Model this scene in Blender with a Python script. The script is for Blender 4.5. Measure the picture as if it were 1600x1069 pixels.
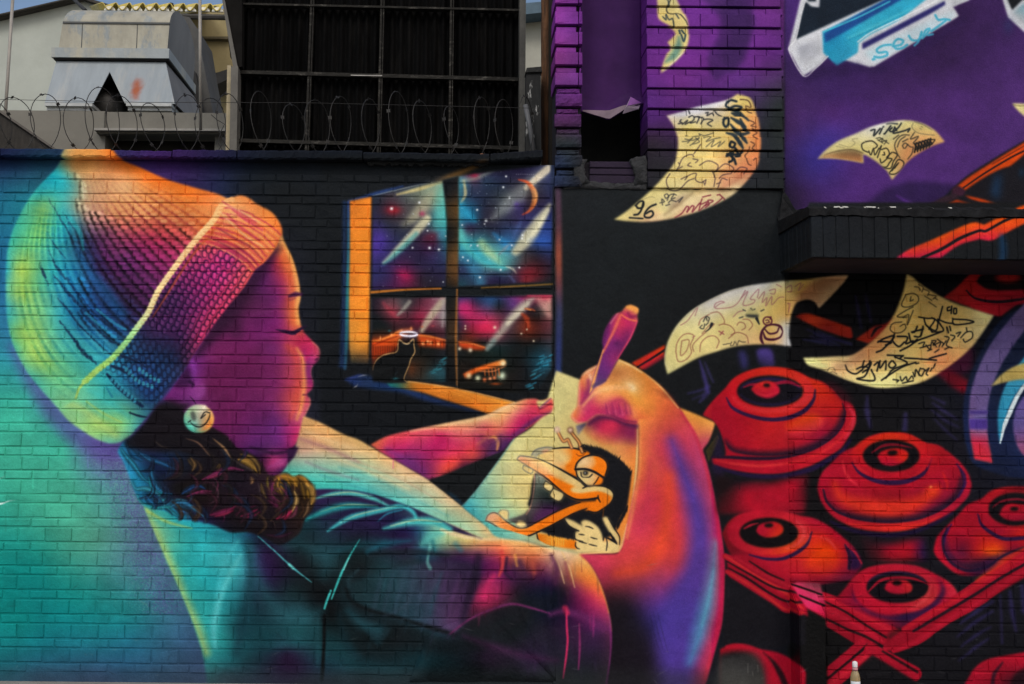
import bpy, bmesh, math, random
import numpy as np
from mathutils import Vector, Matrix

# ---------------------------------------------------------------- camera, sky, sun, exposure
sc = bpy.context.scene
for o in list(bpy.data.objects): bpy.data.objects.remove(o)
D, FPX, PPX, PITCH, ROLL, CZ = 8.0, 1600.0, 700.0, math.radians(5.0), math.radians(0.6), 1.93
cam_d = bpy.data.cameras.new('camera'); cam = bpy.data.objects.new('camera', cam_d); sc.collection.objects.link(cam)
cam_d.sensor_fit = 'HORIZONTAL'; cam_d.sensor_width = 36.0; cam_d.lens = 36.0 * FPX / 1600.0
cam_d.shift_x = (800.0 - PPX) / 1600.0
cam_d.clip_start = 0.05; cam_d.clip_end = 2000.0
cam.matrix_world = Matrix.Translation((0, -D, CZ)) @ Matrix.Rotation(math.pi / 2 + PITCH, 4, 'X') @ Matrix.Rotation(ROLL, 4, 'Z')
sc.camera = cam
SUN_EL, SUN_AZ = math.radians(42), math.radians(-28)      # from the left, in front of the wall and above
world = bpy.data.worlds.new('World'); sc.world = world; world.use_nodes = True
nt = world.node_tree; nt.nodes.clear()
sky = nt.nodes.new('ShaderNodeTexSky'); sky.sky_type = 'NISHITA'; sky.sun_disc = False
sky.sun_elevation = SUN_EL; sky.sun_rotation = math.pi + SUN_AZ; sky.air_density = 1.0; sky.dust_density = 3.0; sky.ozone_density = 1.0
bg = nt.nodes.new('ShaderNodeBackground'); bg.inputs['Strength'].default_value = 0.12
wo = nt.nodes.new('ShaderNodeOutputWorld'); nt.links.new(sky.outputs[0], bg.inputs[0]); nt.links.new(bg.outputs[0], wo.inputs[0])
sd = bpy.data.lights.new('sun', 'SUN'); sd.energy = 1.5; sd.angle = math.radians(24); sd.color = (1.0, 0.95, 0.87)
sun = bpy.data.objects.new('sun', sd); sc.collection.objects.link(sun)
sdir = Vector((math.sin(SUN_AZ) * math.cos(SUN_EL), -math.cos(SUN_AZ) * math.cos(SUN_EL), math.sin(SUN_EL)))   # towards the sun
sun.rotation_euler = sdir.to_track_quat('Z', 'Y').to_euler()
vs = sc.view_settings; vs.view_transform = 'Standard'; vs.look = 'None'; vs.gamma = 1.0; vs.exposure = 0.0; vs.use_curve_mapping = False
sc.cycles.max_bounces = 6; sc.cycles.diffuse_bounces = 3

CAMR = np.array((cam.matrix_world.to_3x3()))
def U(px, py, Y=0.0):
    """photo pixel -> the point (X, Z) where it meets the upright plane at depth Y behind the mural wall"""
    d = CAMR @ np.array([(px - PPX) / FPX, (534.5 - py) / FPX, -1.0])
    t = (Y + D) / d[1]
    return float(d[0] * t), float(CZ + d[2] * t)
# ---------------------------------------------------------------- paint engine (the mural is sprayed, shape by shape, into an array)
MX, MY = 160, 40                        # margin of the canvas round the part the photograph shows
CW, CH = 1600 + 2 * MX, 1069 + 2 * MY
CAN = np.zeros((CH, CW, 3), np.float32)
CLIP = [None]
GAIN = [1.0]                            # lifts the colours of the shapes being painted
XF = [0.0, 0.0, 1.0]                    # origin and scale of the sketch coordinates in use

def V(ox=0, oy=0, s=1.0):
    XF[:] = [ox, oy, s]
rng = np.random.default_rng(7)

def hx(c):
    if isinstance(c, str):
        return np.minimum(np.array([int(c[i:i + 2], 16) for i in (0, 2, 4)], np.float32) / 255 * GAIN[0], 1)
    return np.asarray(c, np.float32)

def path(s, closed=True, step=2.5, off=(0, 0)):
    """'x y, x y*, ...' -> polyline through the points (Catmull-Rom, * marks a corner)"""
    pts, cor = [], []
    for t in s.split(','):
        t = t.strip()
        if not t: continue
        cor.append(t.endswith('*'))
        a = t.rstrip('*').split()
        pts.append((float(a[0]) + off[0], float(a[1]) + off[1]))
    P = np.array(pts, float) / XF[2] + (XF[0], XF[1]); n = len(P); out = []
    for i in range(n if closed else n - 1):
        p1, p2 = P[i], P[(i + 1) % n]
        a, b = cor[i], cor[(i + 1) % n]
        p0 = P[i - 1] if (closed or i > 0) and not a else p1 - (p2 - p1) * 0.5
        p3 = P[(i + 2) % n] if (closed or i + 2 < n) and not b else p2 + (p2 - p1) * 0.5
        L = np.hypot(*(p2 - p1)); k = max(1, int(L / step))
        t = (np.arange(k) / k)[:, None]
        if a and b:
            out.append(p1 + (p2 - p1) * t); continue
        m1 = (p2 - p0) * 0.5; m2 = (p3 - p1) * 0.5
        for m in (m1, m2):
            l = np.hypot(*m)
            if l > L: m *= L / l
        out.append((2*t**3 - 3*t*t + 1)*p1 + (t**3 - 2*t*t + t)*m1 + (-2*t**3 + 3*t*t)*p2 + (t**3 - t*t)*m2)
    if not closed: out.append(P[-1:])
    return np.concatenate(out)

def boxblur(m, r):
    if r < 0.6: return m
    for _ in range(3):
        k = max(1, int(round(r * 0.85)))
        for ax in (0, 1):
            pad = [(0, 0), (0, 0)]; pad[ax] = (k + 1, k)
            c = np.cumsum(np.pad(m, pad, mode='edge'), axis=ax, dtype=np.float64)
            if ax == 0: m = (c[2*k+1:] - c[:-2*k-1]) / (2*k+1)
            else: m = (c[:, 2*k+1:] - c[:, :-2*k-1]) / (2*k+1)
    return m.astype(np.float32)

def polymask(P, pad):
    """coverage of a closed polygon, in canvas coordinates -> (y0, x0, mask)"""
    P = np.asarray(P, float) + (MX, MY)
    x0 = int(max(0, np.floor(P[:, 0].min()) - pad)); x1 = int(min(CW, np.ceil(P[:, 0].max()) + pad + 1))
    y0 = int(max(0, np.floor(P[:, 1].min()) - pad)); y1 = int(min(CH, np.ceil(P[:, 1].max()) + pad + 1))
    if x1 <= x0 or y1 <= y0: return None
    w, h = x1 - x0, y1 - y0; SS = 3
    acc = np.zeros((h * SS, w + 1), np.float32)
    A = P; B = np.roll(P, -1, 0)
    ys = (np.arange(h * SS) + 0.5) / SS + y0
    ya, yb = A[:, 1], B[:, 1]
    lo, hi = np.minimum(ya, yb), np.maximum(ya, yb)
    i0 = np.searchsorted(ys, lo, 'left'); i1 = np.searchsorted(ys, hi, 'left')
    R, X = [], []
    for i in range(len(A)):
        if i1[i] > i0[i]:
            r = np.arange(i0[i], i1[i])
            t = (ys[r] - ya[i]) / (yb[i] - ya[i])
            R.append(r); X.append(A[i, 0] + t * (B[i, 0] - A[i, 0]))
    if not R: return None
    R = np.concatenate(R); X = np.clip(np.concatenate(X) - x0, 0, w - 1e-3)
    o = np.lexsort((X, R)); R, X = R[o], X[o]
    first = np.r_[True, R[1:] != R[:-1]]; start = np.maximum.accumulate(np.where(first, np.arange(len(R)), 0))
    sg = np.where((np.arange(len(R)) - start) % 2 == 0, 1.0, -1.0)
    xi = X.astype(int); fr = X - xi
    d = np.zeros((h * SS, w + 2), np.float32)
    np.add.at(d, (R, xi), sg * (1 - fr)); np.add.at(d, (R, xi + 1), sg * fr)
    m = np.cumsum(d, 1)[:, :w].reshape(h, SS, w).mean(1)
    return y0, x0, np.clip(m, 0, 1).astype(np.float32)

def field(pts, y0, x0, h, w, s=7.0, pw=2.0):
    """smooth blend between colour samples (x, y, colour) in photo pixels"""
    st = 4 if min(h, w) > 24 else 2
    gy = np.arange(0, h + st, st); gx = np.arange(0, w + st, st)
    YY, XX = np.meshgrid(gy + y0 - MY, gx + x0 - MX, indexing='ij')
    A = np.array([(p[0], p[1]) for p in pts], float); K = np.array([hx(p[2]) for p in pts], float); n = len(A)
    s2 = (s * 1.6) ** 2
    M = np.sqrt(((A[:, None] - A[None]) ** 2).sum(-1) + s2)
    M = np.block([[M - np.eye(n) * s * 0.25, np.ones((n, 1))], [np.ones((1, n)), np.zeros((1, 1))]])
    W = np.linalg.solve(M, np.vstack([K, np.zeros((1, 3))]))
    g = np.zeros(YY.shape + (3,), np.float32) + W[n].astype(np.float32)
    for i in range(n):
        g += np.sqrt((XX - A[i, 0]) ** 2 + (YY - A[i, 1]) ** 2 + s2).astype(np.float32)[..., None] * W[i].astype(np.float32)
    g = np.clip(g, K.min(0), K.max(0)).astype(np.float32)
    fy = np.arange(h) / st; fx = np.arange(w) / st
    iy = fy.astype(int); ix = fx.astype(int); fy = (fy - iy)[:, None, None]; fx = (fx - ix)[None, :, None]
    a = g[iy][:, ix]; b = g[iy][:, ix + 1]; c = g[iy + 1][:, ix]; d = g[iy + 1][:, ix + 1]
    return (a * (1 - fx) + b * fx) * (1 - fy) + (c * (1 - fx) + d * fx) * fy

def pts(s):
    """'x y hex, x y hex' -> samples"""
    out = []
    for t in s.split(','):
        a = t.split()
        if a: out.append((float(a[0]) / XF[2] + XF[0], float(a[1]) / XF[2] + XF[1], a[2]))
    return out

def comp(y0, x0, m, col, a=1.0, s=7.0, pw=2.0):
    h, w = m.shape
    m = m * a
    if CLIP[0] is not None: m = m * CLIP[0][y0:y0 + h, x0:x0 + w]
    if isinstance(col, list): C = field(col, y0, x0, h, w, s, pw)
    else: C = hx(col)
    v = CAN[y0:y0 + h, x0:x0 + w]
    v += (C - v) * m[..., None]

def fill(s, col, b=0.0, a=1.0, sm=7.0, pw=2.0, grain=0.0, off=(0, 0)):
    P = path(s, off=off) if isinstance(s, str) else s
    r = polymask(P, int(b * 3) + 3)
    if r is None: return
    y0, x0, m = r
    if b: m = boxblur(m, b)
    if grain:
        n = rng.random(m.shape, dtype=np.float32)
        m = np.clip(m + (n - 0.5) * grain * 4 * m * (1 - m), 0, 1)
    if isinstance(col, str) and ' ' in col: col = pts(col)
    comp(y0, x0, m, col, a, sm, pw)

def stroke(s, w, col, b=0.7, a=1.0, closed=False, off=(0, 0)):
    """line of width w (a number, or a list of widths along it) with edge softness b"""
    P = path(s, closed, 2.0, off) if isinstance(s, str) else np.asarray(s, float)
    if closed: P = np.concatenate([P, P[:1]])
    P = P + (MX, MY); n = len(P)
    ws = np.interp(np.linspace(0, 1, n), np.linspace(0, 1, len(w)), w) if isinstance(w, (list, tuple)) else np.full(n, float(w))
    rr = ws / 2; mr = rr.max() + b + 1.5
    x0 = int(max(0, P[:, 0].min() - mr)); x1 = int(min(CW, P[:, 0].max() + mr + 2))
    y0 = int(max(0, P[:, 1].min() - mr)); y1 = int(min(CH, P[:, 1].max() + mr + 2))
    if x1 <= x0 or y1 <= y0: return
    M = np.zeros((y1 - y0, x1 - x0), np.float32); bb = max(b, 0.5)
    for i in range(n - 1):
        (ax, ay), (bx_, by_) = P[i], P[i + 1]; r = max(rr[i], rr[i + 1]); q = r + bb + 1
        u0 = int(max(x0, min(ax, bx_) - q)); u1 = int(min(x1, max(ax, bx_) + q + 2))
        v0 = int(max(y0, min(ay, by_) - q)); v1 = int(min(y1, max(ay, by_) + q + 2))
        if u1 <= u0 or v1 <= v0: continue
        X = np.arange(u0, u1)[None, :] + 0.5 - ax; Y = np.arange(v0, v1)[:, None] + 0.5 - ay
        dx, dy = bx_ - ax, by_ - ay; L = dx * dx + dy * dy + 1e-9
        t = np.clip((X * dx + Y * dy) / L, 0, 1)
        d = np.sqrt((X - t * dx) ** 2 + (Y - t * dy) ** 2)
        R = rr[i] + (rr[i + 1] - rr[i]) * t
        c = np.clip((R - d) / bb * 0.5 + 0.5, 0, 1)
        c = c * np.clip(R * 1.4 + 0.15, 0, 1)
        S = M[v0 - y0:v1 - y0, u0 - x0:u1 - x0]
        np.maximum(S, c, out=S)
    M = M * M * (3 - 2 * M) if b > 1.5 else M
    if isinstance(col, str) and ' ' in col: col = pts(col)
    comp(y0, x0, M, col, a)

def strokes(txt, w, col, b=0.6, a=1.0, off=(0, 0), sc=1.0):
    """several strokes, separated by ';'"""
    for t in txt.split(';'):
        if t.strip():
            P = path(t, False, 2.0)
            stroke(P * sc + off, [k * .82 for k in w] if isinstance(w, (list, tuple)) else w * .82, col, b, a)

def ell(cx, cy, rx, ry, rot=0.0, a0=0, a1=360, n=60):
    t = np.radians(np.linspace(a0, a1, n)); c, s = math.cos(math.radians(rot)), math.sin(math.radians(rot))
    x, y = rx / XF[2] * np.cos(t), ry / XF[2] * np.sin(t); cx = cx / XF[2] + XF[0]; cy = cy / XF[2] + XF[1]
    return np.stack([cx + x * c - y * s, cy + x * s + y * c], 1)

def glow(cx, cy, rx, ry, col, a=1.0, rot=0.0):
    """airbrushed spot"""
    cx = cx / XF[2] + XF[0]; cy = cy / XF[2] + XF[1]; rx /= XF[2]; ry /= XF[2]
    R = max(rx, ry) * 2.2
    x0 = int(max(0, cx + MX - R)); x1 = int(min(CW, cx + MX + R + 1)); y0 = int(max(0, cy + MY - R)); y1 = int(min(CH, cy + MY + R + 1))
    if x1 <= x0 or y1 <= y0: return
    X = np.arange(x0, x1)[None, :] - MX - cx; Y = np.arange(y0, y1)[:, None] - MY - cy
    c, s = math.cos(math.radians(rot)), math.sin(math.radians(rot))
    u = (X * c + Y * s) / rx; v = (-X * s + Y * c) / ry
    comp(y0, x0, np.exp(-(u * u + v * v) * 1.4).astype(np.float32), col, a)

class clip:
    def __init__(self, s, b=0.0):
        P = path(s) if isinstance(s, str) else s
        self.m = np.zeros((CH, CW), np.float32)
        y0, x0, m = polymask(P, int(b * 3) + 3)
        if b: m = boxblur(m, b)
        self.m[y0:y0 + m.shape[0], x0:x0 + m.shape[1]] = m
    def __enter__(self):
        self.old = CLIP[0]
        CLIP[0] = self.m if self.old is None else self.m * self.old
    def __exit__(self, *a):
        CLIP[0] = self.old

def at_px(x, y):
    return CAN[int(np.clip(y + MY, 0, CH - 1)), int(np.clip(x + MX, 0, CW - 1))].copy()
# ---------------------------------------------------------------- left wall: background, hat, face, hair
V()
fill('-170 -60*, 1800 -60*, 1800 1120*, -170 1120*', '15181c')
# sprayed ground of the left wall
fill('-170 225*, 870 225*, 870 1110*, -170 1110*',
 '-150 260 16284a,0 256 18294c,40 262 1b3a58,60 258 1a4058,10 300 1c6482,35 318 1e7c90,5 400 1f6690,5 470 26709c,-100 400 1f6690,'
 '5 540 2f86a4,18 560 3095a8,10 600 35a6a0,40 620 3aa79a,60 680 3fb098,30 720 3fb096,100 700 40b098,120 760 48ac96,60 800 40ac92,-100 700 3cae96,'
 '20 850 1c9288,60 880 128780,100 860 3a9a88,150 840 52a08c,60 930 0a8080,120 940 108482,30 980 0c8584,150 990 187a86,60 1020 186e80,-100 950 0c8080,-100 850 209288,'
 '200 960 1c8086,200 1010 226a86,280 1030 345472,60 1050 2c5470,150 1052 2e4a6c,80 575 3d80b4,60 560 3d86b0,100 610 4a6fae,'
 '140 685 5c5a98,165 712 5a4a90,120 670 4a88a4,190 740 548094,180 800 4c9496,205 800 528090,215 850 507c90,200 880 4a8090,240 900 43788a,265 950 3a7088,290 1000 365c80,170 900 3a8a8a,'
 '250 258 3c2360,300 268 2e2050,280 260 352258,350 290 1a2340,390 262 141c2a,380 300 161c28,430 300 14181c,480 300 14181c,520 400 14181c,520 600 14171b,600 650 13161a,860 600 13161a,700 500 14171b,520 260 141a22,700 250 16191f,860 250 16191f,520 500 14181c,440 310 14181c', sm=12, pw=2.2)
# overspray grain where purple meets teal
def grain_patch(x0, y0, x1, y1, col, dens, a, rx, ry):
    n = int(dens)
    xs = rng.normal((x0 + x1) / 2, rx, n); ys = rng.uniform(y0, y1, n)
    for i in range(n):
        x = xs[i] + (ys[i] - y0) / (y1 - y0) * (x1 - x0) - (x1 - x0) / 2
        xi, yi = int(x + MX), int(ys[i] + MY)
        if 0 <= xi < CW - 1 and 0 <= yi < CH - 1:
            k = a * rng.uniform(0.3, 1)
            CAN[yi, xi] += (hx(col) - CAN[yi, xi]) * k
            if rng.random() < 0.4: CAN[yi, xi + 1] += (hx(col) - CAN[yi, xi + 1]) * k * 0.6
grain_patch(175, 700, 262, 960, '54468a', 7500, 0.6, 17, 0)
grain_patch(165, 700, 240, 960, '7cc0b0', 3500, 0.35, 26, 0)
stroke('-20 757, 0 748, 8 744', [3, 1.5, 0.3], 'c8dcdc', 0.8)
stroke('-20 790, 2 787, 14 783, 25 782', [5, 4, 1.5, 0.2], 'd8e8e8', 0.8)
# soft purple shade along the hat
stroke('20 545, 60 606, 96 655, 135 690, 180 706, 196 704', [10, 24, 32, 34, 26, 14], '57549c', 14, 0.65)

HAT = '104 232*, 88 262, 70 281, 50 304, 33 332, 20 360, 12 390, 9 420, 9 450, 10 490, 14 515, 21 540, 33 566, 50 592, 70 615, 92 640, 108 658, 130 674, 150 686, 172 693, 190 690, 205 680, 227 655, 240 640, 258 615, 285 585, 302 557, 332 512, 357 480, 382 450, 400 422, 415 410, 432 387, 441 366, 438 350, 425 332, 400 318, 390 310, 375 305, 357 311*, 340 303, 300 292, 260 280, 220 262, 190 249, 176 232*'
BODY = '104 232*, 88 262, 70 281, 50 304, 33 332, 20 360, 12 390, 9 420, 9 450, 10 490, 14 515, 21 540, 33 566, 50 592, 70 615, 92 640, 115 628, 125 605, 150 580, 175 560, 197 535, 212 515, 232 487, 247 455, 270 422, 290 395, 310 370, 335 342, 345 322, 357 311*, 340 303, 300 292, 260 280, 220 262, 190 249, 176 232*'
fill(HAT,
 '115 250 dca05c,150 248 e29c54,180 250 ea7c30,205 262 ec7422,240 283 f07a28,290 298 f27c28,330 305 f0803a,'
 '90 268 2fb5b8,105 285 39b9bd,75 290 2ab0b5,125 278 b8a47a,160 285 e0aa78,200 285 e8b078,110 262 c8a468,130 262 dea860,'
 '60 306 3fb8a8,68 322 8cc46a,50 350 5cc08a,30 380 58c290,62 360 86c560,25 420 a8cf62,13 420 35b0b8,30 460 a0cc60,14 480 45b5b5,52 440 70c480,70 400 4fbca0,85 370 3ab5ac,95 330 35b5b8,40 400 88c870,'
 '108 350 2fa4b0,120 322 a0a488,140 335 a88474,160 335 b07c68,180 330 d08a58,230 325 d88a50,280 325 e07c3c,320 328 e88c4c,250 305 ee8a44,'
 '108 388 2a7c90,122 372 244060,140 390 2c2a54,150 420 2c2450,170 450 2e2348,190 480 221d40,210 430 48204f,180 390 5a2850,220 380 78244c,250 378 8c2a4a,270 365 a03c40,240 350 b04c40,300 355 c05a3c,290 380 a83e50,230 410 6a2458,200 400 4e2250,250 420 6a2255,200 362 8a3c48,170 360 6a3c50,'
 '80 430 33b0b0,98 440 2c94b0,118 430 2080a8,130 460 1c5a90,110 480 2080a8,140 500 1b4a80,160 480 1d3a6c,60 490 7cc680,90 500 3fb0b0,30 520 92cc68,45 550 9ecd68,70 570 90cc6a,100 590 6ac890,85 550 66c292,120 540 3aa5a8,150 520 2a7aa0,180 520 1c4a78,130 570 40b0a8,160 550 3498a8,190 525 1f4a70,26 545 55bf98,56 590 50bca4,20 500 55bc9a,'
 '365 330 f4b878,380 314 f09452,420 342 f28e42,437 362 ee7a3a,372 350 ea8850,400 355 f08a52,350 365 dc6050,325 358 e86c30,312 390 d04a60,362 372 ea7030,390 382 f08048,420 372 f4904c,362 395 b43468,325 420 a82a6a,300 442 8a2560,337 442 b02a68,375 435 cc4458,275 467 4a1f50,312 480 8a2460,250 480 402048,'
 '250 505 4a2050,300 505 7a2458,332 498 c03458,312 532 a82c58,250 545 1d2040,220 545 1a2240,212 580 1c3a68,250 580 1a2a50,187 600 2a8aa8,225 620 17355e,162 600 38aeb0,137 610 5cc0a0,130 635 70c8a0,162 640 54bea0,112 640 8ccf90,150 662 9ecf70,180 672 9ad078,200 652 6cc090,212 662 50b0a8,172 688 70c8a8,280 560 241c3c,290 525 4a1e4a,395 410 d85a48', b=1.1, sm=8, pw=2.4)
# knitted rows: from the crown to the turned-up rim, each row a line of stitches
def bez(p0, p1, p2, p3, n=70):
    t = np.linspace(0, 1, n)[:, None]
    return (1-t)**3*p0 + 3*t*(1-t)**2*p1 + 3*t*t*(1-t)*p2 + t**3*p3
def arc_samples(C, step):
    d = np.r_[0, np.cumsum(np.hypot(*np.diff(C, axis=0).T))]
    s = np.arange(step * 0.5, d[-1], step)
    X = np.stack([np.interp(s, d, C[:, 0]), np.interp(s, d, C[:, 1])], 1)
    e = np.stack([np.interp(s + 1, d, C[:, 0]), np.interp(s + 1, d, C[:, 1])], 1) - X
    return X, np.arctan2(e[:, 1], e[:, 0])
fold = path('112 628, 125 605, 150 580, 175 560, 197 535, 212 515, 232 487, 247 455, 270 422, 290 395, 310 370, 335 342, 345 322', False)
fd = np.r_[0, np.cumsum(np.hypot(*np.diff(fold, axis=0).T))]; fd /= fd[-1]
def fold_at(t): return np.array([np.interp(t, fd, fold[:, 0]), np.interp(t, fd, fold[:, 1])])
def chain(s_, w_, col, step=6.5, a=0.85):
    P_ = path(s_, False, 2.0); X, A = arc_samples(P_, step); n_ = len(X)
    for q in range(n_):
        w = np.interp(q / max(1, n_ - 1), np.linspace(0, 1, len(w_)), w_) * rng.uniform(.8, 1.25)
        stitch(X[q, 0] + rng.normal(0, .5), X[q, 1] + rng.normal(0, .5), A[q] + rng.normal(0, .25), step * .62, w, col, a * rng.uniform(.6, 1), 1.1)
def stitch(x, y, ang, L, W, col, a, b=0.9):
    c, s = math.cos(ang) * L / 2, math.sin(ang) * L / 2
    stroke(np.array([[x - c, y - s], [x + c, y + s]]), W, col, b, a)
with clip(BODY, 1.0):
    NR = 27
    for i in range(NR):
        t = (i + 0.5) / NR
        E = fold_at(t)
        S = np.array([95 + 85 * t, 256 - 4 * t])
        c1 = np.array([-12, 380]) * (1 - t) ** 1.1 + np.array([215, 262]) * (1 - (1 - t) ** 1.1)
        c2 = np.array([-2, 560]) * (1 - t) ** 1.15 + np.array([300, 300]) * (1 - (1 - t) ** 1.15)
        C = bez(S, c1, c2, E)
        X, A = arc_samples(C, 9.8)
        for j in range(len(X)):
            x, y = X[j]
            u = (j + 0.5) / len(X)
            base = at_px(x, y); lum = base.mean()
            pat = 0.5 + 0.5 * math.sin(x * 0.045 + y * 0.02) * math.sin(y * 0.05 - x * 0.015)
            edge = np.clip(min(t / 0.08, (1 - t) / 0.06, u / 0.15), 0, 1) * rng.uniform(0.6, 1.0)
            jx, jy = rng.normal(0, 0.8, 2); nx, ny = -math.sin(A[j]), math.cos(A[j])
            if base[0] > 0.72:                                  # peach part
                k = edge * np.clip((u - 0.25) / 0.3, 0.15, 1) * np.clip((1 - t) / 0.25, 0, 1)
                stitch(x + nx * 5, y + ny * 5, A[j], 9, 3.4, (0.54, 0.18, 0.22), 0.78 * k, 1.6)
                stitch(x + jx, y + jy, A[j] - 0.7, 5.2, 5.6, (0.99, 0.76, 0.50), 0.72 * k, 1.4)
            elif base[1] > base[0] and lum > 0.36:              # cyan and yellow part: only soft streaks
                k = edge * pat
                stitch(x + nx * 5, y + ny * 5, A[j], 10, 4.6, base * np.array([0.42, 0.74, 0.90]), 0.6 * k, 2.2)
                stitch(x, y, A[j], 9, 3.4, np.clip(base * 1.14 + 0.05, 0, 1), 0.55 * k, 2.2)
            elif base[2] > base[0] * 1.25:                      # blue part
                k = edge * (0.5 + 0.5 * pat)
                stitch(x + nx * 5, y + ny * 5, A[j], 9.5, 4.2, base * 0.28, 0.9 * k, 1.5)
                stitch(x + jx, y + jy, A[j] - 0.6, 4.4, 5.4, np.clip(base * 1.35 + np.array([0.02, 0.10, 0.13]), 0, 1), 0.75 * k, 1.3)
            else:                                               # purple and red part
                k = edge * (0.55 + 0.45 * pat)
                stitch(x + nx * 5, y + ny * 5, A[j] + rng.normal(0, .2), 9.5, 4.4, base * 0.34, 0.95 * k, 1.6)
                stitch(x + jx, y + jy, A[j] - 0.7, 5.6, 6.2, np.clip(base * 1.5 + np.array([0.07, 0.015, 0.02]), 0, 1), 0.85 * k, 1.4)
    # loose dark seams in the cyan half
    V(0, 230, 4)
    for s_, w_ in (('300 320, 360 420, 420 520, 480 640, 560 760', [1, 2.5, 2.2, 1.5]), ('290 520, 330 590, 380 660, 430 720', [0.5, 2.5, 1]), ('300 640, 350 740, 420 830, 500 930, 600 1060', [1, 4, 3.5, 3, 2]),
                   ('250 710, 270 790, 310 870', [1, 4, 1]), ('330 790, 400 880, 470 960, 560 1060', [1.5, 4.5, 4.5, 4]), ('390 400, 470 520, 540 640, 600 720', [0.6, 2, 3, 2]), ('360 940, 420 1010, 470 1060', [1.5, 3.5, 3])):
        chain(s_, w_, '14284a', 6.0, .8)
    stroke('470 640, 560 780, 640 880, 760 1040', [4, 12, 20, 16], '1a5c96', 9, 0.55)
    stroke('430 430, 500 540, 520 640', [4, 8, 3], '2ab2ba', 2.5, 0.5)
    V(0, 480, 4)
    for s_, w_ in (('430 20, 480 90, 560 170, 650 260, 700 300', [3, 4.5, 5, 4, 2]), ('370 80, 430 160, 480 230, 540 300, 610 360', [2, 3, 4, 6.5, 3]), ('500 20, 580 110, 680 200, 750 240', [3, 4, 4, 3]),
                   ('560 10, 650 90, 760 170', [3, 4, 3])):
        chain(s_, w_, '11233f', 6.0, .9)
    for s_ in ('455 40, 530 130, 610 210, 690 280', '530 30, 620 110, 720 190', '600 10, 700 90, 800 150'):
        X, A = arc_samples(path(s_, False, 2.0), 6.5)
        for (x, y), a_ in zip(X, A): stitch(x, y, a_, 2.6, 4.2, '2c8cb4', 0.7)
V()
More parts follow.
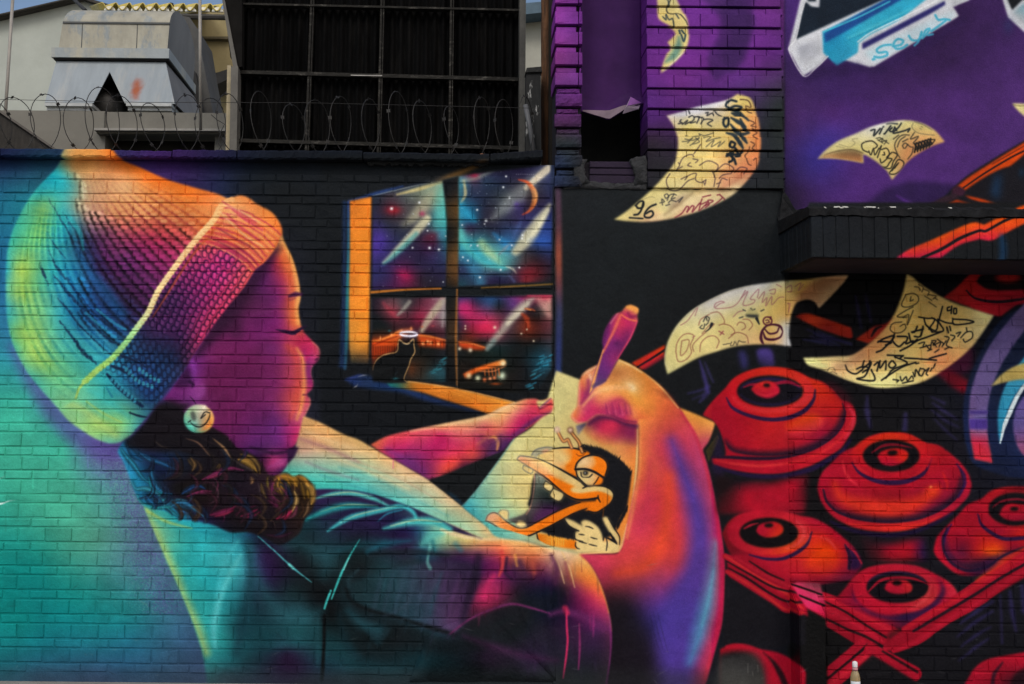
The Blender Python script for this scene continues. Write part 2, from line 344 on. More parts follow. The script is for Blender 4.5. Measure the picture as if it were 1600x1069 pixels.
# turned-up rim: stitches in rows across it
outer = path('190 690, 205 680, 227 655, 240 640, 258 615, 285 585, 302 557, 332 512, 357 480, 382 450, 400 422, 415 410, 432 387, 440 368', False)
od = np.r_[0, np.cumsum(np.hypot(*np.diff(outer, axis=0).T))]; od /= od[-1]
def outer_at(t): return np.array([np.interp(t, od, outer[:, 0]), np.interp(t, od, outer[:, 1])])
CUFF = '112 628, 125 605, 150 580, 175 560, 197 535, 212 515, 232 487, 247 455, 270 422, 290 395, 310 370, 335 342, 345 322, 357 311*, 375 305, 390 310, 400 318, 425 332, 438 350, 441 366, 432 387, 415 410, 400 422, 382 450, 357 480, 332 512, 302 557, 285 585, 258 615, 240 640, 227 655, 205 680, 190 690, 172 693, 150 686, 130 674, 108 658, 92 640'
with clip(CUFF, 0.8):
    for i in range(42):
        t = (i + 0.5) / 42
        A0 = fold_at(t); B0 = outer_at(t)
        if t < 0.13: continue
        d = B0 - A0; nrm = np.array([d[1], -d[0]]) * 0.14
        C = bez(A0, A0 + d * 0.33 + nrm * (1 if t > 0.75 else 0.5), A0 + d * 0.66 + nrm * (1 if t > 0.75 else 0.5), B0, 40)
        X, A = arc_samples(C, 10.6)
        for j in range(len(X)):
            x, y = X[j] + rng.normal(0, 0.5, 2); u = (j + 0.5) / len(X)
            base = at_px(x, y); lum = base.mean()
            if t > 0.80:
                dk, lit = np.array([0.72, 0.16, 0.32]), np.array([0.97, 0.66, 0.42])
                stitch(x + math.sin(A[j]) * 2.6, y - math.cos(A[j]) * 2.6, A[j], 9.5, 2.6, dk, 0.55 * (1 if i % 2 else 0.55))
                stitch(x - math.sin(A[j]) * 1.8, y + math.cos(A[j]) * 1.8, A[j], 7, 2.4, lit, 0.6)
            elif base[0] > base[2] * 0.80 and lum > 0.075:
                stitch(x, y, A[j] + 1.2, 5.2, 8.6, base * np.array([0.36, 0.42, 0.62]), 0.8)
                stitch(x + 0.8, y + 0.6, A[j] + 1.2, 3.8, 5.4, np.clip(base * 1.22 + 0.05, 0, 1), 0.85)
            elif t < 0.42:
                k = np.clip((0.42 - t) / 0.1, 0.25, 1) * np.clip((t - 0.16) / 0.06, 0, 1)
                stitch(x, y, A[j] + 0.9, 5.6, 8.6, '12203c', 0.55 * k)
                stitch(x, y, A[j] + 0.9, 4.4, 5.2, np.clip(base * 1.35 + np.array([0.03, 0.12, 0.16]), 0, 1), 0.62 * k)
    V(0, 480, 4)
    stroke('750 300, 830 330, 920 380', [5, 4, 2], '12203c', 1.0, 0.9)
    stroke('700 370, 780 400, 860 460', [4, 6, 3], '12203c', 1.2, 0.9)
    stroke('670 420, 740 500, 820 570, 890 620', [4, 6, 5.5, 5], '10213e', 1.2, 0.9)
    stroke('665 500, 700 560', [2, 4], '1a6f90', 1.0, 0.6)
    stroke('810 660, 870 680, 930 690', [2.5, 3.5, 2.5], '0e1a30', 0.9, 0.9)
    stroke('850 770, 890 735, 930 700', [4, 3, 2], '123a5a', 1.2, 0.8)
    for s_ in ('690 440, 770 520, 850 590', '780 380, 860 460, 960 500', '860 380, 930 430, 1010 470'):
        X, A = arc_samples(path(s_, False, 2.0), 7)
        for (x, y), a_ in zip(X, A): stitch(x, y, a_ + 1.1, 3.0, 4.6, '3a9cb8', 0.75)
    stroke('420 600, 520 640, 640 740, 720 800', [10, 12, 14, 8], 'b4d476', 8, 0.6)
    stroke('540 590, 640 660, 760 720', [3, 4, 2], 'b8d060', 2, 0.5)
    stroke('1420 10, 1330 140, 1250 260, 1210 320', [3, 3.5, 3, 1], 'd04068', 1.2, 0.8)
    stroke('560 520, 640 560, 800 680', [6, 10, 6], '3fbcb8', 6, 0.5)
V()
# rope-like fold edge
FL = '118 622, 125 605, 150 580, 175 560, 197 535, 212 515, 232 487, 247 455, 270 422, 290 395, 310 370, 335 342, 346 322, 362 312'
ropec = '118 622 a8d070,150 580 a4d46c,175 560 98d074,197 535 8ed088,212 515 a8d494,232 487 e0d8a0,247 455 f4dca0,290 395 f6d098,335 342 f4c888,360 314 f2b070'
stroke(FL, [3, 5.5, 6.5, 7, 7, 7, 7.5, 8, 9], ropec, 1.1)
P_ = path(FL, False, 2.0)
X, A = arc_samples(P_, 7.0)
for (x, y), a_ in zip(X, A):
    if y < 600: stitch(x, y, a_ + .5, 3.5, 8.5, np.clip(at_px(x, y) * 1.03, 0, 1), .9, 1.3)
    if y < 580: stitch(x + math.sin(a_) * -2.8, y + math.cos(a_) * 2.8, a_ + 0.9, 4, 1.6, at_px(x, y) * np.array([0.86, 0.62, 0.5]), 0.5)
stroke('234 492, 262 448, 290 404, 318 370, 340 346', [1.5, 3.5, 3.5, 3], 'c8582e', 1.6, 0.6, off=(5, 3))
V(0, 230, 4)
for s_ in ('1390 340, 1450 380, 1520 420, 1600 470', '1420 420, 1480 480, 1560 540, 1620 580', '1450 390, 1530 450, 1640 520'):
    stroke(s_, [2, 4.5, 3], 'c2285a', 1.4, 0.6)
for s_ in ('1400 360, 1500 400, 1620 470', '1380 410, 1440 470, 1540 560, 1640 620'):
    stroke(s_, [3, 3, 2], 'f8c890', 1.4, 0.6)
for s_ in ('1350 500, 1450 560, 1560 620, 1640 700', '1300 560, 1420 620, 1540 700, 1620 790', '1480 620, 1560 680, 1610 740'):
    stroke(s_, [1.5, 3.5, 3, 1.5], '7a1c44', 1.3, 0.55)
V()

# ---- face in profile
FACE = '440 366*, 447 384, 455 400, 463 425, 468 450, 469 466, 466 480, 467 495, 471 511, 476 521, 487 532, 498 543, 501 551, 499 560, 494 567, 489 571, 486 578, 486 587, 489 597, 489 605, 484 612, 479 617, 484 622, 485 630, 481 640, 477 648, 474 656, 474 666, 471 678, 465 690, 459 699, 461 706*, 447 730, 432 748, 415 762, 380 760, 330 690, 280 640, 255 625*, 285 585, 302 557, 332 512, 357 480, 382 450, 400 422, 415 410, 432 387'
fill(FACE,
 '443 392 f09c52,436 402 d8503a,424 404 902a58,455 420 f2944a,446 432 d04848,434 440 9a3060,420 430 6a2460,464 466 f4b070,455 470 e06840,447 462 b83c58,438 466 8a2c68,425 470 6c2668,410 480 5e2458,380 500 6a2260,350 520 6a2058,386 462 3a1c38,366 492 3a1838,'
 '330 550 6a2058,350 560 701f58,320 600 6a1f58,350 620 6e1f58,380 650 6a1f60,380 600 701f5c,400 560 702058,420 540 742664,410 600 76245e,420 640 722666,425 680 662672,440 500 9a2f70,456 500 e0683a,464 500 f2984a,440 530 a83070,454 545 c04450,'
 '472 530 b82450,485 545 b82a5c,495 552 d0486a,478 560 90266a,480 590 8a2468,484 600 a62c68,458 580 b44054,457 620 c44848,448 645 a43c60,458 668 b02c6a,440 690 742878,462 688 c8306a,420 700 56245c,432 660 6c2a74,400 690 5a2470,'
 '300 575 742884,310 600 843488,283 612 7c2a7a,300 625 703078,340 660 681c54,370 690 5c1c58,410 715 301030,440 735 3a1848,430 722 c03878,445 708 5c1a50,360 640 6c1e56,392 540 742062,430 600 862a6e,436 560 942e70,470 650 d06078', b=0.9, sm=6, pw=2.3)
with clip(FACE, 0.6):
    stroke('464 545, 472 560, 475 585, 474 610, 470 636, 464 655', [3, 7, 8, 8, 6, 3], 'f0a058', 4.5, 0.85)
    stroke('448 540, 460 552, 466 575, 466 605, 462 632, 455 652', [4, 9, 11, 11, 9, 4], 'e0583c', 8, 0.6)
    stroke('441 388, 451 410, 457 440, 459 475, 460 505', [6, 11, 12, 11, 7], 'e8663c', 9, 0.7)
    stroke('445 384, 455 402, 463 428, 467 455, 465 485, 466 505', [4, 7, 9, 9, 8, 5], 'f8b060', 5, 0.9)
    stroke('487 533, 499 545, 501 553', [1.5, 3, 2], 'e88a80', 1.6, 0.8)
    stroke('473 512, 481 528, 483 545, 478 562', [4, 6, 7, 4], 'c0265a', 4, 0.6)
    stroke('488 572, 486 582, 490 598', [1.5, 2, 2], 'e89088', 1.2, 0.7)
    stroke('484 622, 485 631, 480 642, 476 654', [2, 3, 3, 2], 'e8907c', 1.4, 0.8)
    stroke('492 563, 496 560, 494 566', [1.5, 2.5, 1.5], '3a1030', 1, 0.9)
    glow(480, 580, 5, 14, '7a2064', 0.6)
    stroke('474 617, 481 617', [2, 1.5], '4a1030', 1.2, 0.8)
    fill('345 480, 375 478, 378 530, 352 520, 335 530', '2e1530', 7, 0.75)
    stroke('432 390, 405 426, 372 468, 345 505, 310 552', [10, 22, 26, 22, 10], '2a122c', 9, 0.8)
    glow(425, 660, 12, 40, '6c34a0', 0.25)
    glow(425, 545, 16, 12, '7a34a0', 0.25)
    glow(406, 400, 14, 14, '3c1838', 0.5)
    fill('330 560, 395 450, 436 430, 444 500, 440 560, 438 640, 430 690, 380 690, 325 640', '5a1848', 14, .4)
    # ear
    stroke('290 560, 300 566, 303 580, 300 592', [3, 8, 9, 5], '8a3aa0', 4, 0.8)
    stroke('296 596, 302 602, 300 606', [4, 5, 3], '2c1038', 2, 0.9)
    fill('268 612, 284 600, 300 606, 318 600, 320 614, 308 626, 290 630, 272 628', '318 606 984494,300 618 88388c,280 612 702470,290 626 6c2a74', 2.5, 0.9)
    fill('282 570, 296 578, 300 600, 280 606, 268 600, 270 585', '2a1134', 3.5, 0.8)
# closed eye and brow
stroke('431 515, 445 518, 458 520, 470 514, 479 509', [0.8, 4.5, 6.5, 5, 1.2], '231032', 1.1, 0.95)
stroke('456 520, 462 523', [3, 1], '231032', 1, 0.8)
stroke('452 463, 462 460, 471 460', [4, 8, 4], '44184a', 2.4, 0.9)
stroke('453 469, 462 466', [2, 1], '6a2050', 1.5, 0.6)

# ---------------------------------------------------------------- window with night sky, cat, arms, shirt, paper with cartoon
V()
fill('500 245*, 1228 245*, 1228 1110*, 500 1110*', '520 300 14181c,700 260 15191d,880 300 1b1f23,1000 350 1a1f22,1100 400 171b1e,1220 320 1c2023,900 500 161a1d,560 620 12151a,700 640 101317,1000 560 14171a,1200 500 121518,800 900 12141a,1150 1000 13141c,1180 800 101116', 4, 1.0)
# glow along the seam of the two walls
stroke('870 250, 873 330, 873 400, 874 480, 873 560, 872 600', [10, 9, 10, 10, 10, 9], '870 250 2a3a70,873 290 4a3a50,873 350 5a3a48,873 400 a0503c,873 440 7a4448,873 480 3a3a58,873 540 2a3468,872 590 2a3a70', 4, 0.95)
V(540, 240, 4.706)
# galaxy behind the upper panes
UP = '200 312*, 690 205*, 820 165*, 1525 78*, 1515 945*, 740 985*, 195 1005*'
fill(UP, '240 350 242836,330 400 4a2434,300 500 2a2c3c,420 330 4c5056,520 290 707a6c,640 260 88a690,690 300 68b0a0,690 420 50a8a4,690 550 409aa0,600 420 3a3c48,480 450 4c4c50,250 620 40307c,220 700 483488,300 750 302c60,420 620 262c44,560 600 342c44,650 620 50243c,720 650 2a5a70,430 900 7a1c4c,330 900 3a2250,520 800 2c2244,640 780 302a54,700 900 241f3a,560 930 2c2030,240 900 2c2a58,'
 '870 200 3a7088,930 160 7a2844,1000 180 3a4460,900 300 2a3c58,1050 250 1f2c44,1150 200 1f2640,1300 140 2a2648,1400 120 42446c,860 420 2880a4,920 470 2078a0,1000 420 222c44,1150 430 343a4a,1200 330 4a5058,1260 380 3a3464,1350 280 3a3438,1450 350 2a2440,1480 250 2a3050,860 600 4aa0a8,900 650 3aa0ac,1000 620 306c7c,1060 760 7cbcA0,980 760 40a8b8,1140 800 5cb0a8,1190 660 2f78b0,1100 600 2a3c58,1000 500 24283c,1300 600 3a4a70,1440 640 2a4c98,1300 720 40444c,1400 750 241e2c,1350 870 4c1c28,1450 850 3a1c28,1250 900 2a2840,1100 900 262a4c,960 880 2c4c70,860 850 2a3458,850 950 1f4050,1000 950 2a2c44,1480 930 221c24,1250 480 2e2a4c,900 550 30203c'.replace('A0', 'a0'), 1.0, 1, 4)
with clip(UP, 0.8):
    for s_, w_, c_, b_, a_ in (
      ('380 300, 520 265, 690 205', [2, 6, 9], 'd8c888', 2.5, .85), ('690 230, 600 370, 520 470, 430 520', [10, 24, 22, 6], 'a8a88c', 9, .55), ('640 300, 560 400, 480 480', [8, 16, 10], 'c8c09c', 6, .35),
      ('600 480, 520 570, 430 660, 340 750, 280 800', [12, 13, 11, 9, 3], 'd8d4b0', 4, .85), ('520 590, 420 690, 320 780, 280 810', [5, 8, 8, 3], '3a9aa0', 5, .7),
      ('870 200, 880 300, 850 360', [3, 5, 2], 'd8c890', 2.5, .75), ('860 200, 960 180, 1090 120', [5, 6, 4], '98a89c', 4, .6), ('1525 80, 1400 180, 1290 290, 1180 390, 1080 480', [14, 15, 22, 20, 6], '8c9494', 8, .6), ('1525 80, 1420 170, 1330 250', [12, 11, 8], 'f0e4c8', 3, .85),
      ('1500 380, 1420 500, 1340 620, 1250 720', [4, 16, 22, 12], 'd0cca8', 5, .85), ('1490 420, 1400 560, 1330 650', [3, 8, 6], 'f0ecc8', 4, .7), ('850 380, 890 440, 950 490', [8, 10, 4], '2a98c0', 6, .8), ('840 580, 860 640, 920 720, 1010 790, 1130 830, 1180 840', [12, 8, 6, 6, 5, 2], '5cc0b8', 5, .75),
      ('1000 660, 1060 740, 1130 820', [12, 14, 6], 'a8d0a0', 6, .8), ('940 720, 1040 790, 1150 840', [8, 14, 6], '3ab0c4', 6, .7), ('890 780, 960 880, 990 950', [4, 14, 16], '3a7ca0', 8, .7), ('1090 590, 1150 640, 1195 670', [3, 8, 5], '2f86c0', 5, .8), ('1130 740, 1180 690, 1210 660', [2, 5, 2], '8c8c94', 3, .6), ('1180 830, 1230 850, 1255 880', [1, 4, 1], 'c0c8b8', 1.5, .8), ('1190 880, 1240 940', [1, 4], '4a5c88', 3, .6), ('1230 620, 1260 560, 1290 500', [2, 5, 2], '4a64a0', 5, .6)):
        stroke(s_, w_, c_, b_, a_)
    glow(690, 300, 50, 120, '74b8a4', .55); glow(690, 470, 44, 100, '52aca8', .6); glow(700, 590, 40, 50, '3a8cac', .6)
    glow(350, 415, 60, 36, 'b02030', .8); glow(336, 403, 14, 14, 'ffffff', 1); glow(560, 440, 26, 22, 'b03060', .7); glow(430, 890, 70, 40, 'b01c50', .6, 30); glow(950, 155, 30, 24, 'c03458', .7); glow(1340, 880, 110, 60, '7a1c28', .7); glow(1330, 930, 60, 30, 'a02c34', .5)
    glow(1440, 640, 90, 34, '2f5cb8', .6); glow(1258, 375, 24, 28, '54408c', .8); glow(250, 650, 60, 120, '4a34a0', .45)
    glow(620, 610, 70, 30, '5a2038', .7, -20)
    stroke('1270 192, 1340 215, 1388 290, 1385 360, 1350 420, 1300 450', [1, 5, 9, 9, 5, 1], '1270 192 d84c34,1340 215 e8683c,1388 290 f0b070,1385 360 ee8a44,1300 450 c84430', 2.2, 1)
    stroke('1340 240, 1360 300, 1350 380, 1310 430', [4, 12, 12, 4], '2a2024', 5, .5)
    for k in range(105):
        x, y = (rng.uniform(210, 740), rng.uniform(300, 980)) if rng.random() < .4 else (rng.normal(1000, 120), rng.normal(560, 200))
        glow(x, y, rng.uniform(2.5, 5), rng.uniform(2.5, 5), 'c8dce8', rng.uniform(.25, .9))
    for x, y, r in ((1178, 165, 9), (1157, 245, 9), (965, 412, 9), (1030, 490, 13), (615, 692, 12), (684, 705, 12), (735, 310, 9), (1220, 672, 9), (1298, 598, 9), (1295, 622, 8), (985, 908, 9), (1138, 853, 9), (968, 675, 9), (920, 672, 7), (855, 523, 7), (610, 515, 8), (600, 565, 7), (735, 605, 7), (1203, 322, 9), (860, 760, 8), (490, 690, 9), (1275, 835, 8), (540, 358, 10), (715, 942, 6), (897, 785, 8), (1130, 630, 8), (1020, 515, 7)):
        glow(x, y, r, r, 'f0f8ff', 1)
    for sx in np.linspace(1255, 1380, 9): glow(sx, 150 + rng.normal(0, 2), 4, 4, 'd0d0e0', .6)
# frame
stroke('200 310, 430 255, 640 210', [1.5, 2, 1], 'c8c8b0', .8, .7)
fill('200 306*, 640 196*, 1000 60*, 1060 60*, 830 165, 700 205', '200 306 2a4a90,400 260 24386a,600 212 3a4450,760 180 7a5a34,900 130 7a5428,1030 70 6a4a28', 2.2, .85)
stroke('25 350, 100 330, 200 300, 420 240', [3, 5, 5, 2], '2a4684', 3, .8)
fill('30 350*, 190 318*, 183 700, 178 1035*, 170 1500, 165 1545*, 40 1540*, 25 1400, 20 1035*, 28 700', '100 340 e8842a,40 400 e07c28,180 380 ea8428,100 600 ee8a2a,60 900 e08028,160 900 f0902c,90 1100 ec8c2c,150 1300 f0922c,60 1300 e09034,100 1440 d88c34,100 1520 8a6438,150 1540 4a3a2a,50 1540 3c4038', 1.0)
fill('60 1480*, 170 1480*, 160 1570*, 40 1570*', '14171b', 8, .75)
stroke('20 360, 20 700, 12 1035, 5 1400, -5 1580', [3, 4, 5, 6, 5], '20 360 2a4c90,20 600 2a6a90,12 1035 2a8a90,0 1400 2a6a78,-5 1580 244a6a', 2.2, .85)
stroke('-8 360, -12 900, -22 1400, -30 1560', [5, 6, 7, 8], '1c3a70', 4, .6)
fill('712 195*, 830 165*, 832 500, 818 1700*, 740 1700*, 738 980, 742 500', '730 300 15181a,790 300 201c1a,815 400 5a4020,818 700 604424,812 900 5a3c20,770 600 131517,760 1000 121416,800 1300 3a2a1c,750 1500 101214', 1.0)
fill('190 1004*, 740 985*, 1525 945*, 1530 1070*, 820 1060*, 190 1085*', '14181b', 1.0)
stroke('192 1020, 420 1003, 700 992', [4, 3, 2.5], 'c8782c', 1, .9); stroke('1000 988, 1250 976, 1520 960', [2.5, 3, 2.5], '7a5a28', 1.1, .9); stroke('715 1040, 1100 1042, 1525 1030', 1, '26302f', 1, .7)
stroke('820 1000, 812 1400, 820 1700', [3, 4, 3], 'a8682c', 1.6, .7)
V(540, 440, 4.706)
LO = '190 118*, 740 112*, 740 740*, 190 735*'; RO = '822 110*, 1520 98*, 1520 640*, 1400 840*, 822 780*'
with clip(LO, .8):
    fill(LO, '220 150 241a28,300 180 6a3a44,350 220 8a3444,420 180 4a4448,500 160 3a2430,620 140 7a3a50,540 260 8a2440,480 300 4a1c2c,620 320 6a2a3c,700 250 8a7c80,250 280 16181c,300 330 14181c,200 350 14181a,700 360 4a2430,600 400 1a1c1c,400 550 121416,650 560 141618,500 640 3a2418,680 680 1f3c44,250 650 101216,250 480 b03c14,300 700 121418', 2, 1, 4)
    stroke('470 150, 420 210, 380 250', [6, 6, 3], '98948c', 3, .8); stroke('715 140, 660 210, 610 280, 560 360', [10, 11, 11, 7], 'b8ac94', 4, .85); stroke('715 130, 640 130', [3, 2], 'b08890', 2, .6); stroke('720 140, 718 240, 712 330', [4, 5, 3], 'b0a8a8', 3, .6); stroke('280 160, 340 230, 380 270', [4, 7, 4], 'a83c4c', 4, .6)
    fill('188 430*, 260 425, 340 390, 400 360, 470 350, 500 340*, 480 370, 420 400, 400 420, 385 480, 300 530, 230 540, 190 570*', '190 440 d84a18,300 420 e05a1c,400 370 f07430,250 500 c84014,350 480 a83812,200 540 a03010', 1.8, .95)
    stroke('192 440, 250 430, 330 400, 400 365', [2, 3, 3, 3], 'f08a3c', 1.5, .8); stroke('200 470, 300 430, 390 400', [1, 2, 1], '6a1c0c', 1.2, .7)
    for x in range(205, 380, 17): stroke('%d 480, %d 545' % (x, x), [2, 1], '3a1408', 1.2, .7)
    for x, y in ((255, 412), (335, 390), (410, 362), (480, 345)): glow(x, y, 10, 16, 'f8a060', .8)
    fill('530 390*, 600 400, 680 420, 735 440*, 735 490*, 640 480, 540 470*', 'd84c18', 2, .9)
    stroke('535 395, 620 405, 735 432', [3, 3, 2], 'f08038', 1.4, .8)
    for x, y in ((566, 452), (625, 448), (600, 440), (680, 455)): glow(x, y, 14, 14, 'f4b070', .9)
    for x in (545, 590, 640, 660, 700, 720): stroke('%d 440, %d 490' % (x, x), [2, 1], '4a1808', 1, .7)
    fill('590 680*, 640 660, 735 640*, 735 690*, 620 690*', '2a5a68', 4, .8)
    for k in range(26):
        y = rng.uniform(560, 690); x = 600 + (690 - y) * .8 + rng.uniform(0, 60); stroke('%f %f, %f %f' % (x, y, x + 28, y - 8), [1, 1.6], '2f8090', 1, .6)
    glow(560, 330, 14, 8, 'd06a4a', .7); glow(640, 325, 16, 10, 'b04a50', .6); glow(320, 360, 14, 8, '2a7a7c', .7); glow(480, 640, 30, 60, '5a3018', .6)
with clip(RO, .8):
    fill(RO, '850 140 5a3068,860 180 b02c64,900 240 b0285c,1000 330 c02450,1080 340 c83858,840 300 3a2440,960 150 34284a,1060 150 2c4a78,1130 180 1a1e28,1230 170 5a3474,1350 120 9a2c50,1450 120 a83048,1390 160 4a2838,1480 160 b88a80,1480 300 5a2c34,1400 250 1a1416,1300 250 3a2024,1330 330 7a2c1c,1200 330 4c3440,1000 450 1a1c1c,1100 480 16282a,1250 450 14171a,1400 450 14181a,900 420 5a2418,850 500 16181a,850 620 1a1410,1300 620 131518,1440 600 1c4c60,1450 700 15242c,1200 700 181614,1300 760 111316,950 600 141414', 2, 1, 4)
    glow(880, 190, 60, 50, 'd02c78', .6); glow(1040, 340, 80, 40, 'd42450', .7); glow(960, 270, 60, 40, 'a82a5c', .6)
    stroke('1380 120, 1300 190, 1220 270, 1160 350, 1100 420, 1040 490', [6, 15, 14, 12, 10, 5], 'a8a094', 5, .85); stroke('1340 160, 1260 240, 1190 310', [5, 8, 6], 'd8d0b8', 3, .7); stroke('1090 440, 1040 500', [8, 4], '6a8c8c', 4, .6)
    stroke('1345 100, 1520 105', [6, 5], 'c83858', 3, .8); stroke('1420 130, 1470 190, 1500 250', [8, 10, 6], 'c89088', 6, .7)
    fill('825 440*, 900 450, 1020 480*, 1025 500*, 960 500, 840 485*', 'd8481c', 2, .95); stroke('830 445, 920 455, 1020 485', [2, 3, 2], 'f08040', 1.4, .8)
    for x, y, r in ((835, 492, 16), (915, 502, 18), (878, 325, 8), (878, 345, 8), (1095, 335, 14), (1290, 382, 9), (1380, 435, 9), (1330, 350, 8)): glow(x, y, r, r, 'f0e0c0', .9)
    stroke('1300 240, 1330 270, 1345 330', [4, 8, 4], 'a83c20', 3, .8); stroke('1320 200, 1370 205, 1390 215', [2, 3, 2], 'c05830', 1.5, .8); stroke('1330 200, 1360 210', [1, 2], 'f0a050', 1, .8)
    fill('862 680*, 920 650, 1000 620, 1100 590, 1165 572*, 1180 600, 1160 620*, 1060 640, 960 670, 880 710*', '870 690 d85018,1000 630 e86c24,1100 600 f07c30,1160 585 f4a050', 1.6, .95)
    for x, y, r, c_ in ((903, 690, 26, 'ffd8a0'), (970, 708, 24, 'd8d8b0'), (1145, 690, 34, 'd8e8c8'), (1155, 600, 24, 'f8e8b8'), (1020, 720, 18, 'e87848'), (1060, 712, 16, 'f09868'), (1092, 705, 16, 'e8804c')): glow(x, y, r, r, c_, .95)
    for x in (1020, 1050, 1075, 1100, 1125): stroke('%d 640, %d 690' % (x, x + 6), [2, 1.5], 'c05a24', 1.2, .9)
    stroke('985 660, 1080 660, 1180 620', [1, 2, 1], 'd8804c', 1, .8); glow(1100, 750, 44, 12, 'b04818', .7)
    for k in range(34):
        y = rng.uniform(540, 800); x = 1500 - (y - 540) * .5 + rng.uniform(-70, 10); stroke('%f %f, %f %f' % (x, y, x + 34, y - 14), [1, 2], '2a88a8' if k % 3 else '3fa8c0', 1.1, .75 if y < 640 or y > 720 else .3)
stroke('822 112, 822 780', 1, '8a8078', .8, .5); stroke('192 130, 192 380', 1, '706870', .8, .5); stroke('735 112, 735 330', 1.2, 'a8a0a0', .8, .5); stroke('1518 100, 1520 380', 1, '8a5058', .8, .4)
# sill
fill('0 720*, 100 690, 160 690, 300 745*, 420 770, 700 870, 860 915*, 1060 975*, 940 960, 800 925, 600 880, 400 815, 200 790, 60 770*', '20 720 1c3470,150 730 20345c,300 770 1a3a70,500 820 20386c,700 880 1c2f5c,900 940 18264a,1050 970 141c30', 2.5, .9)
fill('300 745*, 440 735, 480 735, 700 765, 900 805, 1100 855, 1245 890*, 1160 930, 1060 975*, 860 910, 700 860, 560 815, 430 790, 330 775*', '320 760 1f7a80,400 768 3a6a58,480 760 b87428,600 775 d87c24,700 790 e88c30,720 840 d87824,850 830 ec9030,850 880 d47420,1000 860 ee9030,1000 930 e07c28,1150 890 f09a38,560 800 c06c20', 1.0)
stroke('460 735, 700 768, 950 818, 1240 888', [1.5, 2, 2, 2], 'f4b468', 1, .7); stroke('640 838, 780 800, 1080 920', [1, 1, 1], 'b86420', 1, .5)
stroke('130 690, 100 690, 40 712, 0 722', [1, 4, 5, 3], '2c3c78', 2, .8); stroke('90 700, 130 690, 160 688', [.6, 1.5, .6], 'b8b8c0', 1, .7); stroke('60 780, 85 765, 90 752', [1, 1.6, .6], 'c8c0b8', .9, .7)
# cat
CAT = '200 735*, 198 680, 205 620, 230 575, 270 545, 320 530, 370 520, 385 495, 385 465, 395 425*, 430 448, 460 452, 500 420*, 503 470, 508 520, 480 570, 465 620, 440 680, 430 720, 460 745*, 330 745'
fill(CAT, '0f1113', 1.0); stroke('200 650, 205 620, 230 575, 270 545, 320 530, 370 520, 385 495, 385 465, 395 428, 430 452, 460 456, 498 422, 503 470, 508 520, 480 570, 465 620, 440 680, 430 720, 458 743', [.6, .9, 1.4, 1.6, 1.4, 1.2, 1.3, 1.4, 1.4, 1.3, 1.6, 1.7, 1.4, 1.3, 1.2, .8], 'd0a468', .8, .9)
stroke('395 430, 430 455, 460 458, 495 428', [1, 2, 2, 1], 'f4d8a8', 1, .6); glow(365, 712, 26, 12, '2a6a74', .8); stroke('360 690, 380 665', 1, '34424a', 1, .8)
stroke(ell(464, 386, 62, 15, 2), [3, 3.5, 3, 3.5, 3], 'f4f4f8', .9); stroke(ell(464, 386, 62, 15, 2), 7, 'c8b8e8', 4, .25)
for k in range(16): stroke('%d %d, %d %d' % (560 + k * 9, 920 + k * 6 % 30, 572 + k * 9, 926 + k * 6 % 30), .8, '343a3c', .8, .5)

# ---- shirt / cloak
V()
fill('474 650*, 500 660, 540 680, 560 687, 595 707, 630 726, 670 750, 700 773, 728 796, 759 820, 790 842*, 760 850, 700 850, 600 840, 480 840, 440 790, 430 760, 447 730, 460 706*',
 '485 668 e4b070,520 688 e6b478,560 698 e8bc7c,600 720 e0bc84,640 745 dcc094,700 785 d4c094,760 826 dcbc84,480 690 d0a080,500 700 d8ae84,470 706 c4a088,470 720 98b4a0,500 722 a0c0a8,455 740 48b8a8,480 750 42bcb0,520 748 5cc2b0,560 738 80c4b0,600 745 b0c4a4,580 772 44b8b8,620 772 70c0b4,660 790 80c4b4,700 808 98c8a8,740 832 acc8a0,540 715 c4bc98,630 755 c0c4a0,680 780 b4c4a0', 1.0, 1, 6)
for s_, w_, c_, b_, a_ in (('470 686, 510 700, 560 722', [3, 6, 2], '9a6470', 5, .6), ('478 722, 510 735, 560 750', [2, 5, 2], '80687a', 4, .5), ('480 676, 530 694, 580 712', [3, 6, 3], 'f4d098', 5, .6), ('520 715, 580 738, 640 765', [2, 4, 2], 'e4d0a0', 4, .6), ('500 742, 560 762, 600 780', [2, 3, 2], '3a9aa4', 3, .5), ('530 730, 590 752, 650 782, 700 806', [2, 3, 3, 2], '58b0ac', 3.5, .5), ('560 722, 620 745, 690 785', [2, 3, 2], 'c89878', 3, .35)):
    stroke(s_, w_, c_, b_, a_)
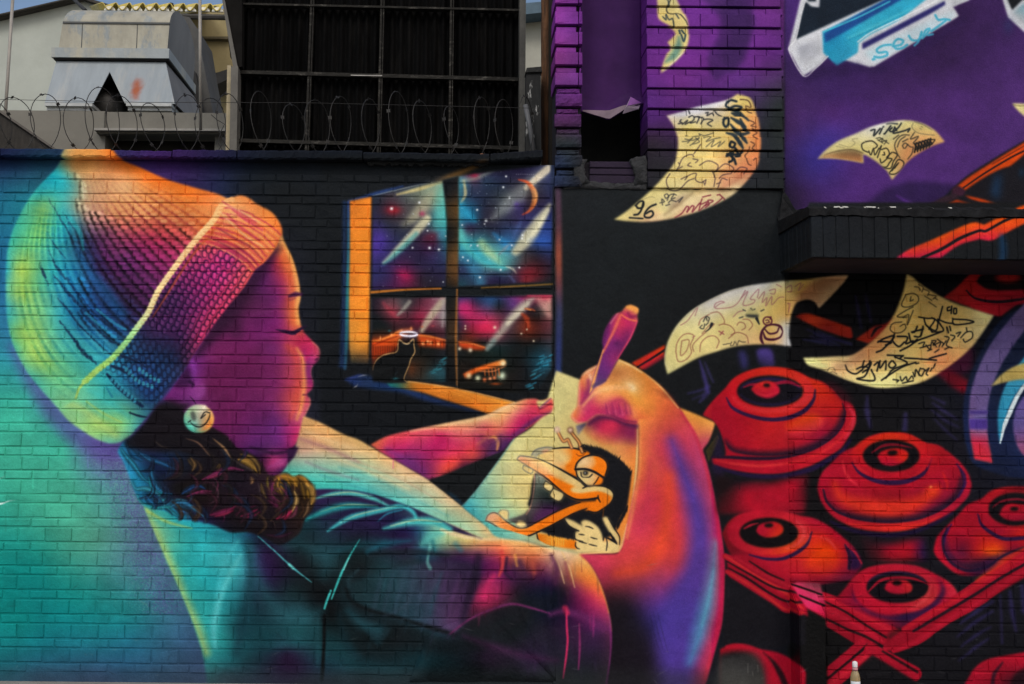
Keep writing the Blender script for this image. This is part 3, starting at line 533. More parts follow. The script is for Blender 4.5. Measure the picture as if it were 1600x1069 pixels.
# ---- hooded jacket: back, folds, near sleeve
JACK = '222 782*, 240 786, 270 796, 300 806, 340 812, 380 815, 440 830, 470 800, 480 775, 493 765, 560 768, 600 778, 660 800, 720 826, 753 841, 776 839, 823 846, 858 856, 900 860, 923 883, 939 913, 951 950, 957 983, 957 1018, 949 1067, 940 1120*, 330 1120*, 318 1030, 300 970, 280 920, 262 880, 246 842, 228 800'
fill(JACK,
 '232 794 48b0a0,270 806 2cacb4,300 830 28a8b0,330 850 30b0b8,350 880 40b6bc,290 870 2ca8a8,330 905 22a0a8,310 930 28a0a0,370 890 3aa8b0,380 860 2c8c9c,250 830 6cb890,330 960 289a9c,340 1000 2a9a9a,350 1030 1e6c74,380 950 17505c,'
 '400 850 1a2a40,390 835 183a58,412 870 2a1c45,420 900 241a40,400 940 16303e,370 980 15454f,440 960 1d3f4a,470 960 23505c,450 920 16282f,490 930 0c1216,510 960 0a0f12,420 1000 14404a,460 1000 1a4a52,450 1020 241a36,470 1040 201a34,400 1040 1a2f3c,350 1056 2a4650,'
 '500 900 101a1e,500 870 1d3a42,470 870 142026,520 860 1a3a44,450 850 17303a,560 850 0f1a20,580 855 1c2a38,600 862 1e2e3c,640 850 30284a,650 880 1c2c34,600 890 1c3a42,560 890 12181c,545 910 16282e,600 920 1a2a34,640 930 20303e,680 930 2a2e42,560 950 153038,600 950 182e36,640 960 1d3540,690 955 383450,'
 '540 1030 143640,600 1050 142f38,660 1030 12333c,680 1056 15262c,500 1020 173c46,620 1000 10191d,560 1010 0e1a1e,500 780 2a1a44,520 790 24304c,480 810 14323e,540 820 201c3c,580 805 281c48,620 805 1c2040,480 840 14262e,640 830 20204a,560 780 1f2444,'
 '660 830 2f6a80,675 845 68b8a4,700 842 b4cc94,690 830 a0c8a0,730 848 ccb070,760 848 ea9e64,800 850 eaac6c,840 858 eca464,870 865 f0c8a0,895 870 eec090,920 890 f09a48,900 890 e8904a,938 922 f0703a,915 908 e07038,925 930 c83a50,900 918 8a3050,947 950 d04060,940 965 8a2a60,'
 '668 862 2a5a70,690 868 302c44,720 862 4a3048,740 868 5a2850,755 875 5a1f50,775 872 a03058,785 866 d85040,767 910 a82a60,756 930 c02a60,745 900 2a1838,735 885 3a2448,725 920 241c30,800 885 4a2444,830 872 d86a48,842 884 8a3a48,820 905 341a34,810 930 1c1620,860 905 3c1a40,880 925 1a1320,690 900 403050,670 920 2c4a5a,700 940 3a3450,705 972 3a3a5a,680 970 2a4a5c,720 955 3a2440,'
 '780 972 14161f,800 992 15161e,850 985 1c1828,870 1005 1e1a2c,740 985 16171e,830 1030 261a34,900 1000 381e3e,932 985 4a2050,940 1010 301c38,690 1020 14303a,740 1045 161c22,800 1056 1c2024,870 1056 202428,920 1056 1c2028,760 1015 2c1a34', 1.2, 1, 6)
with clip(JACK, .8):
    fill('540 935*, 600 965, 660 982, 708 994, 740 972, 800 948, 832 953, 810 1000, 700 1024, 600 1004, 550 975', '0f1519', 8, .8)
    fill('545 915*, 600 892, 680 878, 742 882, 750 900, 737 940, 722 975, 708 991*, 660 980, 600 962, 560 948', '560 920 1a3036,620 908 234450,680 905 3c3450,730 900 2c1e3a,600 945 1e3a44,660 955 2c4456,700 965 50365c,715 940 40284a,640 930 283c4c', 2.5, .9)
    for x in range(585, 735, 17): stroke('%d 896, %d 930, %d 962' % (x + 12, x + 4, x - 4), [2, 6, 2], '3a4c60' if x < 680 else '4c3460', 5, .45)
    fill('546 958*, 590 1013*, 613 985*, 590 968', '1e4450', 5, .5)
    stroke('400 900, 430 950, 470 965, 500 955', [10, 22, 20, 8], '245660', 14, .6); stroke('420 1010, 470 1000, 495 980', [8, 18, 10], '1c4e58', 12, .6); stroke('470 850, 510 872, 505 900', [10, 22, 12], '1f4650', 13, .6); stroke('530 860, 570 850, 600 846', [6, 14, 8], '1c5866', 9, .5)
    stroke('520 1000, 560 1040, 620 1055', [10, 24, 16], '164048', 14, .6)
    for s_, w_, c_, b_, a_ in (
     ('226 795, 246 841, 268 888, 289 940, 308 980, 322 1020', [8, 12, 14, 14, 13, 9], 'b0c870', 10, .8), ('229 798, 260 815, 300 826', [4, 4, 1], 'b8c858', 3, .7), ('376 868, 358 900, 342 940, 334 985, 336 1010', [3, 8, 9, 10, 6], '58c0c4', 6, .8), ('385 830, 350 836, 300 828', [3, 5, 2], '188898', 4, .6),
     ('300 810, 360 818, 400 822', [6, 8, 5], '1c5c90', 4, .6), ('372 845, 352 880, 338 930', [3, 7, 4], '48bcc4', 5, .6), ('388 850, 392 900, 384 950, 370 1020', [10, 12, 16, 14], '143844', 9, .7),
     ('494 768, 530 764, 556 768, 590 778', [4, 8, 7, 4], '2c1c48', 3, .95), ('585 773, 622 788, 677 812, 720 830, 752 841', [5, 10, 10, 9, 4], '241c40', 2.6, .95), ('492 786, 540 778, 575 782, 604 792', [3, 8, 8, 3], '261c44', 3, .9), ('505 812, 550 800, 610 790', [2, 8, 3], '1f1c40', 3, .9), ('540 822, 600 800, 640 794, 655 814', [6, 12, 12, 6], '1e1838', 5, .8),
     ('492 779, 520 772, 550 771, 580 778, 606 790', [2, 6, 7, 7, 2], '52bcb8', 3, .95), ('500 777, 545 769, 580 776', [.6, 1.5, .6], 'e0c890', 1, .6), ('478 812, 500 802, 523 794, 550 790, 590 792', [3, 9, 10, 8, 2], '2aa0a4', 4, .9), ('500 800, 540 789, 590 790', [.6, 2, .6], 'd0c890', 1, .6), ('512 830, 530 818, 550 808, 597 797, 628 791, 645 800, 652 814', [2, 7, 9, 8, 8, 8, 4], '40b4bc', 3.2, .95), ('530 818, 560 804, 620 791', [.6, 1.6, .6], 'e0d8a8', 1, .7),
     ('590 815, 605 803, 628 797', [1, 3, 2], '2a88a4', 1.6, .8), ('600 826, 640 816, 677 815, 702 827', [3, 10, 13, 9], '48bcb8', 5, .9), ('610 822, 650 813, 690 816', [1, 2.5, 1], 'd8d4a0', 1.4, .7), ('660 850, 672 838, 690 832', [8, 12, 10], '58b8b0', 6, .7), ('690 828, 720 838, 760 842, 800 842, 850 852, 900 862', [4, 6, 5, 5, 6, 6], 'f0d8a8', 3, .8), ('712 850, 720 860', [8, 6], '2a7888', 5, .5), ('672 852, 668 878, 672 888', [4, 4, 6], '78c8c0', 2, .6), ('676 846, 680 862', [5, 3], '1f6c78', 4, .7),
     ('640 845, 600 850, 575 862', [4, 10, 6], '1c6a80', 6, .6), ('700 868, 650 862, 580 866', [4, 8, 6], '141c24', 5, .7),
     ('507 962, 506 1010, 503 1062', [5, 5, 6], '080c0e', 2, .95), ('497 960, 496 1040', [3, 3], '24525c', 4, .5),
     ('541 920, 548 938, 575 953, 620 965, 680 983, 708 990', [5, 7, 6, 5, 7, 6], '0b1013', 4, .9), ('545 940, 560 962, 590 968, 640 975', [8, 14, 10, 6], '122026', 6, .6), ('552 968, 575 998, 592 1014, 605 1000, 614 984', [3, 6, 6, 6, 4], '0c1518', 4, .8), ('545 955, 565 975, 590 985', [8, 16, 12], '22505c', 9, .6), ('530 960, 540 1000, 560 1030, 590 1050', [4, 8, 12, 12], '12303a', 8, .5),
     ('560 890, 545 905, 545 918', [4, 5, 4], '2a4650', 4, .6), ('640 940, 620 955, 600 962', [2, 4, 2], '3a4a5c', 4, .5),
     ('403 838, 430 862, 455 885, 487 910', [1.5, 2, 3.2, 1], '50b0b8', .9, .9), ('452 882, 458 888', 4, '70e0dc', 1.2, .9), ('562 843, 547 868, 536 890, 527 912, 518 936', [1, 2.6, 3.6, 3.6, 2], '3cbcb8', .9, .95), ('517 923, 511 938, 507 951', [3, 4, 3], '40c0bc', .9, .95), ('545 872, 537 890', [1.5, 2], '90ece4', .9, .8),
     ('704 990, 735 967, 770 952, 800 944, 830 950, 858 958', [2, 3, 3.5, 4, 3.5, 2], '7a2a62', 2.5, .9), ('708 994, 745 972, 790 956, 820 960, 780 985', [4, 12, 16, 14, 10], '121319', 7, .8), ('725 994, 770 1010, 815 1024, 870 1032', [2, 9, 9, 2], '4a2048', 9, .6), ('860 960, 884 955, 920 968, 952 985', [6, 9, 10, 8], '6a2860', 6, .75), ('870 985, 900 990, 940 1000', [10, 12, 8], '2a1a30', 9, .4),
     ('883 950, 886 958', [7, 7], 'e02c58', 4, .9), ('885 955, 886 985, 887 1000, 885 1024, 880 1060', [2.5, 3.5, 3.2, 3, 1.6], 'd02c60', 1.1, .95), ('905 975, 906 1010, 904 1046', [2, 3.5, 2], '8c2c66', 1.6, .9), ('904 864, 926 888, 940 916, 951 950, 956 985', [3, 4, 4.5, 4, 3], 'f8a858', 1.8, .9), ('953 960, 956 1000, 955 1030, 949 1070', [4, 5, 5, 5], '8a2c78', 2, .85),
     ('858 856, 872 880, 882 912', [2, 3, 1], 'f0c890', 1.2, .85), ('878 862, 890 888, 898 918', [2, 2.5, 1], 'f4c888', 1.2, .85), ('862 868, 870 890, 868 912', [6, 10, 4], '4a1c40', 5, .7), ('884 880, 888 905', [6, 4], '7a2c48', 4, .5),
     ('784 862, 786 880, 780 900', [5, 6, 3], 'd84440', 3, .8), ('792 872, 790 895, 800 905', [4, 6, 4], '2a1430', 3, .8), ('805 868, 808 884', [5, 3], 'd8944c', 2.5, .8), ('772 900, 762 915, 756 932', [6, 7, 8], 'c82c66', 5, .8), ('748 870, 742 900, 730 940, 722 970', [10, 12, 12, 8], '1d1528', 7, .75), ('812 878, 822 900', [8, 6], '3a2040', 5, .6), ('832 878, 835 895', [8, 5], 'c85a44', 5, .6),
     ('690 895, 676 940, 672 960', [2, 5, 3], '2a5060', 5, .6), ('720 900, 706 940, 702 970', [3, 6, 4], '50345a', 5, .6), ('652 905, 640 930, 632 950', [2, 4, 2], '34485a', 4, .6), ('628 900, 616 925', [2, 3], '2c4450', 4, .5)):
        stroke(s_, w_, c_, b_, a_)
    for k in range(70):
        x, y = rng.uniform(520, 940), rng.uniform(870, 1050); c_ = np.clip(at_px(x, y) * rng.uniform(.55, 1.6), 0, 1); L = rng.uniform(14, 40); dx = -8 if x < 720 else rng.uniform(-2, 3)
        stroke('%f %f, %f %f, %f %f' % (x, y, x + dx * .5, y + L * .5, x + dx, y + L), [.6, rng.uniform(2, 4), .6], c_, 2.6, .4)

# ---- far forearm and thumb on the paper
V(560, 600, 4.276)
fill('690 800*, 860 480, 960 440, 1000 400*, 870 560, 780 690', '14171a', 1.2)
fill('470 640*, 700 550, 860 490, 970 470*, 820 640, 695 810*, 600 740', '15181b', 1.5)
V(740, 660, 4.858)
# the sheet of drawing paper
V()
PAPER = '869 579*, 906 593*, 960 600, 1000 650*, 996 700, 994 740, 986 800, 976 845, 970 859, 962 863*, 905 866*, 860 857, 823 846, 776 839, 759 822, 728 797, 722 790*, 745 765, 785 712, 803 686, 830 668, 850 640*'
fill(PAPER, '872 590 dcd08c,900 600 dacd88,880 640 d8cc86,840 680 d8cb84,870 720 d6c882,820 720 d8ca86,790 730 cccc92,770 760 a8c8a0,745 780 6cbcb0,730 792 3ca4b0,770 800 84c4a8,800 770 d4cc8a,830 800 d8cc88,800 820 8cc4a8,770 828 58b4ac,850 840 d0c48c,880 850 c8c490,900 700 d8bc78,940 700 e0a860,960 720 e4a458,985 740 ee9444,975 800 ee8a38,950 690 dc9c58,985 690 d87048,920 690 dcae68', .9, 1, 5)
stroke('722 791, 745 766, 785 712, 803 686', [2, 2.5, 2], '8cd0c8', 1.6, .5); stroke('996 665, 996 700, 994 740, 986 800, 976 845, 968 861', [2.5, 3.5, 3.5, 3.5, 3, 2.5], 'ecc880', 1, .95); stroke('968 862, 940 863, 905 866', [3, 2.5, 2], 'ecc880', .9, .9)
V(560, 600, 4.276)
ARM = '80 405*, 190 350, 350 310, 550 270, 850 210, 950 160, 1040 125, 1120 100, 1190 100, 1215 115, 1290 98, 1302 140, 1290 185, 1230 220, 1130 300, 1040 360, 960 450, 860 490, 700 555, 550 620, 475 640*, 300 540, 150 455'
fill(ARM, '130 400 e4604c,280 350 dc4658,300 400 cc2c60,200 420 c03060,550 290 ea9870,550 330 cc3060,750 250 ecb47c,850 220 eeb880,850 290 d45c64,950 250 e8986c,1040 170 e8a478,1100 140 e48068,1160 150 da4058,1080 230 cc2c62,1180 220 c43060,1260 160 dc5052,1000 310 c84060,900 330 d46058,820 390 7c2a58,980 370 5a2858,920 460 482450,780 400 cc3c56,600 420 c82c60,430 420 b82a66,350 490 7a2a6c,280 500 842a6a,470 580 8a2a60,580 560 e44a40,760 470 da4a46,700 540 6a2038,680 420 cc3458,560 480 c42e58,650 520 d84440', .9, 1, 5)
with clip(ARM, .6):
    stroke('350 312, 550 272, 700 245, 850 212, 960 160, 1040 128', [2, 5, 8, 9, 8, 5], 'f4cc98', 4, .8)
    stroke('870 365, 910 355, 930 390, 925 440', [2, 5, 6, 3], 'f0a45c', 2.2, .9); stroke('840 380, 880 380, 900 430', [8, 10, 8], '6a2858', 5, .6); stroke('1290 190, 1180 240, 1100 300, 1040 345', [3, 6, 8, 6], '5c2c60', 4, .75); stroke('950 350, 900 420, 880 480', [4, 10, 10], '4c2858', 6, .6)
    stroke('1240 215, 1180 265, 1120 300', [2, 3, 2], 'e07848', 1.5, .7); stroke('1215 165, 1250 150, 1285 130', [3, 3, 2], '8a2444', 1.5, .8); stroke('1200 150, 1215 165, 1230 160', [1, 2, 1], '6a2038', 1.2, .8)
    stroke('860 490, 720 550, 580 610', [6, 9, 6], '3a1830', 6, .6); stroke('800 320, 860 330, 840 370, 800 400', [3, 6, 6, 4], 'e07858', 5, .5); stroke('190 440, 300 500, 430 590', [5, 12, 8], '6c2c74', 7, .6)
fill('1188 112*, 1230 110, 1284 96*, 1250 130, 1212 158*, 1196 140', 'dcc880', .9)
stroke('1212 158, 1250 128, 1284 97', [2, 3, 1.5], '9a5870', 1, .9)
# dark gap between forearm, paper and shirt
fill('475 640*, 600 600, 720 550, 870 490, 955 455*, 880 560, 790 690, 700 808*, 640 760, 560 700', '15181b', 1.0)
stroke('690 800, 640 755, 600 725', [3, 5, 2], '1c3c54', 4, .7)

# ---- the cartoon drawn on the paper
V(740, 660, 4.858)
K = '14151a'
with clip(path('1250 0*, 1235 250, 1200 450, 1150 800, 1110 985*, 760 985*, 560 930*, 470 880*, 60 760*, 60 100*, 600 0*'), .5):
    fill('1200 330*, 1240 100, 1240 500, 1160 780, 1100 900*, 1090 760', 'f08c38', 6, .8)
    fill('480 840*, 560 850, 700 880, 800 900, 800 960, 620 945, 520 920, 485 890', '500 870 f47c10,620 890 e8a840,600 920 e08c30,720 920 f47c10,780 920 f27a10', .7)
    for k in range(12): stroke('%d 860, %d 935' % (585 + k * 9, 583 + k * 9), 1.2, 'e8b850' if k % 2 else 'f08818', .7, .8)
    FUR = '800 180*, 880 185, 960 200, 1040 240, 1110 290, 1165 340, 1200 390*, 1185 520, 1160 660, 1120 720, 1090 790*, 1060 850, 1000 880, 900 870, 780 880, 660 870, 560 845, 500 825*, 600 760, 700 690, 560 640, 420 640, 430 560, 480 380, 700 330'
    fill(FUR, K, .8)
    for (ax, ay, bx_, by_, n_) in ((800, 185, 960, 205, 16), (960, 205, 1110, 290, 18), (1110, 290, 1200, 390, 14), (1170, 650, 1090, 790, 16), (560, 845, 780, 885, 20)):
        for q in range(n_):
            f = (q + rng.random() * .6) / n_; x = ax + (bx_ - ax) * f; y = ay + (by_ - ay) * f
            if ay < 400: dx, dy = -14 + 30 * f * (1 if ax > 900 else 0), -34
            elif ax > 1000: dx, dy = -6, 46
            else: dx, dy = 6, 22
            stroke('%f %f, %f %f' % (x - dx * .3, y - dy * .3, x + dx * rng.uniform(.7, 1.2), y + dy * rng.uniform(.6, 1.1)), [2.6, .3], K, .6)
    # mouth interior
    fill('470 380*, 520 400, 600 470, 700 570, 860 590*, 740 640, 640 700, 560 750, 440 790, 390 800*, 250 740*, 330 715, 390 690, 430 640, 455 560, 460 460', '480 420 8a9080,500 520 3a4440,450 600 4a4c48,560 600 20222a,650 600 15161a,480 700 4a3448,600 680 3c1c44,350 730 4c4848,430 760 2a2430,540 680 482050', .8, 1, 4)
    fill('470 690*, 560 660, 660 655, 560 720, 450 760*', '4c2450', 3, .8)
    stroke('465 390, 460 480, 450 570, 425 660, 400 700', [2, 2, 2, 1.5], 'c89078', 1, .7); stroke('472 390, 468 500, 440 620', 1.2, '3a3a3a', .8, .7)
    # cap / brow shape
    fill('490 250*, 560 215, 640 200, 740 197, 830 215, 880 240, 800 290, 770 340, 790 410, 720 385, 600 320', '520 240 e8c478,640 230 e8c880,700 280 e4c078,740 220 ee8a30,800 250 f47c14,750 330 f47c14,720 350 f08020,650 300 e8c080', .7, 1, 3)
    fill('745 205*, 820 218, 880 240, 800 290, 768 350, 785 405*, 700 345, 740 290, 755 240', 'f57c12', .7)
    stroke('600 200, 700 192, 780 200, 850 225', [1.6, 2.4, 2.6, 2], K, .6)
    fill('440 245*, 460 215, 520 195, 590 195, 560 220, 500 245, 470 270', '9a9a8c', 1, .7); stroke('440 250, 470 210, 540 190, 600 192', [1.6, 2, 1.6], '6a6c6c', .8, .9); stroke('470 250, 520 230, 590 205', [1, 2, 1], '7a7a70', .8, .8); fill('510 220*, 560 202, 580 210, 530 232*', 'e8a880', .8)
    # upper lip
    LIP = '330 275*, 350 258, 420 262, 500 280, 600 325, 700 380, 800 440, 860 490, 930 482, 1000 490, 1050 520, 1062 560, 1040 610, 990 650, 930 684, 870 672, 830 660*, 880 640, 930 600, 945 570*, 900 580, 800 590, 720 560, 620 490, 540 420, 450 360, 380 310'
    fill(LIP, '360 275 e8a880,450 300 e8bc80,600 380 e8c480,700 430 e8c880,800 490 e8c880,560 400 f0a060,650 470 f48a28,780 540 f47c12,900 540 f47c12,1000 580 f27c14,960 620 f47c12,1040 540 e8c880,960 500 e8c880,880 500 e8c880', .7, 1, 3)
    fill('560 400*, 620 425, 720 470, 760 490, 730 520, 790 540, 880 525, 960 520, 1030 550, 1045 580*, 990 640, 930 672, 860 655*, 930 600, 945 570*, 800 590, 700 548, 620 490', 'f57a0e', .8)
    fill('740 500*, 780 495, 840 500, 900 495, 960 495, 1030 520, 1050 560*, 1000 535, 940 522, 870 530, 800 538, 745 525', 'e8c880', .8)
    stroke('330 280, 350 256, 420 262, 500 280, 600 325, 700 380, 800 440, 850 488', [1.6, 1.8, 1.6, 1.6, 2.4, 2.8, 2.8, 2], '330 280 787468,500 280 5a5850,600 325 1c1c1e,850 488 14151a', .6)
    stroke('335 285, 400 325, 480 375, 560 430, 640 500, 720 560, 800 588, 900 580, 945 572', [1.4, 1.4, 1.6, 2.2, 2.6, 2.6, 2.6, 2.4, 2.4], '335 285 8a7a68,480 375 6a5a50,560 430 14151a,945 572 14151a', .6)
    stroke('830 500, 870 484, 930 480, 1000 488, 1052 520, 1066 560, 1040 615, 985 655, 930 684, 870 674', [2, 2.4, 2.4, 2.2, 2.2, 2, 2, 2], K, .6); stroke('945 555, 948 580, 962 605', [1.6, 2.6, 1.6], K, .6); stroke('820 590, 880 585, 945 574', 2.4, K, .6)
    # lower lip
    LL = '90 740*, 110 705, 150 685, 190 700, 240 745, 300 785, 350 805, 400 800, 470 765, 600 695, 720 640, 800 610, 890 600, 930 600*, 900 640, 850 655, 760 690, 640 755, 520 815, 430 855, 370 875, 300 865, 220 820, 150 770'
    fill(LL, '110 720 e4a880,160 720 e8a878,200 760 ec9850,260 800 ee8a3c,350 840 f48424,450 820 f57c14,600 730 f57a0e,800 640 f57a0e,900 615 f57a0e', .7, 1, 3)
    stroke('95 740, 110 705, 150 685, 190 700, 240 745, 300 785, 350 803, 400 798, 470 763, 600 692, 720 637, 810 608', [1.6, 1.8, 1.6, 1.6, 1.8, 2, 2, 2, 2, 2, 1.6], '95 740 8a7060,200 710 5a4a44,300 785 3a302e,420 795 14151a,810 608 14151a', .6)
    stroke('90 745, 150 775, 220 825, 300 868, 370 878, 430 858, 520 818, 640 757, 760 692, 860 655', [1.4, 1.8, 2.2, 2.4, 2.4, 2.4, 2.2, 2.2, 2, 1.4], '90 745 6a5850,220 825 2a2624,300 868 14151a,860 655 14151a', .6)
    # teeth
    for s_, o_ in (('545 445*, 605 485, 580 525, 530 490', K), ('605 500*, 685 545, 650 600, 580 560', K), ('380 325*, 450 360, 435 390, 375 355', '6a6c68'), ('185 690*, 210 665, 262 675, 262 740*, 240 740', '8a8270'), ('318 778*, 345 748, 390 760, 402 790*, 360 800', '8a7a60')):
        fill(s_, 'e6cc88', .7); stroke(s_, 1.4, o_, .6, .8, True)
    # eyes
    fill('775 350*, 790 310, 830 270, 890 252, 950 258, 1000 290, 1016 340, 1000 400, 980 415*, 900 375, 840 358', '800 320 e8c488,850 290 ecc48c,890 310 eab070,930 280 f49a40,980 300 f57c12,980 370 f57c12,920 360 f48424', .7, 1, 3)
    fill('905 255*, 960 262, 1005 300, 1012 350, 990 405, 900 372, 935 310', 'f57c12', .8)
    fill('778 365*, 850 362, 920 385, 975 420, 970 460, 920 475, 860 475, 800 430', '800 390 e8cc88,860 420 e8cc88,920 430 e4b070,960 440 f08428', .7, 1, 3)
    fill('950 415*, 978 425, 970 465, 915 472*', 'f57c12', .7); stroke('950 415, 930 450, 912 470', 1.6, K, .6)
    stroke('772 355, 785 310, 830 268, 890 250, 950 256, 1002 290, 1018 340, 1002 400', [2.4, 2.4, 2.4, 2.2, 2, 2, 2.2, 2.4], K, .6); stroke('772 358, 850 355, 920 378, 985 418', [3, 3.4, 3.8, 3], K, .6); stroke('778 370, 790 410, 830 455, 860 480', [1.8, 2, 2, 1.6], K, .6)
    fill(ell(850, 385, 22, 18), K, .8); stroke('815 380, 820 410, 840 418, 880 415, 900 395', [2, 1.6, 1, 1.6, 2], K, .6); glow(845, 382, 6, 6, 'f0f0e0', .9)
    # antennae
    for s_, c_ in (('640 70, 660 110, 685 145, 715 130, 730 160, 745 192', '7a5038'), ('735 65, 765 105, 800 150, 815 200, 825 225', '5a3420')):
        stroke(s_, 5.6, c_, .7); stroke(s_, 3, 'd89454', .7)
    for x, y, c_ in ((635, 55, 'c8b8a0'), (736, 60, '5a3a28')): fill(ell(x, y, 24, 24), c_, .6); fill(ell(x, y, 18, 18), 'dcb090', .8); glow(x - 5, y - 5, 10, 10, 'f0d8b8', .8)
    stroke('780 240, 800 255, 830 250, 845 235', [1.2, 1.6, 1.2], '6a3010', .7, .8); stroke('815 185, 840 170, 860 185', 2, K, .7)
    # hand
    fill('690 735*, 705 730, 760 750, 830 790*, 815 760, 840 742, 880 750, 940 790, 970 840, 980 880, 985 910*, 1050 900, 1110 920*, 1105 985*, 760 985*, 790 960, 775 945, 780 910, 770 880, 770 840, 800 825*, 760 805, 720 780', 'e8cc88', .7)
    fill('978 725*, 1000 715, 1025 730, 1060 800, 1100 860, 1112 920*, 1080 900, 1030 830, 990 760', 'e8cc88', .7)
    stroke('690 738, 720 782, 760 808, 800 825', [1.6, 2, 1.6], K, .6)
    strokes('850 790, 880 795, 908 808; 890 872, 910 880, 938 887; 876 925, 900 932, 935 940; 770 840, 768 870, 775 890, 830 905; 775 910, 774 940, 785 955, 805 962; 985 875, 985 900; 1008 880, 1015 920, 1008 975; 840 855, 800 850; 800 905, 860 920', [1.4, 2.4, 1.4], K, .6)
    stroke('1005 875, 1050 895, 1090 925', [1.5, 3.5, 1.5], K, .6); stroke('1025 730, 1075 815, 1108 870, 1108 930', [1.2, 1.8, 1.8, 1.2], K, .6); stroke('1035 840, 1060 880, 1090 915', [2, 4, 1], K, .6)
    stroke('480 845, 490 890, 515 915', [1.6, 2, 1.6], K, .6)
V()
stroke('905 866, 940 863.5, 963 862, 972 852, 980 820', [2.5, 3, 3.5, 3.5, 3], 'ecc880', .9, .9)

# ---- writing hand, pen and big sleeve
SL = '965 561*, 986 570, 1017 590, 1040 610, 1062 637, 1075 657, 1089 680, 1100 710, 1109 740, 1117 777, 1126 826, 1132 878, 1132 925, 1128 974, 1117 1017, 1103 1069, 1090 1120*, 944 1120*, 955 1030, 957 983, 951 950, 939 913, 923 883, 905 866*, 963 865, 972 855, 980 820, 988 780, 996 740, 998 700, 997 655, 985 630, 970 600'
fill('1062 637*, 1085 646, 1117 660, 1119 664*, 1108 690, 1096 708*, 1080 680', '1070 645 f0a048,1090 655 f09a44,1112 664 eea050,1090 680 d86a50,1100 690 c84a60,1078 665 e88044', .9)
fill('1118 661*, 1124 672, 1122 690, 1112 715, 1104 730*, 1098 706, 1110 690', '1a1a16', 1.2); 
for k in range(14): stroke('%f %f, %f %f' % (1104 + k * 1.3, 704 - k * 1.8, 1108 + k * 1.2, 720 - k * 2.6), 1, '7a6428', .7, .6)
fill('1122 672*, 1128 690, 1132 730, 1128 750, 1112 735', '2a1a44', 4, .6)
fill(SL, '985 580 e8963c,1010 610 f09240,1040 640 dc6038,1065 670 d04450,1000 650 f29442,1002 720 ea7a40,1030 700 cc3c50,1020 780 d43a4a,1000 830 d03c50,1050 760 d03c44,1090 740 b03c6c,1110 820 c03a5c,1125 900 c83048,1118 980 c02c4c,1100 1050 b03458,1040 860 d84038,985 885 d04440,930 885 c43456,1060 920 7a3074,1020 940 5a3080,1050 1000 46348a,1010 1000 2a2048,970 950 1c1420,960 1030 15121a,1000 1060 1a1628,1080 960 4a4a9c', .9, 1, 12)
with clip(SL, .6):
    stroke('1050 690, 1067 735, 1086 790, 1094 840, 1090 890, 1072 940, 1058 1000, 1052 1060', [10, 24, 32, 38, 46, 60, 66, 66], '4c3898', 17, .92)
    stroke('1046 745, 1044 800, 1034 848, 1008 884, 965 896', [14, 20, 22, 18, 8], 'e64c2a', 13, .7); stroke('1016 720, 1012 780, 1000 830', [8, 14, 10], 'c83254', 10, .5)
    fill('940 922*, 978 938, 1004 975, 1026 1030, 1038 1120*, 930 1120*', '17121a', 15, .88)
    stroke('1118 850, 1113 905, 1104 952, 1092 996, 1078 1036', [2, 12, 20, 20, 4], '44a4c8', 15, .75); stroke('1116 890, 1108 935, 1097 978', [1, 5, 1], '6cc4d8', 7, .45)
    stroke('968 562, 1000 578, 1030 602, 1060 637', [2, 3, 3, 2], 'f4c078', 1.6, .8); stroke('1066 645, 1092 690, 1112 760, 1124 820, 1130 880, 1130 930, 1124 985, 1104 1060', [4, 6, 8, 9, 10, 10, 10, 9], 'c82c48', 4, .85); stroke('998 660, 999 700, 997 740, 990 790, 980 840', [5, 6, 6, 5, 4], 'f09a58', 4, .6)
    for k in range(3): stroke('%d 955, %d 990, %d 1020' % (1015 + k * 6, 1022 + k * 7, 1032 + k * 6), [.5, 1.2, .5], '241c44', 1, .6)
V(860, 460, 4.455)
HAND = '470 450*, 440 462, 330 490, 240 540, 205 600, 195 700, 185 780, 150 830, 145 860, 180 892, 215 895, 260 880, 300 850, 340 835, 420 850, 520 890, 600 900*, 620 870, 720 850, 720 650, 640 540, 560 490'
fill('250 880*, 340 835, 420 850, 600 890*, 604 1060*, 480 1060, 360 1060*, 230 960', '300 900 7a1c44,420 920 d02c50,330 940 b82a50,500 950 8a1f48,450 1000 b03a50,550 1000 8a2a50,400 1055 e09a50,550 1050 c87048,280 960 c87850,480 1045 d88850', 2, .95)
fill(ell(410, 920, 60, 32, -10), 'cc2c4e', 3, .9); stroke('270 905, 340 860, 440 865, 540 905, 600 920', [3, 6, 6, 8, 6], '4a1840', 4, .8)
fill(HAND, '232 620 e4744c,222 720 cc3c60,265 575 ec9c6c,300 520 dc8058,205 780 d87860,170 850 e87848,190 870 dc5058,250 840 cc3060,330 720 e8845c,300 790 cc325e,400 690 f4a060,460 760 c43a58,400 810 b43060,520 800 c04060,560 760 ea8c3c,520 700 f29c4a,450 550 b46c3c,510 530 c88048,620 560 ea9440,480 475 eab060,560 640 f8c880,450 640 f2a858,350 660 eca060,590 850 d86040,640 780 f09442,660 620 ea9040,680 700 e8883c,250 690 a83868,240 800 c84468', .9, 1, 5)
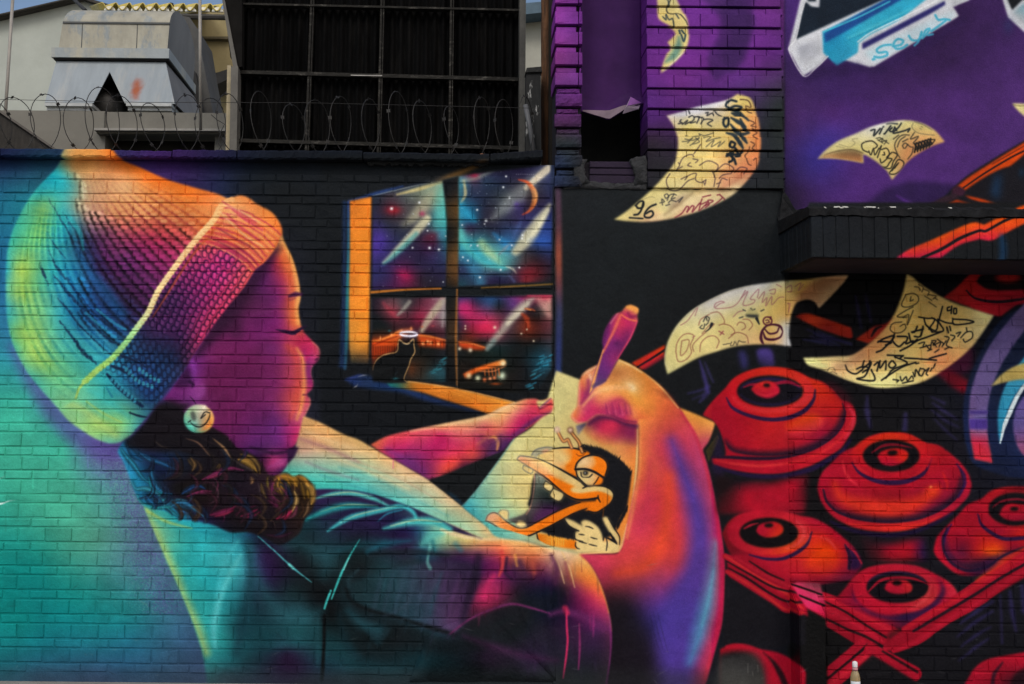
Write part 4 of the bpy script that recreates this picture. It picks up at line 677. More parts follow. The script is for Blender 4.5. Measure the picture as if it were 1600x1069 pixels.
with clip(HAND, .6):
    glow(565, 645, 40, 24, 'ffe4b0', .9, 40); stroke('230 770, 320 680, 430 650, 560 650', [3, 6, 8, 4], 'f8b878', 4, .75); stroke('220 560, 300 510, 330 495', [3, 5, 3], 'f4c898', 3, .7); stroke('205 620, 200 700, 195 770', [3, 4, 4], 'f0a080', 3, .7); stroke('275 560, 282 590', [3, 4], 'f4c0a0', 2.5, .8); stroke('265 600, 262 680, 215 760', [5, 7, 3], '8a2858', 4, .75)
    stroke('380 800, 430 760, 500 740, 560 800, 590 890', [4, 9, 10, 8, 5], 'a82c5c', 6, .6)
    for x in (385, 430, 475, 520, 550): stroke('%d 760, %d 830' % (x, x + 12), [1, 2.5], '8a2458', 2, .6); stroke('%d 770, %d 840' % (x + 18, x + 30), [1, 2], 'd8607a', 2, .5)
    stroke('310 850, 420 845, 520 880, 600 890', [2, 3, 4, 3], '6a1c44', 2, .7); stroke('520 690, 570 760, 590 850', [8, 10, 8], 'ee9448', 6, .7); stroke('470 540, 560 560, 640 600', [10, 14, 6], 'c88444', 9, .4); stroke('470 455, 560 495, 640 545', [2, 3, 2], 'f8d898', 1.6, .8)
    stroke('165 800, 150 850, 190 888, 220 890', [3, 4, 3, 2], 'f0a888', 2, .6)
fill('178 915*, 250 895, 232 930, 192 985*', '200 920 6a6478,240 905 3a3044,200 960 8a8480', .8)
PEN = '528 80*, 560 72, 612 95, 615 118, 604 150, 610 175, 600 215, 560 310, 470 455, 384 606, 310 650, 270 692*, 288 620, 330 490, 368 370, 363 335, 376 260, 410 195, 450 140, 500 118, 512 100'
fill(PEN, '540 130 b02858,590 110 e09050,540 90 e89850,520 190 c42c5c,470 200 d43c58,560 220 b82a60,480 280 b02a64,520 270 8c2560,430 320 8a2870,470 340 6a2062,420 420 8c2a74,400 500 7c2c7c,440 440 982c6c,350 580 5c3070,320 620 6a4a78,385 260 6a1f60,420 200 a03070', .8, 1, 4)
with clip(PEN, .5):
    fill('528 82*, 560 76, 612 98, 606 128, 570 110, 534 96*', 'f2a050', 1.2); stroke('495 140, 540 170, 600 185', [2, 3, 3], 'ec7850', 1.6, .85); stroke('488 150, 440 260, 400 340, 370 400', [4, 5, 4, 3], 'ec7058', 2.2, .8); stroke('366 390, 330 500, 300 610, 275 688', [3, 5, 5, 4], 'e89a58', 1.4, .95); stroke('606 190, 560 300, 470 450', [3, 4, 3], 'e04468', 2, .8); stroke('450 145, 400 215, 370 330', [3, 6, 5], '5a1c54', 3, .7); stroke('470 130, 420 200', [1.5, 2], 'e88090', 1.4, .7)
    stroke('300 640, 350 610, 384 600', [5, 6, 4], '4a3a5c', 3, .7); stroke('540 130, 560 155, 600 150', [3, 5, 4], '7a1c48', 2.5, .7); fill('450 330*, 480 325, 470 350, 445 350*', '4a1850', 2, .7)
stroke('384 606, 470 455', [1, 1.5], '3a1848', 1.2, .5)
V()
# ---- hair
V(180, 660, 5)
HAIR = '60 150*, 130 110, 240 0*, 340 -120, 480 -110, 560 -60, 640 -40, 780 50, 880 110, 940 190, 1010 220, 1100 270, 1160 340, 1190 400, 1260 420, 1330 400, 1400 430, 1440 410, 1490 440, 1550 500, 1562 600, 1540 680, 1480 760, 1450 850, 1400 900, 1280 960, 1160 900, 1040 860, 900 860, 760 800, 620 770, 500 760, 420 700, 330 680, 220 640, 160 560, 130 480, 100 400, 60 300, 20 230'
fill(HAIR,
 '80 180 1c6a9c,30 230 2a90bc,70 300 2c8ab4,150 350 2070a0,150 450 1f88ac,200 520 2080ac,200 600 1c6a9c,300 650 2090b0,420 680 2888b0,500 720 1e8cac,'
 '180 140 141c38,300 200 121a34,250 280 17284c,400 300 142a50,300 400 10203c,380 480 0e1526,500 450 121018,450 600 12182a,600 700 1a1c34,400 120 14141c,600 150 141218,700 250 15121a,900 250 140f16,820 450 16101a,1000 500 18101c,1200 700 150e16,1100 850 140e14,1300 850 170f16,1250 500 2a1a20,1450 600 241810,700 760 1c1a3c,900 800 120f18,560 -40 141018,850 150 1c1018,1000 650 1a0e18,1500 650 2a1c14', b=1.2, sm=8)
hair = [
 ('40 200, 80 260, 140 330, 210 430, 260 470', [3, 5, 4, 2], '2f9cc4'), ('90 170, 150 260, 210 300', [3, 6, 2], '1f6aa4'), ('200 240, 320 300, 430 350, 480 370', [2, 4, 5, 2], '235a94'), ('180 230, 260 290, 400 330', [2, 3, 1], '2f78b0'),
 ('280 360, 290 440, 320 510, 380 550, 440 560', [3, 4.5, 4, 3, 2], '2c84b8'), ('260 430, 290 520, 400 565', [1, 2.5, 1.5], '1f9cb8'), ('130 470, 160 520, 240 520, 320 560, 380 620, 380 670', [5, 4, 2.5, 2.5, 2.5, 2], '3ea8c4'),
 ('170 570, 200 630, 260 660, 380 665, 440 660', [5, 5, 4, 3, 2], '2fb0bc'), ('440 660, 490 630, 560 640, 620 680, 690 735', [2, 4, 4, 4, 3], '3c90c8'), ('400 660, 440 700, 500 740', [2, 3, 2], '2fa0b8'), ('440 610, 500 605, 560 612', [1.5, 2.5, 1], '3a7898'),
 ('500 690, 540 700, 575 710', [3, 5, 2], '3a7cc0'), ('460 660, 500 700, 530 720', [1, 2, 1], '2a6aa0'), ('520 560, 580 520, 660 500, 700 520', [2, 5, 5, 2], '1f4a84'), ('560 580, 640 550, 740 555', [1, 3, 2], '7a2c58'), ('600 560, 680 540, 750 540', [1, 2, 1], '8c3060'),
 ('590 280, 620 330, 600 380', [2.5, 4, 1], '80603a'), ('570 290, 600 340', [1.5, 2], '5a4630'), ('630 150, 690 190, 740 260', [1, 3.5, 1], '7a5c48'), ('760 130, 830 190, 870 240, 910 290', [0.6, 4, 5, 1.5], '9a7048'), ('800 180, 870 230, 900 280', [1, 2.5, 1], 'b88a58'), ('910 285, 980 330, 1060 370, 1110 420', [2, 2, 2, 1.5], '4a3c3c'),
 ('960 290, 1040 310, 1100 370', [2, 8, 3], 'a87c34'), ('980 250, 1060 270, 1120 340, 1130 400', [1, 3, 2.5, 1], '8a6a38'), ('990 300, 1060 330, 1110 390', [2, 3.5, 1], 'd0a048'), ('1060 430, 1070 460, 1060 480', [2, 3.5, 1], 'a87c54'),
 ('680 450, 760 410, 850 370, 920 360, 1000 375', [1.5, 4.5, 4, 3, 1], '8a2c60'), ('720 440, 800 410, 850 385', [1, 3, 1], 'b03868'), ('780 360, 820 330, 800 380', [1, 2, 1], '7a5a30'), ('750 470, 800 530, 790 600, 730 640', [1, 1.4, 1.4, 1], '5a3a4a'), ('1110 450, 1130 540, 1140 640', [1, 1.5, 1], '4a3844'),
 ('740 725, 820 710, 900 680, 940 655', [2, 6, 5, 1], '8a2454'), ('780 735, 860 715, 920 690', [1, 3, 1], 'b02c5c'), ('980 735, 1050 710, 1110 680', [1, 3.5, 1], '9a2854'), ('1000 745, 1080 730, 1130 700', [1, 2, 1], '7a2048'), ('940 720, 1010 680, 1100 650', [1, 2, 1], '5a1c40'),
 ('1140 480, 1150 540, 1180 590', [1.5, 3, 2], '806440'), ('1190 430, 1190 480, 1210 540', [1, 2, 1], '8c7434'), ('1260 430, 1230 500, 1230 570, 1290 620, 1340 590', [3, 9, 8, 6, 2], '7a2a5c'), ('1330 480, 1340 540, 1320 600', [3, 5, 3], '8a3058'),
 ('1240 460, 1290 420, 1340 430, 1350 500', [3, 9, 6, 2], 'c88c30'), ('1280 440, 1270 490, 1290 530, 1300 570', [8, 9, 5, 1], 'dca038'), ('1330 420, 1390 440, 1420 500', [4, 9, 3], 'c08a2c'), ('1350 450, 1360 520', [5, 2], 'a8782a'), ('1420 420, 1480 440, 1510 500', [4, 9, 7], 'c88c34'), ('1490 480, 1540 520, 1555 580, 1530 640', [7, 11, 8, 3], 'dca850'), ('1500 530, 1510 590', [4, 2], 'b8862c'), ('1450 470, 1470 540, 1480 600', [4, 4, 1], '8a6424'),
 ('1400 540, 1415 590, 1405 650, 1380 700', [3, 5, 5, 3], 'dcb068'), ('1380 690, 1330 730, 1260 755', [4, 6, 2], 'd02c60'), ('1350 700, 1300 740', [3, 3], 'e0407a'), ('1420 650, 1400 720, 1360 750', [2, 3, 1], '7a3a50'), ('1450 620, 1470 680, 1430 740', [2, 3, 1], '4a3020'), ('1510 620, 1500 690, 1470 740', [2, 3, 1], '8a6848'),
 ('1200 610, 1260 650, 1330 640', [3, 4, 2], '6a2048'), ('380 130, 440 170, 500 190', [1, 3, 1], '2a3048'), ('520 220, 640 240, 720 280', [1, 2, 1], '241c28'), ('650 480, 720 470, 800 490', [1, 1.5, 1], '3a2030'), ('1180 880, 1300 890, 1380 860', [2, 4, 2], '3a1c34'), ('260 540, 330 590, 370 640', [4, 5, 3], '1a4c7c'), ('230 560, 280 620, 340 650', [5, 6, 3], '1c5c92')]
HC0 = clip(HAIR, 2.5); HC0.__enter__()
def lock(s_, w_, c_, n_=7, gap=1.5):
    """a lock of hair: strands side by side that meet at the tips"""
    P = path(s_, False, 2.0); L = len(P); tan_ = np.gradient(P, axis=0); nn = np.stack([-tan_[:, 1], tan_[:, 0]], 1); nn /= np.maximum(np.hypot(nn[:, 0], nn[:, 1]), 1e-6)[:, None]
    ww = max(w_); tap = np.sin(np.linspace(0.15, math.pi - 0.05, L)) ** 0.8
    for k in range(n_):
        o_ = (k - (n_ - 1) / 2) / (n_ / 2) * ww * gap * .55 + rng.normal(0, .35)
        f_ = math.exp(-((k - (n_ - 1) / 2) / (n_ * .38)) ** 2)
        c = np.clip(hx(c_) * (0.28 + 0.60 * f_ * rng.uniform(.7, 1.25)), 0, 1)
        stroke(P + nn * (o_ * tap)[:, None], [.4, rng.uniform(.9, 1.9), .4], c, 0.9, .85)
for s_, w_, c_ in hair:
    stroke(s_, [k * 1.9 for k in w_], hx(c_) * .35, 3, .5)
for s_, w_, c_ in hair:
    lock(s_, w_, c_, 5 + int(max(w_)))
for k in range(46):     # darker locks that fill the mass, all sweeping down and to the right
    x, y = rng.uniform(260, 1300), rng.uniform(80, 760); a_ = .75 + .5 * math.sin(x / 260 + y / 400); L = rng.uniform(120, 260)
    c = [(.30, .22, .17), (.14, .11, .12), (.26, .12, .18), (.10, .16, .28)][k % 4 if x > 420 else 3]
    lock('%f %f, %f %f, %f %f, %f %f' % (x, y, x + L * .35 * math.cos(a_), y + L * .35 * math.sin(a_), x + L * .7 * math.cos(a_ + .35), y + L * .7 * math.sin(a_ + .35), x + L * .9 * math.cos(a_ + .9), y + L * .95 * math.sin(a_ + .9)), [4.2], c, 8)
for s_, w_, c_ in hair:
    if max(w_) > 3.4: stroke(s_, [k * .28 for k in w_], hx(c_), 0.9, .4)
HC0.__exit__()
HC = clip(HAIR, 1.5); HC.__enter__()
for k in range(160):   # fine strands
    x, y = rng.uniform(250, 1380), rng.uniform(120, 800)
    L = rng.uniform(60, 160); a_ = 0.5 + 0.6 * math.sin(x / 300) + rng.normal(0, 0.25)
    c_ = at_px(x / 5 + 180, y / 5 + 660) * (1.35 if rng.random() < 0.6 else 0.55) + np.array([0.03, 0.022, 0.025])
    stroke('%f %f, %f %f, %f %f' % (x, y, x + L * math.cos(a_) / 2, y + L * math.sin(a_) / 2, x + L * math.cos(a_ + 0.5), y + L * math.sin(a_ + 0.5)), [0.3, rng.uniform(0.8, 2.2), 0.3], c_, 1.0, 0.5)
HC.__exit__()
V(0, 480, 4)
fill('980 600*, 1060 580, 1140 600, 1200 600, 1160 640, 1150 700, 1170 760, 1220 790, 1330 780, 1400 810, 1460 870, 1400 900, 1000 900, 800 880, 770 830*, 830 800, 920 710', '141016', 3, 0.9)
for s_, c_, w_ in (('960 830, 1010 870, 1060 880', '4a4038', 2), ('1160 820, 1240 850, 1300 920', '7a5a48', 3), ('1330 820, 1400 880, 1440 940', '9a7450', 4), ('1240 800, 1300 840, 1380 870', '2a2024', 2)):
    stroke(s_, [0.5, w_, 0.6], c_, 1.2, 0.8)
V()
# smiling earring
fill(ell(310.7, 654.5, 23.5, 22), '292 650 8cc8a0,296 640 a4c898,305 665 7cc0b0,300 674 4cb8a0,318 640 d8d0b8,325 648 e0b070,330 660 f09a44,322 672 e88a40,310 650 b8b49c,312 662 a0a890', 0.8, 1.0, 4)
stroke(ell(310.7, 654.5, 22.5, 21), 1.6, '296 660 58a890,330 655 f0b060,310 634 c8c8a8,308 676 50b098', 1.0, 0.7)
fill(ell(302, 650, 4.0, 8, -12), '4a504c', 1.0, 0.85)
strokes('297 659, 303 665, 313 667, 322 661, 327 652, 328 646', [1, 2.4, 2.4, 2.4, 1], '17181c', 0.8)
strokes('294 660, 298 657; 314 653, 320 644, 327 645; 314 654, 321 648', 2, '17181c', 0.8)
glow(319, 636, 4, 4, 'fff4d8', 0.95)
strokes('297 620, 301 624, 306 631', [1, 1.8, 1.2], '1c1020', 0.8)

stroke('392 699, 425 708, 446 706, 460 699', [3, 5, 5, 3], '2a1030', 3, .85)
glow(438, 722, 9, 7, 'c85090', .85); stroke('420 730, 440 722, 452 712', [3, 8, 3], '9a3c80', 4, .6)
fill('448 702*, 467 698*, 460 714, 450 724*', '2c1438', 1.5, .95)
# ---------------------------------------------------------------- right half: spray cans, flying sheets, lettering, painted brick pier
V()
# pier and purple wall
fill('860 -60*, 1226 -60*, 1226 296*, 860 292*', '870 10 8a3a98,890 40 80389a,870 90 8a3a8c,905 120 6c3484,870 150 5c3070,890 170 5a2c66,880 195 54305c,870 215 343438,895 220 30343c,870 238 2a3040,900 240 2c3038,880 260 28344c,905 270 24262a,870 285 2a3450,'
 '950 20 3c1a58,1010 20 6a2f8c,1050 60 6c2e8c,1100 20 6e3090,1150 60 703092,1200 20 6a2e84,1020 100 6c2c8a,1060 130 6c2c84,1110 110 6a2c86,1180 100 6a2e88,1215 80 602c80,1020 150 58287a,1100 140 602c80,1160 130 58307a,1215 130 443058,1020 190 4a2468,1050 180 4e2468,1020 215 34243c,1020 235 2a2430,1020 260 26242c,1040 285 24262a,1215 160 2a2e34,1200 200 24292e,1215 250 24292d,1200 290 24282c,950 270 2a1c34,960 200 30183c', 1, 1, 6)
fill('1055 -10*, 1120 -10*, 1157 40, 1152 70, 1130 125*, 1115 120, 1105 95, 1120 60', '3c2458', 5, .75, off=(20, -12))
fill('1146 -20*, 1180 -20*, 1172 60, 1160 100, 1115 134*, 1105 95, 1122 60, 1128 10', '3a2058', 4, .7, off=(0, -4))
fill('1226 -60*, 1800 -60*, 1800 345*, 1226 345*', '1235 20 4a2a78,1240 100 3c2460,1240 200 442866,1230 320 1f1630,1250 300 301c48,1300 150 3c2260,1380 130 3a2058,1300 180 4c2870,1400 180 4c2a70,1500 100 3a2056,1480 60 301a48,1560 80 402460,1590 150 4a2a6c,1550 220 4a2a6e,1450 200 4c2a70,1300 210 443088,1280 240 3c3092,1270 260 3a2c80,1330 260 4a2a78,1400 300 502c78,1300 320 4c2a74,1700 200 4a2a6c,1500 160 4c2a70,1260 160 442866', 1, 1, 8)
# soft shade of the sheet on the purple wall
fill('1352 322*, 1380 298, 1420 284, 1470 286, 1500 296, 1450 330*', '2a1a48', 3, .85); stroke('1402 306, 1415 314, 1435 323', [2, 5, 4], '5a3088', 3, .8)
# light-edged lettering at the top
V(1200, 0, 4)
glow(280, 440, 120, 60, '2a1844', .6); glow(640, 430, 120, 40, '2c1a48', .7); glow(560, 380, 80, 30, '24305c', .6)
W = 'd4d8e0'
fill('220 -80*, 170 130, 125 310*, 220 478*, 300 425, 380 350*, 640 420*, 1190 100*, 1155 45, 1250 5*, 1300 -80*', W, 1)
fill('232 10*, 320 45*, 330 -80*, 900 -80*, 640 35, 172 248*', '14202e', 1)
fill('225 0*, 290 0*, 320 45*, 270 40, 245 15*', W, 1); fill('240 -40*, 300 -40*, 300 10*, 250 10*', '14202e', 1)
fill('182 292*, 270 260, 328 220*, 330 320, 225 425*, 190 350', '230 300 a8acb8,290 260 c0c4cc,300 320 b0b4be,240 390 c4c8d0', 2); 
fill('340 200*, 500 120, 860 -60*, 1060 -60*, 560 330*, 430 412*, 345 330*', '380 300 2096c0,450 350 2a9cc4,520 250 30aacc,600 180 38b4d4,700 150 34b0d0,800 80 2ca8cc,900 20 30acd0,420 220 1c8cbc,500 320 2a98c0', 1)
fill('352 210*, 560 90, 800 -40*, 900 -40*, 640 110, 358 268*', '1a4a90', 1); stroke('500 240, 700 150, 900 50', [2, 4, 2], '60ccdc', 3, .6); stroke('345 200, 560 110, 760 10', 2.5, '48c4dc', 1, .8); stroke('460 270, 640 190, 820 100', [1, 2, 1], '1c90b8', 2, .6)
fill('566 268*, 650 210, 900 90, 1100 -10*, 1115 40*, 1155 45, 1190 100*, 660 418*, 560 352*', W, 1)
fill('588 272*, 900 110, 1105 5*, 1108 30*, 1000 95, 590 310*', '2c2a6c', 1)
stroke('560 262, 640 205, 900 80, 1095 -15', 2, 'f0f4f8', .8, .8); fill('600 330*, 900 180, 1150 70*, 1170 100*, 670 390*', '650 360 b8e0ec,800 280 c8e4ee,1000 180 bcdcea,1100 120 c4e0ec', 4, .7)
strokes('770 280, 720 285, 680 310, 690 330, 740 325, 745 345, 700 360, 665 355; 665 370, 655 372; 780 290, 830 280, 845 255, 810 245, 785 275, 800 305, 840 300, 870 280; 880 225, 900 250, 940 250, 960 215; 960 200, 940 260, 915 285; 965 240, 1000 200, 1010 180, 985 190, 970 225; 1000 220, 1030 215; 1045 95, 1065 125, 1100 120, 1135 125; 1110 130, 1070 160, 1020 195', 4.2, '44b4d4', 1.0, .95)
stroke('232 10, 210 80, 172 248, 130 310, 222 475, 300 425, 375 352', 1.6, 'f4f6fa', .8, .8); stroke('195 400, 225 440, 270 410', 1, '9aa0ac', .8, .6)
fill('1460 -20*, 1500 110*, 1600 200*, 1700 260*, 1700 -20*', W, 1); fill('1480 -40*, 1525 65*, 1600 -10*, 1600 -40*', '14181f', 1); fill('1530 75*, 1600 20*, 1700 20*, 1700 220*, 1600 170*', '1560 90 a8b8c0,1590 60 8ab0c0,1600 140 b8bcc4', 2); glow(1500, 160, 40, 60, '2a3c6c', .4)
fill('1145 -20*, 1155 45*, 1240 5*, 1300 -20*', 'c8ccd4', 1)
stroke('230 500, 400 440, 560 420', [4, 16, 10], '2a1848', 10, .6); stroke('700 430, 1000 270, 1220 130', [8, 14, 8], '2c1a4c', 10, .6)
# small sheet at the right edge
fill('1525 646*, 1700 650*, 1700 800*, 1600 725*, 1560 690', 'dcd090', 1); stroke('1530 655, 1570 662, 1620 660', 1.2, '5a5030', .8, .7)
# orange rails on purple wall and over the ledge
V(1270, 170, 4.848)
fill('870 740*, 1000 660, 1060 600, 1180 500, 1400 360, 1620 230*, 1700 200*, 1700 800*, 870 800*', '16151c', 1); 
fill('1090 590*, 1180 520, 1400 380, 1620 245*, 1620 330*, 1500 430, 1440 450, 1300 520, 1150 620*', '1100 590 c8400c,1300 450 d8460c,1500 340 dc480a,1600 280 d8440a', 1)
fill('1060 600*, 1100 585, 1155 620, 1130 660, 1050 650*', '3c1c30', 1.5); stroke('1140 600, 1300 490, 1500 370, 1620 310', [2, 2.4, 2.4, 2.4], '14121a', .8); stroke('1360 420, 1500 340, 1620 270', [1, 1.6, 1], '2a1414', .8, .7)
fill('970 740*, 1090 690*, 1270 740*, 1180 745, 1100 712, 1020 745*', 'd8400c', 1); fill('1150 655*, 1300 690, 1480 755*, 1440 760, 1300 715, 1190 680*', 'dc440c', 1); stroke('880 740, 1000 690, 1080 660', [6, 10, 8], '3a2430', 3, .8)
fill('1380 500*, 1425 495, 1420 600, 1400 690, 1350 640*', '14406c', 6, .7); glow(1580, 480, 30, 50, '10304c', .6)
V(1200, 230, 4)
fill('260 345*, 1700 345*, 1700 700*, 60 800*', '300 450 1c2026,600 400 1a1c20,900 500 1a1d20,1300 430 161618,1200 600 171a1d,1500 500 14161a,200 550 1e2226', 1)
fill('1520 400*, 1580 370, 1700 340*, 1700 440*, 1600 480, 1500 530, 1400 582, 1320 575*, 1200 610, 1080 690*, 800 692*, 880 640, 1000 590, 1200 500, 1290 470, 1350 485*, 1440 440', '820 680 c81c48,900 650 d83428,1050 580 e04c10,1250 490 e85412,1420 460 e8520e,1560 390 ea540c,1650 380 ea520c,1050 680 cc1c48,1200 610 d02038,1350 570 d4203c,1450 520 dc3c20,1550 470 e44c14,960 690 c81c48', 1)
stroke('960 692, 1080 640, 1200 570, 1320 522, 1360 525, 1480 460, 1700 370', [4, 5, 5, 4, 4, 5, 5], '15141a', 1); stroke('1250 360, 1380 365, 1500 375', [3, 5, 3], '14161a', 1)
stroke('1460 560, 1470 640, 1465 700', [8, 12, 10], '143a60', 7, .7); glow(1420, 260, 30, 70, '14406c', .0)

# ---- flying sheets
def sheet(s_, cols, rim=None):
    fill(s_, cols, .9, 1, 4)
INK = '1c2026'
V(950, 140, 4.858)
S1 = '440 200*, 560 170, 660 140, 800 110, 910 80, 980 35*, 1070 65, 1110 140, 1140 250, 1155 380, 1150 480, 1130 580, 1080 660, 960 790, 820 870, 640 940, 480 980, 300 1003, 150 998, 45 985*, 130 930, 240 840, 360 730, 440 640, 500 560, 525 470, 525 360, 500 290'
sheet(S1, '460 205 e8d8c0,560 190 e0e0e8,680 160 dcdce8,850 110 e8e0d8,980 60 e4d080,1060 100 e0c878,1000 150 e4c070,1100 250 e09a60,1130 400 dc8850,1100 500 dc8a58,1040 400 e0a868,900 250 e8cc84,760 230 e8d8a8,600 250 e8d890,560 350 ecd890,760 400 ecd488,900 420 e8c878,600 500 ecd68c,750 520 ecd488,980 560 e09c68,500 640 ecd890,650 680 e8d084,800 650 e4c480,880 700 dc9c74,1000 640 dc8a60,850 760 e8c890,700 770 e8cc90,950 720 e8d0a0,400 760 e8d890,250 880 ead890,120 970 ecda90,350 970 dcb088,550 900 e0b890,700 840 e0c898,600 830 e8d8a8,480 880 d8c898,560 970 e0b888,420 920 e8d898,780 840 e4d0a0')
with clip(S1, .6):
    stroke('330 985, 480 940, 600 860, 760 790, 900 760, 1060 650', [3, 8, 8, 6, 6, 4], 'f0dca8', 5, .8); stroke('480 890, 560 820, 600 800', [4, 10, 4], 'a89078', 7, .6); stroke('860 750, 980 690, 1080 630', [6, 12, 6], 'b86c50', 7, .6); stroke('430 950, 560 850, 640 790', [2, 4, 2], '8a7050', 4, .5)
    stroke('470 205, 680 150, 900 95', [4, 10, 5], 'eeeef4', 6, .7)
    strokes('210 880, 240 850, 270 850, 265 890, 230 900, 215 880; 268 860, 255 910, 230 945, 200 950', 3.6, INK, .8)
    strokes('365 870, 320 890, 285 930, 280 965, 320 970, 345 945, 330 920, 290 940', 3.6, INK, .8); stroke('165 972, 265 978', 2.4, INK, .8)
    stroke(ell(300, 880, 90, 55, -30, 200, 330), .8, '6a6048', .7, .7)
    strokes('395 860, 430 850, 410 830, 415 875; 430 800, 450 790, 460 810, 440 825, 430 805; 450 840, 470 800, 500 795, 480 830, 510 820; 460 860, 480 840, 520 850; 500 790, 520 800; 530 845, 570 815, 540 855; 440 880, 470 870', 1.6, '2c2c34', .7)
    strokes('510 970, 560 940, 600 885, 615 890, 600 930, 640 880, 655 885, 640 930, 700 860, 690 920; 715 830, 705 870, 760 850, 700 915; 720 815, 780 800; 740 880, 800 845, 760 840, 770 870, 740 895; 800 880, 870 820, 850 800, 885 830, 880 850; 830 800, 850 795', 2.0, '7a2038', .8)
    strokes('550 235, 540 250, 560 260, 530 265; 560 270, 600 240, 580 270, 620 250; 610 215, 640 200, 650 230, 620 260, 660 250; 650 215, 690 210, 670 260; 680 215, 720 225, 700 265; 720 235, 760 230, 790 240, 750 265, 780 285; 740 180, 760 175, 750 200, 790 180, 800 195; 810 165, 830 190, 860 205; 610 160, 620 185', 2.2, '2a2c34', .8)
    strokes('900 100, 890 130, 920 145, 960 130, 1010 140, 970 160; 905 100, 930 85, 970 95; 880 220, 870 260, 890 290, 910 260, 905 220, 870 235', 4.4, '24303a', 1)
    for s_ in ('920 150, 980 170, 1040 220, 1060 240', '930 220, 980 250, 1040 290', '925 270, 960 310, 1010 340, 1070 330', '900 330, 960 350, 1000 420', '960 370, 990 400, 1020 450', '1000 230, 1030 300, 1060 320', '940 180, 1000 200', '1000 340, 1050 410'):
        stroke(s_, [3, 7, 3], '24323c', 1.2, .95)
    strokes('930 400, 920 430, 945 445, 960 415, 935 400; 900 505, 940 495, 1000 490, 1020 470; 930 480, 940 540, 915 555; 945 510, 965 570; 960 450, 1000 500, 970 510; 905 490, 950 480', 4.6, '1c242c', .9)
    strokes('1000 80, 1060 90, 1080 140, 1040 130, 1060 170, 1090 180; 1070 240, 1110 260, 1080 280, 1120 290; 1090 300, 1130 330, 1100 350, 1130 380; 1080 400, 1110 420, 1090 450, 1120 470; 1070 440, 1060 480, 1040 500, 1060 570, 1080 580; 1100 540, 1120 520', 1.8, '4a3028', .8)
    strokes('560 400, 600 395, 640 370, 600 410; 580 380, 640 390, 690 370, 620 430; 640 360, 700 350, 690 335, 730 350, 800 330; 660 370, 690 400, 640 420; 720 370, 780 360, 740 400, 800 380, 850 370; 740 440, 800 390, 780 440, 850 400, 830 440, 880 400; 590 350, 605 355', 1.4, '3a3c3c', .7)
    strokes('530 560, 540 580, 520 610, 560 590; 540 570, 560 530, 600 500, 640 495, 650 510; 650 490, 700 420; 620 560, 600 580, 630 590; 640 530, 680 540, 660 560; 690 580, 740 550, 780 550, 830 580, 820 620; 820 620, 880 570, 930 585, 950 610, 930 640; 960 630, 1000 595, 1050 605, 1030 640; 470 640, 440 690, 450 740, 480 765, 540 760, 600 700, 650 680; 550 685, 600 660, 580 690; 600 660, 640 640, 670 640, 660 690, 700 710, 740 690; 720 700, 730 730; 740 690, 735 720; 790 620, 810 660, 800 740; 820 720, 850 710; 840 680, 870 650, 920 640; 830 750, 860 680, 900 690', 1.5, '3c2c38', .7)
V(1055, -10, 1)
V(800, 0, 4)
S2 = '900 -40*, 1010 -40*, 1040 30, 1090 120, 1102 200, 1100 260, 1080 320, 1030 380, 970 430, 930 458*, 935 420, 965 340, 990 310, 968 270*, 1000 240, 1020 210, 985 170, 915 125, 908 60'
sheet(S2, '920 20 ead890,960 60 e8d488,1000 10 e8dc9c,950 110 e6d080,1060 120 ead68c,1050 160 ead48c,1080 220 e8d888,1000 260 e0cc84,1020 320 e4d890,960 400 ead890,1060 300 e8d890,1040 200 dcc880')
with clip(S2, .6):
    stroke('1040 240, 1035 300, 1010 350, 960 390', [4, 12, 12, 4], '4a8080', 5, .75); stroke('990 0, 965 60, 985 90, 1040 90, 1080 130, 1095 160', 1.6, '2a2c30', .8); strokes('940 110, 960 130, 960 95, 980 130, 1000 120, 1010 170; 970 0, 980 40; 1020 90, 1040 120', 2.2, '2a3a48', .9)
    strokes('1045 190, 1060 240, 1070 265, 1080 220, 1060 190', 3.4, '2a4450', 1); stroke('950 450, 1010 390, 1070 330', 1.6, 'f0f0e0', .8, .7)
V(1270, 170, 4.848)
S5 = '35 380*, 100 310, 200 240, 320 190, 430 140, 560 105, 680 88, 770 95, 850 120, 930 170, 1000 250*, 900 285, 800 340, 720 400, 660 470, 600 540*, 560 470, 480 400, 400 350, 380 345, 385 412*, 300 395, 180 378, 90 375'
sheet(S5, '60 370 dcc890,150 290 dcd090,300 220 d8d0a0,420 170 d8d4c0,500 140 dcdcd0,650 110 dcd498,760 110 d8cc88,880 160 d8c078,980 245 d8a868,850 250 d89860,700 270 d8a468,600 220 dcd090,500 260 dccc88,380 270 dcd08c,300 260 dcd090,480 340 dcc880,600 400 d8b870,660 400 d8a468,600 500 dcc480,700 350 d89860,560 460 dcc880')
